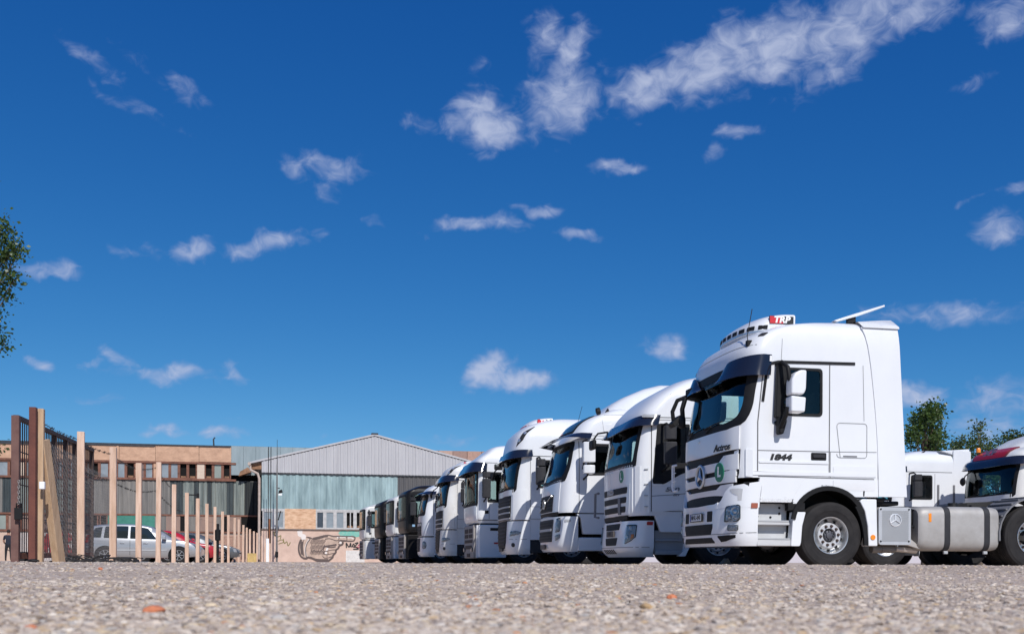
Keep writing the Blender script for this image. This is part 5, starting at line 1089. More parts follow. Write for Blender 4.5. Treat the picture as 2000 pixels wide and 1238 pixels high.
# ------------------------------------------------------------------ stones
STONE_COL = [((0.632, 0.522, 0.423), 34), ((0.541, 0.438, 0.350), 24), ((0.704, 0.597, 0.491), 18), ((0.816, 0.716, 0.601), 6), ((0.408, 0.323, 0.259), 8), ((0.592, 0.428, 0.268), 7), ((0.204, 0.169, 0.146), 2.0), ((0.561, 0.259, 0.137), .6), ((0.673, 0.537, 0.373), 9), ((0.561, 0.507, 0.446), 5)]
def stone_mats():
    out = []
    for i, (c, w) in enumerate(STONE_COL): out.append((mat('stone_%d' % i, c, .85, var=.22, vscale=55, spec=.25, bump=.25, bscale=160), w))
    return out
SM = stone_mats(); SW = np.array([w for _, w in SM]); SW = SW / SW.sum()
def ico(sub):
    bm = bmesh.new(); bmesh.ops.create_icosphere(bm, subdivisions=sub, radius=1); bm.verts.ensure_lookup_table()
    v = np.array([p.co[:] for p in bm.verts]); f = np.array([[q.index for q in p.verts] for p in bm.faces]); bm.free(); return v, f
def stone_shape(sub, seed):
    v, f = ico(sub); r = np.random.default_rng(seed); w = v.copy()
    for _ in range(7):                       # chop facets
        n = r.normal(size=3); n[2] *= .7; n /= np.linalg.norm(n); d = r.uniform(.55, .88); s = w @ n - d; w -= np.outer(np.maximum(s, 0), n)
    w *= (1 + r.normal(size=(len(w), 1)) * .03); w *= np.array([1, r.uniform(.65, 1), r.uniform(.45, .75)])
    return w, f
def place_stones(n, dmin, dmax, amax, smin, smax, power):
    """random stones in the sector the camera looks across, size in metres"""
    out = []
    u = RNG.random(n); d = dmin * (dmax / dmin) ** u; a = YAW + RNG.uniform(-amax, amax, n)
    s = smin * (smax / smin) ** (RNG.random(n) ** power)
    return d * np.sin(a), d * np.cos(a), s
def gravel(name, n, dmin, dmax, smin, smax, sub, power, sink):
    shp = [stone_shape(sub, 40 + i) for i in range(10)]; xs, ys, ss = place_stones(n, dmin, dmax, rad(31), smin, smax, power)
    zs = np.array([ground_z(x, y) for x, y in zip(xs, ys)]); which = RNG.integers(0, 10, n); mi = RNG.choice(len(SM), n, p=SW); V = []; Fc = []; M = []; b = 0
    for k in range(10):
        v, f = shp[k]; idx = np.where(which == k)[0]; c = len(idx)
        q = RNG.uniform(0, 2 * np.pi, c); ca, sa = np.cos(q), np.sin(q); tl = RNG.normal(0, .22, (c, 2))
        x = v[:, 0][None] * ca[:, None] - v[:, 1][None] * sa[:, None]; y = v[:, 0][None] * sa[:, None] + v[:, 1][None] * ca[:, None]; z = v[:, 2][None] + x * tl[:, :1] + y * tl[:, 1:]
        h = ss[idx][:, None] * .5; hz_ = h * RNG.uniform(.3, .6, (c, 1))
        P = np.stack([x * h + xs[idx][:, None], y * h + ys[idx][:, None], z * hz_ + (zs[idx] + sink * ss[idx])[:, None]], -1).reshape(-1, 3)
        V.append(P); Fc.append((f[None] + (np.arange(c) * len(v))[:, None, None] + b).reshape(-1, 3)); M.append(np.repeat(mi[idx], len(f))); b += len(P)
    V = np.concatenate(V); Fc = np.concatenate(Fc); M = np.concatenate(M)
    me = bpy.data.meshes.new(name); me.vertices.add(len(V)); me.vertices.foreach_set('co', V.ravel().astype(np.float32)); me.loops.add(Fc.size); me.loops.foreach_set('vertex_index', Fc.ravel().astype(np.int32))
    me.polygons.add(len(Fc)); me.polygons.foreach_set('loop_start', np.arange(0, Fc.size, 3, dtype=np.int32)); me.polygons.foreach_set('loop_total', np.full(len(Fc), 3, dtype=np.int32))
    for m, _ in SM: me.materials.append(m)
    me.polygons.foreach_set('material_index', M.astype(np.int32)); me.polygons.foreach_set('use_smooth', np.ones(len(Fc), dtype=bool)); me.update(calc_edges=True); me.set_sharp_from_angle(angle=rad(38))
    o = bpy.data.objects.new(name, me); COL.objects.link(o); o['kind'] = 'stuff'; o.parent = GROUND; return o
gravel('gravel', 26000, 1.05, 4.2, .007, .030, 1, 1.3, .03)
gravel('gravel', 16000, 3.6, 11, .009, .030, 1, 1.4, .03)
# larger stones one by one
LARGE = [link('stone', (lambda v, f: (lambda me: (me.from_pydata([tuple(p * .5) for p in v], [], [tuple(q) for q in f]), me.polygons.foreach_set('use_smooth', [True] * len(me.polygons)), me.set_sharp_from_angle(angle=rad(35)), me)[-1])(bpy.data.meshes.new('stone')))(*stone_shape(2 if i < 6 else 2, 90 + i)), None) for i in range(8)]
LME = [o.data for o in LARGE]
for o in LARGE: bpy.data.objects.remove(o)
LMV = {}
def stone(x, y, s, mi, k, flat=1.):
    key = (k, mi)
    if key not in LMV: me = LME[k].copy(); me.materials.clear(); me.materials.append(SM[mi][0]); LMV[key] = me
    o = bpy.data.objects.new('stone', LMV[key]); COL.objects.link(o); o.parent = GROUND; o.scale = (s, s, s * flat)
    o.location = (x, y, ground_z(x, y) + s * .04); o.rotation_euler = (random.uniform(-.2, .2), random.uniform(-.2, .2), random.uniform(0, 6.3)); return o
xs, ys, ss = place_stones(285, 1.15, 6.0, rad(28), .020, .045, 1.8)
for x, y, s in zip(xs, ys, ss): stone(x, y, float(s) * (.8 + .25 * min(1, math.hypot(x, y) / 4)), int(RNG.choice(len(SM), p=SW)), random.randrange(8), random.uniform(.4, .7))
def shard(px, py, s, label, m, k=0, stretch=(1, 1, 1)):
    """a fragment lying where the photo shows it on the gravel"""
    d = 1944 * CAM_H / (py - hz(px))
    for _ in range(30): p = at_d(px, py, d); d = 1944 * max(.01, CAM_H - ground_z(p.x, p.y)) / (py - hz(px))
    p = at_d(px, py, d); me = LME[k].copy(); me.materials.clear(); me.materials.append(m); o = bpy.data.objects.new('brick_fragment', me); COL.objects.link(o)
    w = s * d / FPX; o.scale = (w * stretch[0], w * stretch[1], w * stretch[2]); o.rotation_euler = (.05, -.05, -YAW); o.location = (p.x, p.y, ground_z(p.x, p.y) + w * .12); tag(o, label, 'fragment', 'brick fragments on the gravel'); return o
TERRA = mat('terracotta', (.62, .21, .10), .85, var=.25, vscale=60, bump=.3, bscale=120); RUSTY = mat('tan_stone', (.50, .33, .17), .85, var=.25, vscale=50)
shard(302, 1201, 42, 'flat bright orange brick fragment, largest one on the gravel at front left', TERRA, 1, (1.2, .9, .62))
shard(1313, 1163, 24, 'small orange brick fragment on the gravel in front of the nearest truck', TERRA, 3)
shard(196, 1139, 13, 'tiny rust coloured fragment on the gravel below the silver car', TERRA, 4)
shard(1262, 1187, 28, 'tan pebble on the gravel below the gap between the two nearest trucks', RUSTY, 2)
shard(60, 1235, 26, 'orange brick fragment at the very bottom left of the gravel', TERRA, 5)

# ------------------------------------------------------------------ building helpers
def panel_y(name, par, y, px0, px1, py0, py1, m, th=.06, proud=0., bevel=0., lab=None):
    """an upright board or sheet in the plane y, given by its corners in the photo"""
    x0, zt = on_y(px0, py0, y); x1, zb = on_y(px1, py1, y); x1t, _ = on_y(px1, py0, y)
    o = MB().box(x0, x1, y - proud, y - proud + th, zb, zt).build(name, m, par, bevel=bevel, smooth=False); return o
def corrugated(name, par, y, xs0, xs1, z0, ztop, m, pitch=.3, amp=.05, trap=.5):
    """ribbed sheet: ztop is a number or a function of x"""
    mb = MB(); n = int((xs1 - xs0) / pitch); vs = []; fs = []
    pr_ = [(0, 0), (.5 - trap * .35, 0), (.5, -amp), (1 - trap * .35, -amp)]
    cols_ = [(xs0 + (i + q) * pitch, dy) for i in range(n) for q, dy in pr_] + [(xs1, 0)]
    for x, dy in cols_: zt = ztop(x) if callable(ztop) else ztop; vs += [(x, y + dy, z0), (x, y + dy, zt)]
    for i in range(len(cols_) - 1): fs.append((2 * i, 2 * i + 2, 2 * i + 3, 2 * i + 1))
    return mb.add(vs, fs).build(name, m, par, smooth=False, recalc=False)
def strokes(name, par, y, lines, w, m, closed=False, off=.006):
    """painted line work lying on a wall in the plane y; points in photo pixels, width in metres"""
    mb = MB()
    for nl, pts in enumerate(lines):
        ww = w
        if isinstance(pts, tuple): pts, ww = pts
        P = [on_y(a, b, y) for a, b in pts]; P = [Vector((p[0], p[1])) for p in P]; D = []
        for i in range(len(P) - 1):      # Catmull-Rom
            p0, p1, p2, p3 = P[max(0, i - 1)], P[i], P[i + 1], P[min(len(P) - 1, i + 2)]
            for j in range(5): t = j / 5; D.append(.5 * ((2 * p1) + (p2 - p0) * t + (2 * p0 - 5 * p1 + 4 * p2 - p3) * t * t + (3 * p1 - p0 - 3 * p2 + p3) * t ** 3))
        D.append(P[-1]); vs = []; fs = []
        for i, p in enumerate(D):
            t = D[min(i + 1, len(D) - 1)] - D[max(0, i - 1)]; t = t.normalized() if t.length > 1e-9 else Vector((1, 0)); q = Vector((-t.y, t.x)) * ww / 2
            o_ = off + .0004 * i + .0013 * (nl % 9); vs += [(p.x + q.x, y - o_, p.y + q.y), (p.x - q.x, y - o_, p.y - q.y)]
        for i in range(len(D) - 1): fs.append((2 * i, 2 * i + 1, 2 * i + 3, 2 * i + 2))
        mb.add(vs, fs)
    return mb.build(name, m, par, smooth=False, recalc=False)
def blob(name, par, y, P, m, off=.003):
    Q = [on_y(a, b, y) for a, b in P]; return MB().add([(x, y - off, z) for x, z, in [(q[0], q[1]) for q in Q]], [tuple(range(len(Q)))]).build(name, m, par, smooth=False, recalc=False)

OSB = mat('weathered_osb', (.60, .375, .25), .85, col2=(.44, .265, .175), vscale=2.2, bump=.2, bscale=30, vstretch=(1, 1, 1.6))
OSBN = mat('fresh_osb', (.74, .50, .33), .8, col2=(.50, .28, .16), vscale=5, vstretch=(.5, 1, 1.8), detail=3)
ZINC = mat('zinc_sheet', (.28, .34, .36), .6, metal=.15, col2=(.22, .275, .29), vscale=.8, vstretch=(2.5, 1, .4))
GABLE = mat('pale_grey_cladding', (.49, .485, .50), .7, col2=(.415, .41, .425), vscale=.6, vstretch=(3, 1, .4))
TEAL = mat('weathered_teal_cladding', (.36, .49, .50), .65, col2=(.15, .22, .235), vscale=.5, vstretch=(3.2, 1, .5), detail=8)
SLATE = mat('dark_corrugated', (.07, .07, .075), .7, col2=(.105, .10, .10), vscale=.8, vstretch=(4, 1, .3))
GREYST = mat('stained_grey_sheet', (.12, .115, .11), .75, col2=(.235, .22, .20), vscale=.8, vstretch=(5, 1, .3), detail=8)
GREENST = mat('stained_green_sheet', (.26, .29, .265), .7, col2=(.09, .11, .105), vscale=.8, vstretch=(5, 1, .3), detail=8)
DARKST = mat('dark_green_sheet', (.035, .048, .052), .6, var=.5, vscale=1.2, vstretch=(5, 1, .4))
PLASTER = mat('peach_plaster', (.66, .485, .395), .9, col2=(.55, .39, .315), vscale=1.6, detail=9, bump=.3, bscale=14)
WALLW = mat('whitewashed_wall', (.62, .555, .52), .9, var=.15, vscale=2.5, bump=.2)
BRICKM = [mat('brick_pink_%d' % i, c, .9, var=.2, vscale=8) for i, c in enumerate(((.42, .26, .2), (.36, .215, .165), (.46, .31, .245), (.33, .21, .17)))]
MORTAR = mat('mortar', (.40, .33, .29), .95, var=.2, vscale=8)
RUSTW = mat('rusty_window_steel', (.20, .085, .055), .8, var=.4, vscale=3); GREYW = mat('faded_window_frame', (.50, .49, .48), .8, var=.2, vscale=4)
PANE = mat('dusty_pane', (.28, .32, .35), .35, col2=(.20, .235, .26), vscale=1.4, spec=.5); PANEG = mat('greenish_pane', (.30, .34, .31), .4, col2=(.24, .27, .24), vscale=1.2)
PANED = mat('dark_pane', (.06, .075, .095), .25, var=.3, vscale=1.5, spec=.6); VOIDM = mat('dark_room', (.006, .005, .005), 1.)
TIMBER = mat('roof_timber', (.30, .16, .09), .85, var=.35, vscale=3); PIPE = mat('pale_drain_pipe', (.50, .40, .34), .6, var=.2, vscale=3); FELT = mat('roof_felt', (.05, .055, .065), .9, var=.3)
CREAMB = mat('cream_board', (.62, .50, .40), .85, var=.1)
GREENP = mat('green_painted_board', (.035, .17, .13), .8, col2=(.06, .23, .18), vscale=2.2)
RUSTS = mat('rust_stained_board', (.23, .17, .15), .9, col2=(.32, .21, .165), vscale=1.4, vstretch=(3, 1, .5), detail=8)

# ------------------------------------------------------------------ gable hall with the painted hand
YG = 80.0
G = thing('hall', 'hall with pale ribbed gable, weathered teal sheeting and a painted pointing hand', 'building', (0, 0, 0))
xl, _ = on_y(510.5, 1000, YG)[:2]; xrG = on_y(1040, 1000, YG)[0]; xr_, zr = on_y(731, 853, YG)[:2]; xe, ze = on_y(487.5, 909, YG)[:2]
slope = (zr - ze) / (xr_ - xe); roofz = lambda x: zr - abs(x - xr_) * slope; xER = 2 * xr_ - xe
z925 = on_y(510, 926, YG)[1]; z998 = on_y(510, 998, YG)[1]; z1037 = on_y(510, 1038, YG)[1]
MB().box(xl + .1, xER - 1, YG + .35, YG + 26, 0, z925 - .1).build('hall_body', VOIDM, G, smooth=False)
corrugated('gable_cladding', G, YG, xl, xER - .9, z925, lambda x: roofz(x) - .05, GABLE, .27, .05)
MB().box(xl, xER - 1, YG + .02, YG + .2, z925 - .12, z925 + .02).build('painted_shadow_strip', FELT, G)  # dark strip painting the shadow cast under the gable cladding's overhang
xt1 = on_y(776, 960, YG)[0]; nT = 22; me0 = None; wT = (xt1 - xl) / nT
for i in range(nT):
    if me0 is None: o = corrugated('cladding_panel', G, YG + .12, 0, wT, z998, z925 - .1, TEAL, wT, .05, .7); me0 = o.data
    else: o = link('cladding_panel', me0, None, G)
    o.location = (xl + i * wT, RNG.uniform(-.02, .02), RNG.uniform(-.05, .03))
me0 = None; wT = 1.05
for i in range(int((xER - 1 - xt1) / wT)):
    if me0 is None: o = corrugated('dark_cladding_panel', G, YG + .12, 0, wT, z998 - .2, z925 - .1, SLATE, .35, .04); me0 = o.data
    else: o = link('dark_cladding_panel', me0, None, G)
    o.location = (xt1 + i * wT, 0, RNG.uniform(-.05, .0))
# window band
wl = MB().box(xl, xER - 1, YG + .05, YG + .3, 0, z1037).build('lower_wall', PLASTER, G, smooth=False)
MB().box(xl, xER - 1, YG - .05, YG + .2, z1037, z1037 + .1).build('sill', mat('stained_sill', (.2, .16, .14), .9, var=.3), G, bevel=.02)
MB().box(xl, xER - 1, YG - .02, YG + .3, z998 - .12, z998 + .06).build('lintel', GREYW, G)
def win(par, y, px0, px1, py0, py1, pane, frame, fw=.10, mull=None, opening=False, slack=0):
    x0, zt = on_y(px0, py0, y)[:2]; x1, zb = on_y(px1, py1, y)[:2]
    m = MB().box(x0, x0 + fw, y - .06, y + .06, zb, zt).box(x1 - fw, x1, y - .06, y + .06, zb, zt).box(x0 + fw, x1 - fw, y - .055, y + .055, zb, zb + fw).box(x0 + fw, x1 - fw, y - .055, y + .055, zt - fw, zt)
    if mull: xm = on_y(mull, py0, y)[0]; m.box(xm - .04, xm + .04, y - .05, y + .05, zb + fw, zt - fw)
    f = m.build('window', frame, par, smooth=False)
    if not opening: MB().box(x0 + fw, x1 - fw, y, y + .02, zb + fw, zt - fw).build('pane', pane, f, smooth=False)
    else:
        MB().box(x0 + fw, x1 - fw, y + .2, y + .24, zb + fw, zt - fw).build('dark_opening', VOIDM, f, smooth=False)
        MB().box(x0 + fw * 1.5, x1 - fw * 1.5, y + .02, y + .12, zb + fw, zb + fw + .16).build('loose_board', TIMBER, f, smooth=False)
    return f
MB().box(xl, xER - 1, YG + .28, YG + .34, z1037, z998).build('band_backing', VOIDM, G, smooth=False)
for a, b_, pn, mu_, op in ((512.5, 535, PANE, None, 0), (535, 556, PANE, None, 0), (616, 634, PANED, None, 0), (634, 654, PANE, None, 0), (654, 673.5, PANE, None, 0), (673.5, 693, PANE, 684, 1), (693, 712.5, PANE, None, 1), (712.5, 734, PANE, None, 0), (734, 756, PANED, None, 0), (756, 778, PANE, None, 0), (778, 800, PANED, None, 0)):
    win(G, YG + .05, a, b_, 1000, 1036, pn, GREYW, .13, mu_, bool(op))
panel_y('patch_board', G, YG + .06, 556, 616.5, 996.5, 1037.5, OSBN, .05, .10)
# roof, eaves, drain pipe
for sg in (-1, 1):
    x0, x1 = (xe, xr_) if sg < 0 else (xr_, xER)
    P = [(x0, roofz(x0)), (x1, roofz(x1)), (x1, roofz(x1) + .14), (x0, roofz(x0) + .14)]
    MB().prism(P, YG - .09, YG + 26).build('roof', GABLE, G, smooth=False)
MB().box(xr_ - .28, xr_ + .28, YG - .12, YG + 26, zr + .08, zr + .22).build('ridge_cap', FELT, G, bevel=.05)
MB().prism([(xl - .02, roofz(xl) - .1), (xe + .12, roofz(xe) - .05), (xe + .1, roofz(xe) - .42), (xl - .02, roofz(xl) - .62)], YG + .25, YG + .45).build('eave_board', TIMBER, G, smooth=False)
MB().tube([(xe - .05, YG - .1, roofz(xe) - .02), (xe - .05, YG + 26, roofz(xe) - .02)], .13, 8).build('gutter', PIPE, G)
MB().tube([(xe, YG + .1, roofz(xe) - .1), (xe + .05, YG + .05, roofz(xe) - .5), (xl - .30, YG, z925 - .1), (xl - .18, YG, z925 - .5), (xl - .18, YG, .2)], .10, 8).build('drain_pipe', PIPE, G)
# painted hand: outline, shading hatches, cuff
INK = mat('hand_paint_dark', (.115, .085, .078), .9); SKINP = mat('hand_paint_mid', (.54, .40, .32), .9, var=.2, vscale=3); WPA = mat('wall_white_paint', (.74, .68, .64), .9)
zp = lambda P: [(570 + x / 12.38, 1010 + y / 12.38) for x, y in P]
YW = YG + .05
mural = G
blob('mural_fill', mural, YW, zp([(250, 540), (180, 720), (200, 920), (290, 1030), (420, 1010), (600, 1080), (880, 1085), (1000, 980), (1060, 880), (1130, 740), (1230, 690), (1240, 600), (1490, 605), (1530, 550), (1500, 495), (1000, 480), (880, 465), (500, 550), (440, 540), (350, 520)]), SKINP)
strokes('mural_lines', mural, YW, [
    (zp([(350, 515), (440, 525), (510, 555), (640, 520), (800, 475), (890, 465), (960, 480), (1030, 490), (1130, 485), (1320, 490), (1500, 495), (1525, 540), (1500, 590), (1440, 605), (1330, 600), (1250, 605), (1235, 640)]), 0.087),
    (zp([(1235, 640), (1215, 690), (1150, 720), (1120, 780), (1070, 820), (1060, 880), (1000, 950), (985, 1000), (930, 1050), (870, 1085), (720, 1090), (600, 1078), (500, 1030), (400, 1005), (350, 1030), (280, 1025)]), 0.149),
    (zp([(245, 545), (190, 640), (165, 760), (175, 880), (220, 980), (290, 1028)]), 0.136), (zp([(350, 515), (400, 530), (440, 560), (380, 640), (340, 760), (335, 880), (350, 980), (380, 1010)]), 0.074),
    (zp([(300, 560), (250, 700), (240, 850), (280, 980)]), 0.050), (zp([(510, 555), (640, 525), (780, 490), (870, 480)]), 0.186), (zp([(560, 560), (680, 530), (760, 510)]), 0.136),
    (zp([(800, 560), (900, 545), (980, 565), (1060, 590), (1120, 585), (1140, 540), (1135, 500)]), 0.062), (zp([(1320, 495), (1330, 560), (1320, 595)]), 0.050), (zp([(1140, 600), (1180, 585), (1240, 590), (1320, 595)]), 0.099),
    (zp([(1120, 640), (1150, 600), (1210, 610), (1225, 650), (1180, 690), (1120, 680)]), 0.062), (zp([(760, 780), (800, 740), (900, 720), (1000, 705), (1080, 690)]), 0.136), (zp([(780, 720), (860, 750), (960, 760), (1060, 740)]), 0.099),
    (zp([(760, 780), (770, 840), (830, 850), (960, 820), (1050, 815)]), 0.062), (zp([(770, 860), (780, 920), (850, 930), (960, 910), (1040, 890)]), 0.056), (zp([(740, 960), (780, 1010), (860, 1015), (960, 980)]), 0.056), (zp([(870, 850), (880, 930)]), 0.043), (zp([(850, 940), (850, 1010)]), 0.043),
    (zp([(500, 830), (600, 850), (680, 850), (760, 790)]), 0.050), (zp([(440, 1000), (560, 1050), (720, 1065), (880, 1060)]), 0.161)], .1, INK)
hl = []
for i in range(60):
    a = 440 + 17 * (i % 20); b_ = 590 + 125 * (i // 20) + 9 * ((i * 7) % 5); hl.append((zp([(a + 60 - 20 * (i // 20), b_ - 30), (a + 25, b_ + 20), (a, b_ + 70)]), .04))
for i in range(8): hl.append((zp([(215 + i * 9, 600 + i * 4), (205 + i * 9, 760), (225 + i * 9, 930 + i * 4)]), .03))
strokes('mural_hatching', mural, YW, hl, .04, INK, off=.009)
strokes('mural_highlights', mural, YW, [(zp([(420, 570), (365, 660), (330, 780), (330, 880), (355, 990)]), .12), (zp([(1090, 520), (1180, 505), (1300, 510)]), .1), (zp([(1350, 520), (1440, 520), (1490, 545)]), .1), (zp([(830, 800), (870, 815)]), .26), (zp([(1150, 640), (1200, 645)]), .16), (zp([(800, 890), (850, 895)]), .16)], .1, WPA, off=.008)
panel_y('white_board', G, YW, 675.5, 712, 1077, 1103, mat('white_board', (.72, .69, .66), .85, col2=(.55, .52, .49), vscale=6, detail=9), .03, .03)
strokes('tag_letters', G, YW, [(zp([(1320, 770), (1315, 650), (1380, 750), (1420, 650), (1425, 750)])), (zp([(1450, 750), (1490, 670), (1520, 750), (1450, 720)])), (zp([(1520, 660), (1600, 640), (1530, 730), (1610, 790), (1480, 800)]))], .09, BLACKPR)
TEALP = mat('spray_teal', (.12, .45, .37), .9, col2=(.3, .48, .40), vscale=9); PINKP = mat('spray_pink', (.62, .28, .36), .9, var=.25, vscale=8)
strokes('spray_paint', G, YW, [(zp([(1160, 460), (1240, 400), (1350, 440), (1450, 400), (1560, 440), (1640, 410)]), .42), (zp([(1200, 440), (1400, 410), (1600, 450)]), .3)], .4, TEALP, off=.004)
blob('spray_patch', G, YW, zp([(1780, 480), (1740, 520), (1700, 620), (1600, 720), (1760, 790), (1830, 740), (1900, 700), (1860, 520)]), PINKP, off=.004)
strokes('spray_line', G, YW, [zp([(1760, 470), (1720, 540), (1710, 620), (1600, 710)]), zp([(1560, 740), (1740, 795)])], .07, mat('spray_red', (.35, .05, .09), .9))
wp = lambda P: [(450 + x / 4.269, 830 + y / 4.269) for x, y in P]
strokes('wall_scribble', G, YW, [wp([(350, 915), (370, 905), (365, 930), (395, 945), (420, 935), (415, 965)]), wp([(385, 985), (430, 970), (440, 990), (400, 1005)]), wp([(440, 960), (450, 1000), (470, 985), (480, 1020), (500, 990)])], .06, mat('olive_spray', (.2, .17, .06), .9))
strokes('white_spray', G, YW, [(zp([(140, 420), (220, 390), (180, 450), (300, 500), (250, 530), (330, 520)]), .3)], .3, WPA, off=.0045)

# ------------------------------------------------------------------ long building behind
YL = 88.0
B = thing('workshop_building', 'long flat-roofed workshop with boarded parapet, broken windows and stained sheet walls', 'building', (0, 0, 0))
zT = on_y(300, 872, YL)[1]; z907 = on_y(300, 907, YL)[1]; z941 = on_y(300, 941.5, YL)[1]; z1010 = on_y(300, 1010, YL)[1]; z1044 = on_y(300, 1044, YL)[1]
xA = on_y(-260, 1000, YL)[0]; xB = on_y(451, 1000, YL)[0]; xC = on_y(1000, 1000, YL)[0]
MB().box(xA, xC, YL + .5, YL + 14, 0, zT - .3).build('building_body', VOIDM, B, smooth=False)
MB().box(xA, xC, YL + .3, YL + 14, zT - .35, zT + .02).build('roof', FELT, B, smooth=False)
pxs = [-260, -200, -140, -75, -20, 38, 95, 150, 232, 303, 388, 451]
for i in range(len(pxs) - 1):                            # parapet boards and felt strips
    panel_y('osb_board', B, YL, pxs[i] + .3, pxs[i + 1] - .3, 871 + i * .5 + (i % 3) * .8, 907, OSB, .06, .02 + .012 * (i % 2))
    panel_y('felt_strip', B, YL, pxs[i] - 1, pxs[i + 1] - 2 - 3 * (i % 2), 869 + i * .5 + (i % 3) * .7, 872 + i * .5 + (i % 3) * .8, FELT, .3, .10)
for i in range(8): panel_y('zinc_sheet', B, YL, 451 + i * 24, 451 + (i + 1) * 24 - .4, 875 + i * .4, 932, ZINC, .05, .04 + .01 * (i % 2))
for i in range(7): panel_y('brick_parapet', B, YL, 800 + i * 28, 800 + (i + 1) * 28 - .8, 880 + i * .35, 935, BRICKM[i % 4], .2, .02)
MB().box(xA, xB + .4, YL - .1, YL + .1, z907 - .12, z907 + .05).build('window_head', RUSTW, B, smooth=False); MB().box(xA, xB + .4, YL - .14, YL + .1, z941 - .05, z941 + .12).build('window_sill', RUSTW, B, smooth=False)
zx = lambda a: 150 + a / 4.585
for a, b_, pn, op in ((85, 120, PANE, 0), (120, 200, PANE, 1), (200, 290, PANE, 0), (355, 437, PANE, 0), (437, 522, PANE, 1), (575, 605, PANE, 0), (605, 685, PANE, 0), (745, 830, PANE, 0), (830, 912, PANE, 0), (912, 992, PANE, 1), (992, 1075, PANE, 1), (1140, 1218, PANE, 1), (1218, 1302, PANEG, 0), (1302, 1378, PANE, 1)):
    win(B, YL + .05, zx(a), zx(b_), 908, 940.5, pn, RUSTW, .11, None, bool(op))
for a, b_ in ((290, 355), (522, 575), (685, 745), (1075, 1140)): panel_y('window_board', B, YL, zx(a), zx(b_), 908, 940.5, CREAMB if a > 1000 else OSB, .06, .03)
for a, b_, pn, op in ((-255, -215, PANE, 0), (-215, -175, PANE, 1), (-175, -130, PANE, 0), (-130, -90, PANE, 0), (-90, -45, PANE, 1), (-45, -5, PANE, 0), (-5, 17, PANE, 0), (17, 36, PANE, 1), (36, 50, CREAMB, 0), (50, 66, PANE, 0), (66, 92, PANE, 0), (92, 112, PANE, 1), (112, 122, PANE, 0), (122, 134, CREAMB, 0), (134, 152, PANE, 0), (152, 168.5, PANE, 0)):
    win(B, YL + .05, a, b_, 906.5, 939, pn, RUSTW, .11, None, bool(op))
# stained sheets under the windows; last one near-black, painting shade beside the hall
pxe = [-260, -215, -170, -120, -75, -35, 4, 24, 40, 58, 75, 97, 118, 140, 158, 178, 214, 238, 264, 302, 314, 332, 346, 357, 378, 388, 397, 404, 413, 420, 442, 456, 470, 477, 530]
mt = [GREENST, GREYST, GREENST, GREENST, GREYST, GREYST, DARKST, GREENST, GREENST, GREYST, GREENST, GREENST, GREENST, GREENST, GREENST, GREYST, GREYST, GREYST, GREYST, GREYST, GREYST, DARKST, DARKST, GREENST, DARKST, GREENST, GREENST, DARKST, GREENST, GREENST, DARKST, GREENST, GREENST, mat('shade_black_sheet', (.016, .02, .021), .7, var=.5, vscale=1.2, vstretch=(5, 1, .4))]
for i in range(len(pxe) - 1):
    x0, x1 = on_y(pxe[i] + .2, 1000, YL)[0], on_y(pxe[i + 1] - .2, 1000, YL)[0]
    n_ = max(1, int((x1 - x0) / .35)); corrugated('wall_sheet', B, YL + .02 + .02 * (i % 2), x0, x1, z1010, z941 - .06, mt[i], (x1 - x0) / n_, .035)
MB().box(xA, xC, YL + .1, YL + .3, z1010 - .1, z941).build('sheet_backing', GREYST, B, smooth=False)
# lower openings and boards
MB().box(xA, xC, YL - .08, YL + .1, z1010 - .1, z1010 + .04).build('lower_head', RUSTW, B, smooth=False); MB().box(xA, xC, YL - .1, YL + .1, z1044 - .04, z1044 + .08).build('lower_sill', RUSTW, B, smooth=False)
for a, b_, pn, op in ((-5, 14, PANEG, 0), (14, 24, RUSTS, 0), (24, 40, PANE, 0), (40, 60, RUSTS, 0), (60, 80, PANE, 0), (80, 110, RUSTS, 0), (110, 128, PANED, 0), (128, 150, RUSTS, 0), (150, 176, PANED, 0), (zx(120), zx(192), PANE, 1), (zx(204), zx(276), PANE, 1)): win(B, YL + .05, a, b_, 1010.5, 1043, pn, RUSTW, .1, None, bool(op))
panel_y('green_board', B, YL, zx(276), zx(530), 1009.5, 1042, GREENP, .06, .05); panel_y('green_board', B, YL, zx(530), zx(698), 1009.5, 1043, GREENP, .06, .07)
for i, (a, b_) in enumerate(((698, 800), (800, 860), (860, 925), (965, 1060), (1060, 1150), (1150, 1230), (1230, 1310), (1350, 1470))): panel_y('stained_board', B, YL, zx(a), zx(b_), 1010, 1044, RUSTS if i % 3 else GREYST, .06, .03 + .02 * (i % 2))
for a, b_ in ((925, 965), (1310, 1350), (1470, 1640)): panel_y('dark_gap_and_shade', B, YL, zx(a), zx(b_), 1010, 1044, VOIDM, .04, .0)  # the widest, next to the hall, is black to carry the shade down
lowb = MB().box(xA, xC, YL + .02, YL + .5, 0, z1044).build('brick_wall', MORTAR, B, smooth=False)
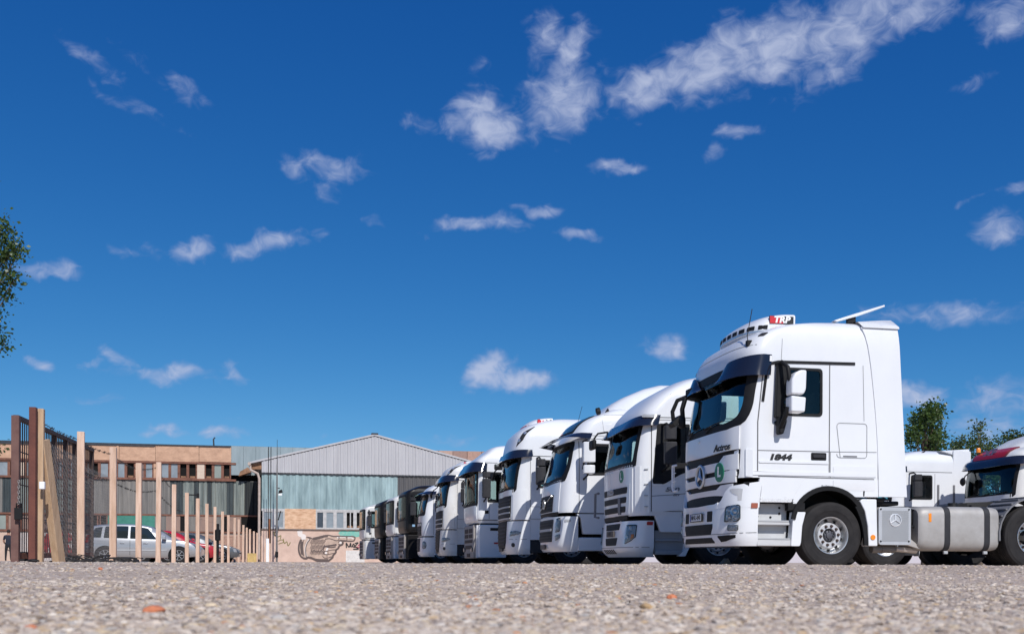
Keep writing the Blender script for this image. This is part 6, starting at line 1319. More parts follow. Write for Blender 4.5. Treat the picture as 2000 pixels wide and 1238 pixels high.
# brick courses: 10 px and smaller pieces, joined
mb = MB(); r_ = random.Random(3)
for j in range(int((z1044 - .1) / .16)):
    x = on_y(330, 1000, YL)[0] - (.25 if j % 2 else 0); xe_ = on_y(560, 1000, YL)[0]
    while x < xe_: mb.box(x, x + .485, YL - .012 - r_.random() * .012, YL + .05, .02 + j * .16, .02 + j * .16 + .143); x += .5
k_ = mb.build('bricks', BRICKM[0], lowb, smooth=False); k_['kind'] = 'stuff'
panel_y('plaster', B, YL, -60, 30, 1047, 1105, mat('peach_render', (.58, .43, .34), .9, var=.15, vscale=1.2), .05, .06)
panel_y('plaster', B, YL, 30, 160, 1047, 1105, WALLW, .05, .05)
strokes('red_graffiti', B, YL - .06, [([(88, 1085), (94, 1050), (101, 1085)], .35), ([(90, 1072), (100, 1072)], .3), ([(108, 1050), (122, 1050), (115, 1050), (115, 1086)], .35), ([(126, 1086), (126, 1052), (138, 1056), (128, 1068), (140, 1086)], .35), ([(82, 1091), (145, 1088)], .3), ([(104, 1060), (104, 1090)], .2)], .3, mat('red_spray', (.42, .05, .05), .9), off=.01)
MB().prism([(on_y(469, 925, YL - .5)[0], on_y(469, 925, YL - .5)[1]), (on_y(484, 917, YL - .5)[0], on_y(484, 917, YL - .5)[1]), (on_y(490, 926, YL - .5)[0], on_y(490, 926, YL - .5)[1]), (on_y(466, 934, YL - .5)[0], on_y(466, 934, YL - .5)[1])], YL - .8, YL + .2).build('side_eave', TIMBER, B, smooth=False)
strokes_m = MB().tube([(on_y(417, 868, YL + 2)[0], YL + 2, zT), (on_y(416, 868, YL + 2)[0], YL + 2, zT + .75), (on_y(419, 868, YL + 2)[0], YL + 2, zT + .9)], .07, 6).build('roof_vent', FELT, B)
# ------------------------------------------------------------------ fence of wooden posts
WOOD = mat('pine_post', (.74, .53, .41), .8, col2=(.53, .345, .24), vscale=3.2, vstretch=(5, 5, .55), detail=8, bump=.25, bscale=18)
WOODO = mat('grey_pine_post', (.56, .39, .25), .85, col2=(.42, .275, .165), vscale=3.5, vstretch=(6, 6, .7), bump=.3, bscale=18)
WOODY = mat('yellowed_board', (.60, .42, .16), .8, var=.2, vscale=4)
WIRE = mat('dark_wire', (.045, .042, .04), .6, metal=.5); GALV = mat('galvanised_wire', (.30, .29, .28), .5, metal=.5)
GATEM = mat('brown_gate_steel', (.055, .028, .02), .65, var=.45, vscale=4); RUSTP = mat('rusty_red_steel', (.17, .055, .035), .75, col2=(.11, .035, .025), vscale=3.5, bump=.15); RUSTB = mat('rust_bottom', (.26, .10, .045), .8, var=.4, vscale=6)
Fn = thing('post_fence', 'fence of pale squared timber posts with barbed wire and sagging chain link', 'fence')
tops = [(75.5, 806), (158, 850), (221, 880), (270.5, 910), (309, 908), (339, 951), (365, 967), (386, 978), (404, 988), (420, 994), (434, 1003), (446, 1010), (458, 1015), (466, 1018), (475, 1029), (481.5, 1034), (488, 1037), (496, 1041), (502, 1044), (507, 1048), (511, 1050)]
PB = []
for i, (px, py) in enumerate(tops):
    d = 2.1 * FPX * 1.733 / (595 - px); d = 13.45 if i == 0 else min(d, 78); p = at_d(px, py, d); PB.append(p); w = .115 * random.uniform(.92, 1.08); lx, ly = random.uniform(-.012, .012), random.uniform(-.012, .012)
    m = MB(); vs = []
    for z, k in ((-.05, 0), (.6, .4), (1.3, .7), (p.z, 1)): vs += [(lx * k + sx * w / 2 + random.uniform(-.003, .003), ly * k + sy * w / 2, z) for sx, sy in ((-1, -1), (1, -1), (1, 1), (-1, 1))]
    fs = [tuple(range(3, -1, -1)), tuple(range(12, 16))] + [(4 * a + k, 4 * a + (k + 1) % 4, 4 * a + 4 + (k + 1) % 4, 4 * a + 4 + k) for a in range(3) for k in range(4)]
    o = m.add(vs, fs).build('post', WOODO if i == 0 else WOOD, Fn, bevel=.006); o.location = (p.x, p.y, 0); o.rotation_euler = (0, 0, random.uniform(-.12, .12))
b0 = at_d(83, 866, 13.5); b1 = at_d(116, 1106, 13.9); MB().bar((b0.x, b0.y, b0.z), (b1.x, b1.y, .02), .105, .16).build('brace', WOODO, Fn, bevel=.006)
def strand(zf, i0, i1, drop=.03):
    mb = MB(); bb = MB(); pts = []
    for i in range(i0, i1):
        a, b = PB[i], PB[i + 1]
        for j in range(8):
            t = j / 8; q = a.lerp(b, t); q.z = a.z * (1 - t) * zf + b.z * t * zf - drop * 4 * t * (1 - t); q.x -= .065; q.y -= .0; pts.append(q)
    mb.tube(pts, .0032, 4, False)
    for k in range(int((pts[-1] - pts[0]).length / .12) if i0 < 6 else 0):
        L_ = k * .12; j = 0
        while j < len(pts) - 2 and (pts[j + 1] - pts[0]).length < L_: j += 1
        if (pts[j] - pts[0]).length > 14: break
        q = pts[j].lerp(pts[j + 1], random.random()); mb.bar(q + Vector((random.uniform(-.02, .02), 0, -.022)), q + Vector((random.uniform(-.02, .02), 0, .022)), .005); mb.bar(q + Vector((-.02, .01, -.01)), q + Vector((.02, -.01, .012)), .005)
    o = mb.build('barbed_wire', WIRE, Fn, smooth=False)
strand(.945, 0, 19); strand(.72, 1, 19, .02)
mb = MB()                                        # chain link, hung on the first bays
for i in range(0, 2):
    a, b = PB[i].copy(), PB[i + 1].copy(); a.z = b.z = 0; ax = (b - a).normalized(); Ln = (b - a).length; h0, h1 = (1.5, 1.72) if i == 0 else (1.72 - .1 * (i - 1), 1.62 - .1 * (i - 1)); st = .10
    k = -h0
    while k < Ln:
        for sg in (1, -1):
            s0, s1 = (k, k + h1) if sg > 0 else (k + h1, k); z0, z1 = .06, .06 + h1
            pA = [(s0, z0), (s1, z1)]; lo, hi = 0., 1.
            for t_ in ((0 - s0) / (s1 - s0), (Ln - s0) / (s1 - s0)): pass
            ta, tb = sorted(((0 - s0) / (s1 - s0), (Ln - s0) / (s1 - s0))); lo, hi = max(0, ta), min(1, tb)
            if hi - lo < .02: continue
            q0 = a + ax * (s0 + (s1 - s0) * lo); q1 = a + ax * (s0 + (s1 - s0) * hi); q0.z = z0 + (z1 - z0) * lo; q1.z = z0 + (z1 - z0) * hi; q0.x -= .07; q1.x -= .07; mb.bar(q0, q1, .0028)
        k += st
o = mb.build('chain_link', GALV, Fn, smooth=False, recalc=False); o['kind'] = 'stuff'
for a, w in ((518, 1), (522.5, 2), (527, 1)):
    p = at_d(a, 1055, 72); tag(MB().box(p.x - .05 * w, p.x + .05 * w, p.y - .06, p.y + .06, 0, p.z if w == 2 else p.z * .8).build('marker_post', WHITEP if w == 2 else WOOD, smooth=False), {518: 'short bare timber post left of the white one near the hall corner', 522.5: 'white painted post standing near the hall corner', 527: 'short bare timber post right of the white one near the hall corner'}[a], 'post')
for i, a in enumerate((486, 492, 498)):
    p = at_d(a, 1084, 62); tag(MB().box(p.x - .09, p.x + .09, p.y - .02, p.y + .02, 0, p.z).build('yellow_board', WOODY, smooth=False), ('leftmost', 'middle', 'rightmost')[i] + ' of three short yellowed boards against the far fence posts', 'board', 'yellowed boards by the far fence')

# ------------------------------------------------------------------ gate
gp = at_d(64, 803, 13.3); m = MB(); h = gp.z
m.box(-.055, .055, -.06, -.045, -.05, h).box(-.055, .055, .045, .06, -.05, h).box(-.006, .006, -.045, .045, -.05, h)
m = MB().box(-.042, .042, -.05, .05, -.05, h)
o = m.build('gate_post', RUSTP, bevel=.004); o.location = (gp.x, gp.y, 0); tag(o, 'tall rust red steel gate post beside the first timber post', 'gate post')
Gt = thing('yard_gate', 'brown steel gate leaf of vertical bars standing open beside the rust red post', 'gate')
A0, A1 = at_d(30, 822, 13.7), at_d(180, 886, 18.6); zt0, zt1 = A0.z, A1.z; zb0, zb1 = at_d(30, 1093, 13.7).z, at_d(180, 1089, 18.6).z
gpnt = lambda t, z: Vector((A0.x + (A1.x - A0.x) * t, A0.y + (A1.y - A0.y) * t, (zb0 + (zb1 - zb0) * t) + z * ((zt0 - zb0) + ((zt1 - zb1) - (zt0 - zb0)) * t)))
MB().bar(gpnt(0, 1), gpnt(1, 1), .07, .06).build('top_rail', GATEM, Gt, bevel=.004); MB().bar(gpnt(0, 0), gpnt(1, 0), .06, .08).build('bottom_rail', RUSTB, Gt, bevel=.004)
e0 = gpnt(0, 1); MB().bar((e0.x, e0.y, -.02), (e0.x, e0.y, e0.z + .02), .10, .08).build('hinge_stile', mat('worn_gate_stile', (.20, .11, .09), .8, col2=(.11, .05, .045), vscale=3), Gt, bevel=.004)
for t in (.43, .58, .71, .84, .985): MB().bar(gpnt(t, 0), gpnt(t, 1), .07, .06).build('stile', GATEM, Gt, bevel=.004)
for z in (.28, .52, .76): MB().bar(gpnt(0, z), gpnt(1, z), .014, .014).build('cross_rod', GATEM, Gt)
bar0 = None
for i in range(1, 46):
    t = i / 46; a, b = gpnt(t, 0), gpnt(t, 1)
    if bar0 is None: bar0 = MB().box(-.007, .007, -.007, .007, 0, 1).build('gate_bar', GATEM, Gt, smooth=False); o = bar0
    else: o = bar0.copy(); COL.objects.link(o)
    o.location = a; o.scale = (1, 1, b.z - a.z)
c0 = at_d(37, 948, 13.65)
for i in range(9):
    q = Vector((c0.x, c0.y - .02, c0.z - i * .036)); r = .022; ph = (i % 2) * math.pi / 2
    MB().tube([q + Vector((r * .55 * math.cos(a) * math.cos(ph), r * .55 * math.cos(a) * math.sin(ph), r * math.sin(a))) for a in [k * math.pi / 5 for k in range(11)]], .006, 5, False).build('chain_ring', GALV, Gt)
MB().box(c0.x - .05, c0.x + .05, c0.y - .05, c0.y, c0.z - .52, c0.z - .36).tube([(c0.x - .03, c0.y - .02, c0.z - .37), (c0.x - .03, c0.y - .02, c0.z - .3), (c0.x + .03, c0.y - .02, c0.z - .3), (c0.x + .03, c0.y - .02, c0.z - .37)], .01, 6).build('padlock', PLASTIC, Gt, bevel=.012)
p = at_d(82, 955, 13.3); tag(MB().box(p.x - .035, p.x + .035, p.y - .03, p.y + .03, p.z - .05, p.z + .05).build('junction_box', WHITEP, bevel=.008), 'small white junction box on the side of the first timber post', 'junction box')

# ------------------------------------------------------------------ wire and scrap at the fence foot
Tw = MB()
for k in range(26):
    c = at_d(random.uniform(128, 262), 1100, random.uniform(13.9, 16.8)); r = random.uniform(.08, .28); q0 = random.uniform(0, 6); n = random.randint(6, 14); ti = random.uniform(.1, .5)
    Tw.tube([Vector((c.x + r * math.cos(q0 + j * .55) * random.uniform(.8, 1.2), c.y + r * math.sin(q0 + j * .55), .05 + abs(r * ti * math.sin(q0 * 2 + j * .5)) + random.uniform(0, .03))) for j in range(n)], random.uniform(.006, .014), 5)
tw = Tw.build('tangled_wire', WIRE); tag(tw, 'heap of tangled dark wire and hose at the foot of the fence posts', 'wire')
for i, (a, b, dd) in enumerate(((206, 304, 16.5), (165, 215, 15.6), (95, 122, 14.2))):
    p, q = at_d(a, 1104, dd), at_d(b, 1104, dd); tag(MB().prism([(p.x, .04), (p.x + .1, .09), (q.x - .15, .075), (q.x, .03)], p.y - .15, p.y + .1).build('scrap_sheet', mat('bent_grey_sheet', (.17, .175, .18), .55, metal=.4, var=.3), bevel=.01), ['long bent grey metal sheet on the ground below the silver car', 'short bent grey metal strip beside the tangled wire', 'small grey metal scrap at the foot of the timber brace'][i], 'scrap')
p = at_d(66, 1112, 7.4); o = bpy.data.objects.new('dark_clod', LME[3].copy()); o.data.materials.clear(); o.data.materials.append(PLASTIC); COL.objects.link(o); o.location = (p.x, p.y, ground_z(p.x, p.y) + .012); o.scale = (.1, .06, .05); tag(o, 'black lump lying on the gravel in front of the rust red gate post', 'lump')

# ------------------------------------------------------------------ cars
def car(label, cat, paint, st, Wd, loc, wheels, wins, rz=0., lamps=True, trim=True):
    R = thing('parked_car', label, cat, loc, 'cars parked behind the fence', rz); L_ = st[-1][0]
    def half(s):
        x, zb, zk, zt, wt, wb = s; W_ = Wd / 2 * wb
        return [(0, zb), (W_ * .88, zb), (W_ * .985, zb + .12), (W_, zb + (zk - zb) * .55), (W_ * .985, zk - .06), (W_ * .955, zk), (W_ * (wt + (.955 - wt) * .5), zk + (zt - zk) * .52), (W_ * wt, zt - min(.06, (zt - zk) * .3)), (W_ * wt * .82, zt - .005), (0, zt)]
    D = []
    for i in range(len(st) - 1):
        for j in range(5):
            t = j / 5; p0, p1, p2, p3 = st[max(0, i - 1)], st[i], st[i + 1], st[min(len(st) - 1, i + 2)]
            D.append(tuple(p1[a] + (p2[a] - p1[a]) * t if a == 0 else .5 * (2 * p1[a] + (p2[a] - p0[a]) * t + (2 * p0[a] - 5 * p1[a] + 4 * p2[a] - p3[a]) * t * t + (3 * p1[a] - p0[a] - 3 * p2[a] + p3[a]) * t ** 3) for a in range(6)))
    D.append(st[-1]); vs = []; fs = []; n = 18
    for s in D:
        h = half(s); vs += [(s[0], -y, z) for y, z in h] + [(s[0], y, z) for y, z in h[-2:0:-1]]
    for i in range(len(D) - 1): fs += [(i * n + k, i * n + (k + 1) % n, (i + 1) * n + (k + 1) % n, (i + 1) * n + k) for k in range(n)]
    fs += [tuple(range(n)), tuple((len(D) - 1) * n + k for k in range(n))]
    body = MB().add(vs, fs).build('body', paint, R, ang=40)
    xs_ = [s[0] for s in D]
    def S(sg):
        def f(x, v):                  # v: 0 belt line, 1 roof edge
            s = tuple(float(np.interp(x, xs_, [q[a] for q in D])) for a in range(6)); s = (x,) + s[1:]; h = half(s); P = [h[5], h[6], h[7]]; t = min(1.999, max(0, v * 2)); i = int(t); y, z = (P[i][k] + (P[i + 1][k] - P[i][k]) * (t - i) for k in (0, 1)); return (x, sg * y, z)
        return f
    def Tp(u, x):
        s = tuple(float(np.interp(x, xs_, [q[a] for q in D])) for a in range(6)); h = half((x,) + s[1:]); return (x, u * h[8][0], h[8][1] + .002)
    GLS = mat('car_glass', (.02, .028, .03), .06, spec=.8)
    for sg in (-1, 1):
        for w in wins: patch(MB(), S(sg), rpoly(w, .05), .006, .012, 3).build('side_window', GLS, body)
        fd = lambda x, z: (x, sg * Wd / 2 * 1.0, z)
        for wx in wheels:
            MB().lathe([(.36, -.2), (.36, .012), (.40, .016), (.405, -.02)], (wx, sg * (Wd / 2 - .01), .31), 28, 'y', sg).disc((wx, sg * (Wd / 2 - .005), .31), .362, 'y', 28, .006, sg).build('wheel_arch', PLASTIC, body)
            w = MB().lathe([(.21, .0), (.28, .005), (.305, -.01), (.315, -.04), (.315, -.2)], (wx, sg * (Wd / 2 + .012), .315), 28, 'y', sg).build('wheel', RUBBER, R)
            m = MB().lathe([(.215, .004), (.205, .012), (.19, -.01), (.18, -.03), (.001, -.03)], (wx, sg * (Wd / 2 + .012), .315), 28, 'y', sg)
            for k in range(7): q = 2 * math.pi * k / 7; m.bar((wx, sg * (Wd / 2 + .012), .315), (wx + .2 * math.cos(q), sg * (Wd / 2 + .008), .315 + .2 * math.sin(q)), .045, .02)
            m.build('rim', mat('alloy_rim', (.45, .45, .46), .4, metal=.5), w)
        if trim:
            MB().box(wheels[0] + .45, wheels[1] - .45, sg * Wd / 2 * .995, sg * (Wd / 2 * 1.0 + .012), .50, .55).build('rub_strip', SILVERGR, body)
            for x in (wheels[0] + .55, wheels[0] + 1.42): MB().box(x, x + .17, sg * Wd / 2 * .985, sg * (Wd / 2 + .02), .80, .83).build('door_handle', paint, body, bevel=.006)
            m = MB(); fz = lambda x, z: (x, sg * (Wd / 2 * .998), z); m.box(wheels[0] + .92, wheels[0] + .93, sg * Wd / 2 * .97, sg * (Wd / 2 + .003), .32, .93); m.build('door_gap', SEAM, body, smooth=False)
            mx_ = wheels[1] - .62; MB().prism(rpoly([(mx_, .98), (mx_ + .16, .98), (mx_ + .14, 1.12), (mx_, 1.13)], .03), sg * (Wd / 2 - .03), sg * (Wd / 2 + .17)).build('door_mirror', paint, body, bevel=.02)
    return R, body, Tp, S
SILVERC = mat('silver_car_paint', (.44, .45, .47), .28, metal=.45, coat=.4, var=.04); REDC = mat('red_car_paint', (.42, .018, .03), .25, coat=.6, var=.06); DARKC = mat('grey_car_paint', (.13, .14, .15), .25, metal=.3, coat=.5)
MPV = [(0, .42, .80, .84, .80, .80), (.06, .32, .92, 1.18, .76, .92), (.26, .25, .99, 1.53, .74, .98), (.9, .22, 1.0, 1.62, .74, 1), (1.7, .21, .98, 1.63, .74, 1), (2.35, .21, .96, 1.55, .74, 1), (2.9, .21, .95, 1.30, .78, 1), (3.36, .21, .95, 1.0, .88, .99), (3.85, .23, .86, .88, .9, .97), (4.2, .28, .72, .74, .9, .9), (4.34, .36, .56, .58, .86, .78)]
p = at_d(163, 1100, 38.6)
cw = [[(.22, .1), (.62, .06), (.66, .9), (.38, .86)], [(.72, .05), (1.62, .04), (1.62, .92), (.76, .92)], [(1.70, .04), (2.72, .06), (2.35, .90), (1.70, .92)]]
R, body, Tp, S = car('silver five-door people carrier parked side-on behind the timber posts', 'car', SILVERC, MPV, 1.77, (p.x, p.y + .9, 0), (.78, 3.53), cw); R.scale = (1, 1, .93)
GLS = MATS['car_glass']
patch(MB(), Tp, rpoly([(-1.0, 3.22), (-.9, 2.5), (.9, 2.5), (1.0, 3.22)], .06), .008, .012, 3).build('windscreen', GLS, body)
for sg in (-1, 1):
    MB().prism(rpoly([(3.92, .66), (4.22, .58), (4.18, .72), (3.98, .80)], .02), sg * .76, sg * .80).build('headlight', LENS, body); MB().prism(rpoly([(.02, .80), (.16, .84), (.22, 1.15), (.12, 1.15)], .02), sg * .74, sg * .84).build('tail_light', REDL, body, bevel=.01)
HB = [(0, .40, .74, .78, .8, .82), (.08, .3, .86, 1.05, .76, .93), (.35, .24, .93, 1.36, .74, .99), (1.0, .2, .93, 1.46, .74, 1), (1.8, .2, .91, 1.45, .74, 1), (2.3, .2, .89, 1.34, .76, 1), (2.85, .2, .88, 1.02, .84, 1), (3.2, .2, .86, .90, .9, .99), (3.7, .22, .78, .80, .9, .96), (4.02, .28, .64, .66, .9, .88), (4.12, .36, .52, .54, .86, .76)]
hw_ = [[(.45, .1), (1.15, .05), (1.15, .9), (.66, .88)], [(1.23, .05), (2.3, .06), (1.95, .9), (1.23, .92)]]
p = at_d(427, 1100, 45.5); R, body, Tp, S = car('red hatchback with sloping bonnet, parked behind the silver car', 'car', REDC, HB, 1.72, (p.x - 4.1, p.y + .8, 0), (.75, 3.3), hw_)
patch(MB(), Tp, rpoly([(-1.0, 2.95), (-.9, 2.15), (.9, 2.15), (1.0, 2.95)], .06), .008, .012, 3).build('windscreen', GLS, body)
MB().prism(rpoly([(3.68, .60), (4.0, .54), (3.95, .66), (3.72, .74)], .02), -.77, -.72).build('headlight', LENS, body)
p = at_d(466, 1100, 49.5); R, body, Tp, S = car('dark grey car with bright headlight, only its front showing past the red car', 'car', DARKC, HB, 1.72, (p.x - 4.1, p.y + .8, 0), (.75, 3.3), hw_)
patch(MB(), Tp, rpoly([(-1.0, 2.95), (-.9, 2.15), (.9, 2.15), (1.0, 2.95)], .06), .008, .012, 3).build('windscreen', GLS, body)
MB().prism(rpoly([(3.62, .56), (4.02, .50), (3.97, .66), (3.66, .74)], .02), -.79, -.70).build('headlight', CHROME, body)

# ------------------------------------------------------------------ person seen from behind, left of the gate
def person():
    p = at_d(16.5, 1108, 57)
    J = [((0, 0, .95), .15), ((0, .01, 1.18), .14), ((0, .01, 1.40), .165), ((0, 0, 1.53), .065), ((0, -.01, 1.62), .085), ((0, .0, 1.70), .095),
         ((-.20, .01, 1.42), .075), ((-.27, .03, 1.14), .052), ((-.25, -.06, .90), .040), ((-.245, -.09, .80), .038), ((.20, .01, 1.42), .075), ((.26, -.02, 1.14), .052), ((.18, -.16, .98), .040), ((.10, -.22, .98), .036),
         ((-.10, 0, .88), .105), ((-.12, .0, .50), .07), ((-.13, .03, .10), .048), ((-.14, -.10, .04), .04), ((.10, 0, .88), .105), ((.13, .02, .50), .07), ((.14, .04, .10), .048), ((.15, -.09, .04), .04)]
    E = [(0, 1), (1, 2), (2, 3), (3, 4), (4, 5), (2, 6), (6, 7), (7, 8), (8, 9), (2, 10), (10, 11), (11, 12), (12, 13), (0, 14), (14, 15), (15, 16), (16, 17), (0, 18), (18, 19), (19, 20), (20, 21)]
    me = bpy.data.meshes.new('person'); me.from_pydata([j[0] for j in J], E, []); o = bpy.data.objects.new('person', me); COL.objects.link(o)
    sk = o.modifiers.new('skin', 'SKIN'); o.modifiers.new('sub', 'SUBSURF').levels = 1; sk.use_smooth_shade = True
    sv_ = me.skin_vertices[0].data
    for i, j in enumerate(J): sv_[i].radius = (j[1], j[1] * (.8 if i in (0, 1, 2) else 1)); sv_[i].use_root = (i == 0)
    dg_ = bpy.context.evaluated_depsgraph_get(); me2 = bpy.data.meshes.new_from_object(o.evaluated_get(dg_)); bpy.data.objects.remove(o)
    for mm in (mat('navy_shirt', (.018, .022, .035), .9), mat('dark_trousers', (.012, .013, .017), .9), mat('skin', (.38, .20, .13), .6), mat('black_shoes', (.01, .01, .01), .6)): me2.materials.append(mm)
    for f in me2.polygons:
        c = f.center; f.use_smooth = True
        f.material_index = 3 if c.z < .09 else 2 if (c.z > 1.49 or (abs(c.x) > .20 and c.z < 1.2) or (c.y < -.13 and c.z > .7)) else 1 if c.z < .97 else 0
    o = bpy.data.objects.new('person', me2); COL.objects.link(o); o.location = (p.x, p.y, 0); o.rotation_euler = (0, 0, rad(188)); tag(o, 'person in dark shirt and trousers standing with back turned, left of the gate', 'person')
    m = MB(); v, f = ico(2); m.add([(q[0] * .098, q[1] * .105 + .012, 1.715 + q[2] * .112) for q in v], [tuple(q) for q in f]); h = m.build('hair', mat('dark_hair', (.015, .012, .01), .8)); h.parent = o
person()
Cr = at_d(42, 1106, 58); c = thing('hand_cart', 'low dark two-wheeled cart standing behind the open gate', 'cart', (Cr.x, Cr.y, 0))
MB().box(-.5, .5, -.3, .3, .34, .55).build('tray', PLASTIC, c, bevel=.02)
for sg in (-1, 1): MB().lathe([(.02, -.03), (.18, -.03), (.2, 0), (.18, .03), (.02, .03)], (.1, sg * .34, .2), 18, 'y').build('wheel', RUBBER, c)
MB().tube([(-.5, 0, .5), (-.8, 0, .7), (-.85, 0, .95)], .025, 6).build('handle', PLASTIC, c)

# ------------------------------------------------------------------ masts and posts
p = at_d(540.5, 862, 75); M_ = thing('mast', 'thin grey mast with a small floodlight in front of the teal hall', 'mast', (p.x, p.y, 0))
MB().tube([(0, 0, 0), (0, 0, p.z * .62), (0, 0, p.z * .8)], [.075, .06, .04], 8).build('pole', mat('grey_mast', (.19, .18, .175), .6, metal=.3), M_); MB().tube([(0, 0, p.z * .8), (0, 0, p.z)], [.03, .015], 6).build('aerial_tip', DARKGREY, M_)
zl = at_d(545, 962, 75).z; f = MB().prism([(.1, zl - .2), (.42, zl - .1), (.36, zl + .12), (.14, zl + .02)], -.2, .2).build('floodlight', PLASTIC, M_, bevel=.02); MB().box(.12, .38, -.22, -.2, zl - .34, zl - .2).build('lens', WHITEP, f); MB().box(0, .2, -.03, .03, zl + .18, zl + .25).build('bracket', DARKGREY, M_)
z2 = at_d(540, 1086, 75).z; MB().box(-.11, .11, -.12, .0, z2 - .22, z2 + .22).build('switch_box', PLASTIC, M_, bevel=.01)
z3 = at_d(545, 1010, 75).z; MB().bar((.1, -.05, z3 - .35), (.28, -.05, z3 + .35), .08).build('wall_lamp', PLASTIC, M_)
p = at_d(526, 876, 74); M_ = thing('cable_post', 'thin dark double cable post with rusty foot beside the hall corner', 'post', (p.x, p.y, 0))
for dx in (-.09, .09): MB().tube([(dx, 0, 0), (dx, 0, p.z)], .03, 6).build('cable', WIRE, M_)
MB().tube([(0, 0, 0), (0, 0, 3.2)], .06, 8).build('foot', RUSTB, M_)
p = at_d(425, 1027, 33); M_ = thing('bollard', 'slim black post with a thicker sleeve, standing among the pale fence posts', 'bollard', (p.x, p.y, 0))
MB().tube([(0, 0, 0), (0, 0, p.z)], .045, 10).build('pole', PLASTIC, M_); MB().lathe([(.05, -.2), (.09, -.18), (.095, .15), (.05, .18)], (0, 0, p.z - .36), 12, 'z').build('sleeve', PLASTIC, M_)
p = at_d(386, 970, 40); M_ = thing('lamp_bracket', 'small dark camera arm on the pole behind the fence posts', 'bracket', (p.x, p.y, 0))
MB().tube([(0, 0, 0), (0, 0, p.z)], .04, 8).build('pole', WOODO, M_); MB().bar((0, 0, p.z - .03), (-.45, 0, p.z - .02), .05).box(-.04, .05, -.05, .05, p.z - .2, p.z + .04).build('arm', PLASTIC, M_)
p = at_d(1416, 1096, 17.6); tag(MB().prism([(-.16, 0), (.12, 0), (.02, .17)], -.1, .1).build('wheel_chock', mat('grey_chock', (.22, .22, .22), .8, var=.2), loc=(p.x, p.y, 0)), 'grey wedge chock on the ground under the nearest truck', 'chock')

# ------------------------------------------------------------------ trees
def leafm(name, c, t):
    m = bpy.data.materials.new(name); m.use_nodes = True; nt = m.node_tree; nt.nodes.clear(); o = nt.nodes.new('ShaderNodeOutputMaterial'); d = nt.nodes.new('ShaderNodeBsdfDiffuse'); tr = nt.nodes.new('ShaderNodeBsdfTranslucent'); g = nt.nodes.new('ShaderNodeBsdfGlossy'); a = nt.nodes.new('ShaderNodeMixShader'); b = nt.nodes.new('ShaderNodeMixShader')
    d.inputs[0].default_value = (*c, 1); tr.inputs[0].default_value = (*t, 1); g.inputs['Roughness'].default_value = .4; a.inputs[0].default_value = .3; b.inputs[0].default_value = .05
    nt.links.new(d.outputs[0], a.inputs[1]); nt.links.new(tr.outputs[0], a.inputs[2]); nt.links.new(a.outputs[0], b.inputs[1]); nt.links.new(g.outputs[0], b.inputs[2]); nt.links.new(b.outputs[0], o.inputs[0]); return m
LEAF = [leafm('leaf_mid', (.055, .10, .022), (.10, .17, .03)), leafm('leaf_light', (.085, .135, .03), (.14, .21, .04)), leafm('leaf_dark', (.035, .07, .018), (.06, .11, .02))]
LEAFB = [leafm('poplar_mid', (.07, .105, .03), (.1, .15, .03)), leafm('poplar_light', (.11, .14, .05), (.14, .19, .05)), leafm('poplar_dark', (.04, .065, .02), (.06, .1, .02))]
BARK = mat('bark', (.12, .09, .065), .9, var=.3, vscale=6, bump=.4, bscale=20)
def tree(label, base, clumps, leaf, nper, mats, trunk_r, group, seed=1):
    """clumps: (x, y, z, rx, rz) in metres relative to base"""
    r = np.random.default_rng(seed); T = thing('tree', label, 'tree', base, group)
    m = MB(); top = max(c[2] for c in clumps); m.tube([(0, 0, -.1), (.05, 0, top * .35), (-.05, .05, top * .7), (0, 0, top * .95)], [trunk_r, trunk_r * .8, trunk_r * .45, trunk_r * .12], 9)
    for c in clumps:
        z0 = c[2] * r.uniform(.45, .75); a = Vector((0, 0, z0)); b = Vector(c[:3]); k = a.lerp(b, .5) + Vector((0, 0, c[2] * .03)); m.tube([a, k, b], [trunk_r * .3, trunk_r * .18, trunk_r * .05], 5)
    m.build('trunk', BARK, T)
    V = []; M = []
    for c in clumps:
        n = int(nper * (c[3] * c[3] * c[4]) ** .667 / leaf ** 2 * .05) + 28; ns = max(3, n // 14)
        dirs = r.normal(size=(ns, 3)); dirs /= np.linalg.norm(dirs, axis=1)[:, None]; rr = r.uniform(.05, 1.0, (ns, 1)) ** .6; sc = dirs * rr * np.array([c[3], c[3], c[4]]) + np.array(c[:3]); mi = r.choice(3, ns, p=[.5, .25, .25])
        for k in range(ns):
            q = 14; pc = sc[k] + r.normal(size=(q, 3)) * leaf * 1.5; nn = r.normal(size=(q, 3)) + np.array([0, 0, .7]); nn /= np.linalg.norm(nn, axis=1)[:, None]
            u = np.cross(nn, r.normal(size=(q, 3))); u /= np.linalg.norm(u, axis=1)[:, None]; w = np.cross(nn, u); s = leaf * r.uniform(.6, 1.2, (q, 1))
            V.append(np.stack([pc - u * s * .6, pc + w * s * .42 + nn * s * .1, pc + u * s * .6, pc - w * s * .42 + nn * s * .1], 1).reshape(-1, 3)); M.append(np.full(q, mi[k]))
    V = np.concatenate(V); M = np.concatenate(M); nf = len(V) // 4; me = bpy.data.meshes.new('crown'); me.vertices.add(len(V)); me.vertices.foreach_set('co', V.ravel().astype(np.float32)); me.loops.add(nf * 4); me.loops.foreach_set('vertex_index', np.arange(nf * 4, dtype=np.int32)); me.polygons.add(nf)
    me.polygons.foreach_set('loop_start', np.arange(0, nf * 4, 4, dtype=np.int32)); me.polygons.foreach_set('loop_total', np.full(nf, 4, dtype=np.int32))
    for mm in mats: me.materials.append(mm)
    me.polygons.foreach_set('material_index', M.astype(np.int32)); me.update(calc_edges=True); link('crown', me, None, T)
    return T
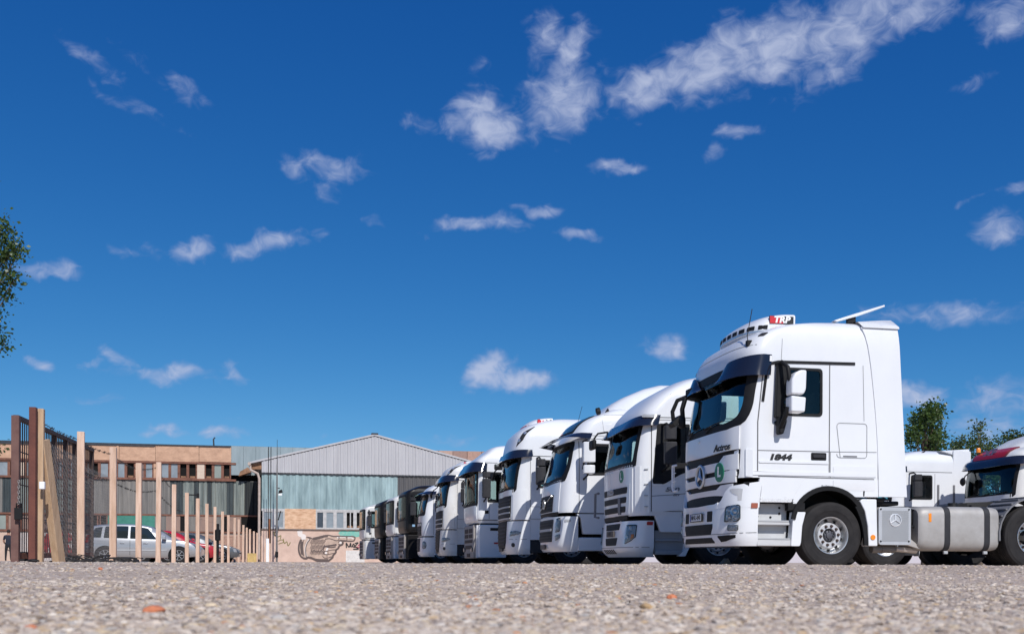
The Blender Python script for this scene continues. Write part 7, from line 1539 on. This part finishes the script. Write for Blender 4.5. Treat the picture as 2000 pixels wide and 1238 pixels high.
# left: the edge of a poplar that stands just outside the picture
bs = at_d(-150, 1100, 26); d_ = 26
def rel(px, py, rpx, rz=None, dd=0): q = at_d(px, py, d_ + dd); k = d_ / FPX; return (q.x - bs.x, q.y - bs.y, q.z, rpx * k, (rz or rpx) * k)
cl = [rel(2, 448, 9, 16), rel(6, 474, 15), rel(20, 498, 14), rel(33, 490, 7, 10), rel(34, 505, 6, 8), rel(2, 512, 20), rel(15, 545, 14, 9), rel(28, 553, 6, 6), rel(-2, 572, 16, 16), rel(10, 588, 7, 7), rel(-10, 620, 10, 18), rel(-4, 664, 10, 9), rel(9, 684, 6, 5), rel(-16, 690, 10, 18), rel(-4, 884, 5, 5)]
for i in range(40): cl.append(rel(random.uniform(-320, -75), random.uniform(330, 880), random.uniform(30, 55), None, random.uniform(-1.5, 1.5)))
tree('leafy poplar just outside the left edge, its outer branches reaching in', (bs.x, bs.y, 0), cl, .085, 700, LEAF, .22, 'trees round the yard', 3)
def bushy(label, px, top, bot, wpx, d, n, leaf, mats, seed, shape=1.):
    global d_, bs
    d_ = d; bs = at_d(px, 1096, d); r = random.Random(seed); cl = []
    for i in range(n):
        t = r.random() ** .8; y = bot + (top - bot) * t; hw = wpx * (1 - (t ** 2.2) * .75 * shape) * (.55 + .45 * min(1, t * 3)); x = px + r.uniform(-hw, hw); cl.append(rel(x, y, r.uniform(.22, .38) * wpx, None, r.uniform(-1.2, 1.2)))
    cl.append(rel(px, top + wpx * .15, wpx * .2)); return tree(label, (bs.x, bs.y, 0), cl, leaf, 900, mats, .2, 'trees round the yard', seed)
bushy('dense green poplar clump rising directly behind the nearest truck', 1806, 797, 1000, 36, 50, 46, .15, LEAF, 5, .55)
bushy('small olive tree low behind the white rear cab roof', 1872, 858, 1000, 24, 68, 24, .17, LEAFB, 6, .7)
bushy('slender pale poplar standing taller than the others behind the rear cabs', 1914, 824, 1000, 16, 66, 26, .17, LEAFB, 7, .9)
bushy('round dark tree left of the slender poplar, behind the white cab', 1894, 846, 1000, 20, 70, 22, .17, LEAF, 8, .7)
bushy('broad green tree between the slender poplar and the red sign', 1948, 850, 1000, 30, 72, 28, .18, LEAF, 9, .6)
bushy('broad olive tree behind the roof of the red-signed truck', 1992, 848, 1000, 34, 74, 30, .18, LEAFB, 10, .5)
# ------------------------------------------------------------------ lettering becomes plain mesh
dg = bpy.context.evaluated_depsgraph_get()
for o in TEXTS:
    me = bpy.data.meshes.new_from_object(o.evaluated_get(dg)); n = bpy.data.objects.new('tmp', me); COL.objects.link(n)
    n.parent = o.parent; n.matrix_local = o.matrix_local.copy(); nm = o.name; o.name = 'gone'; n.name = nm; c = o.data; bpy.data.objects.remove(o); bpy.data.curves.remove(c)
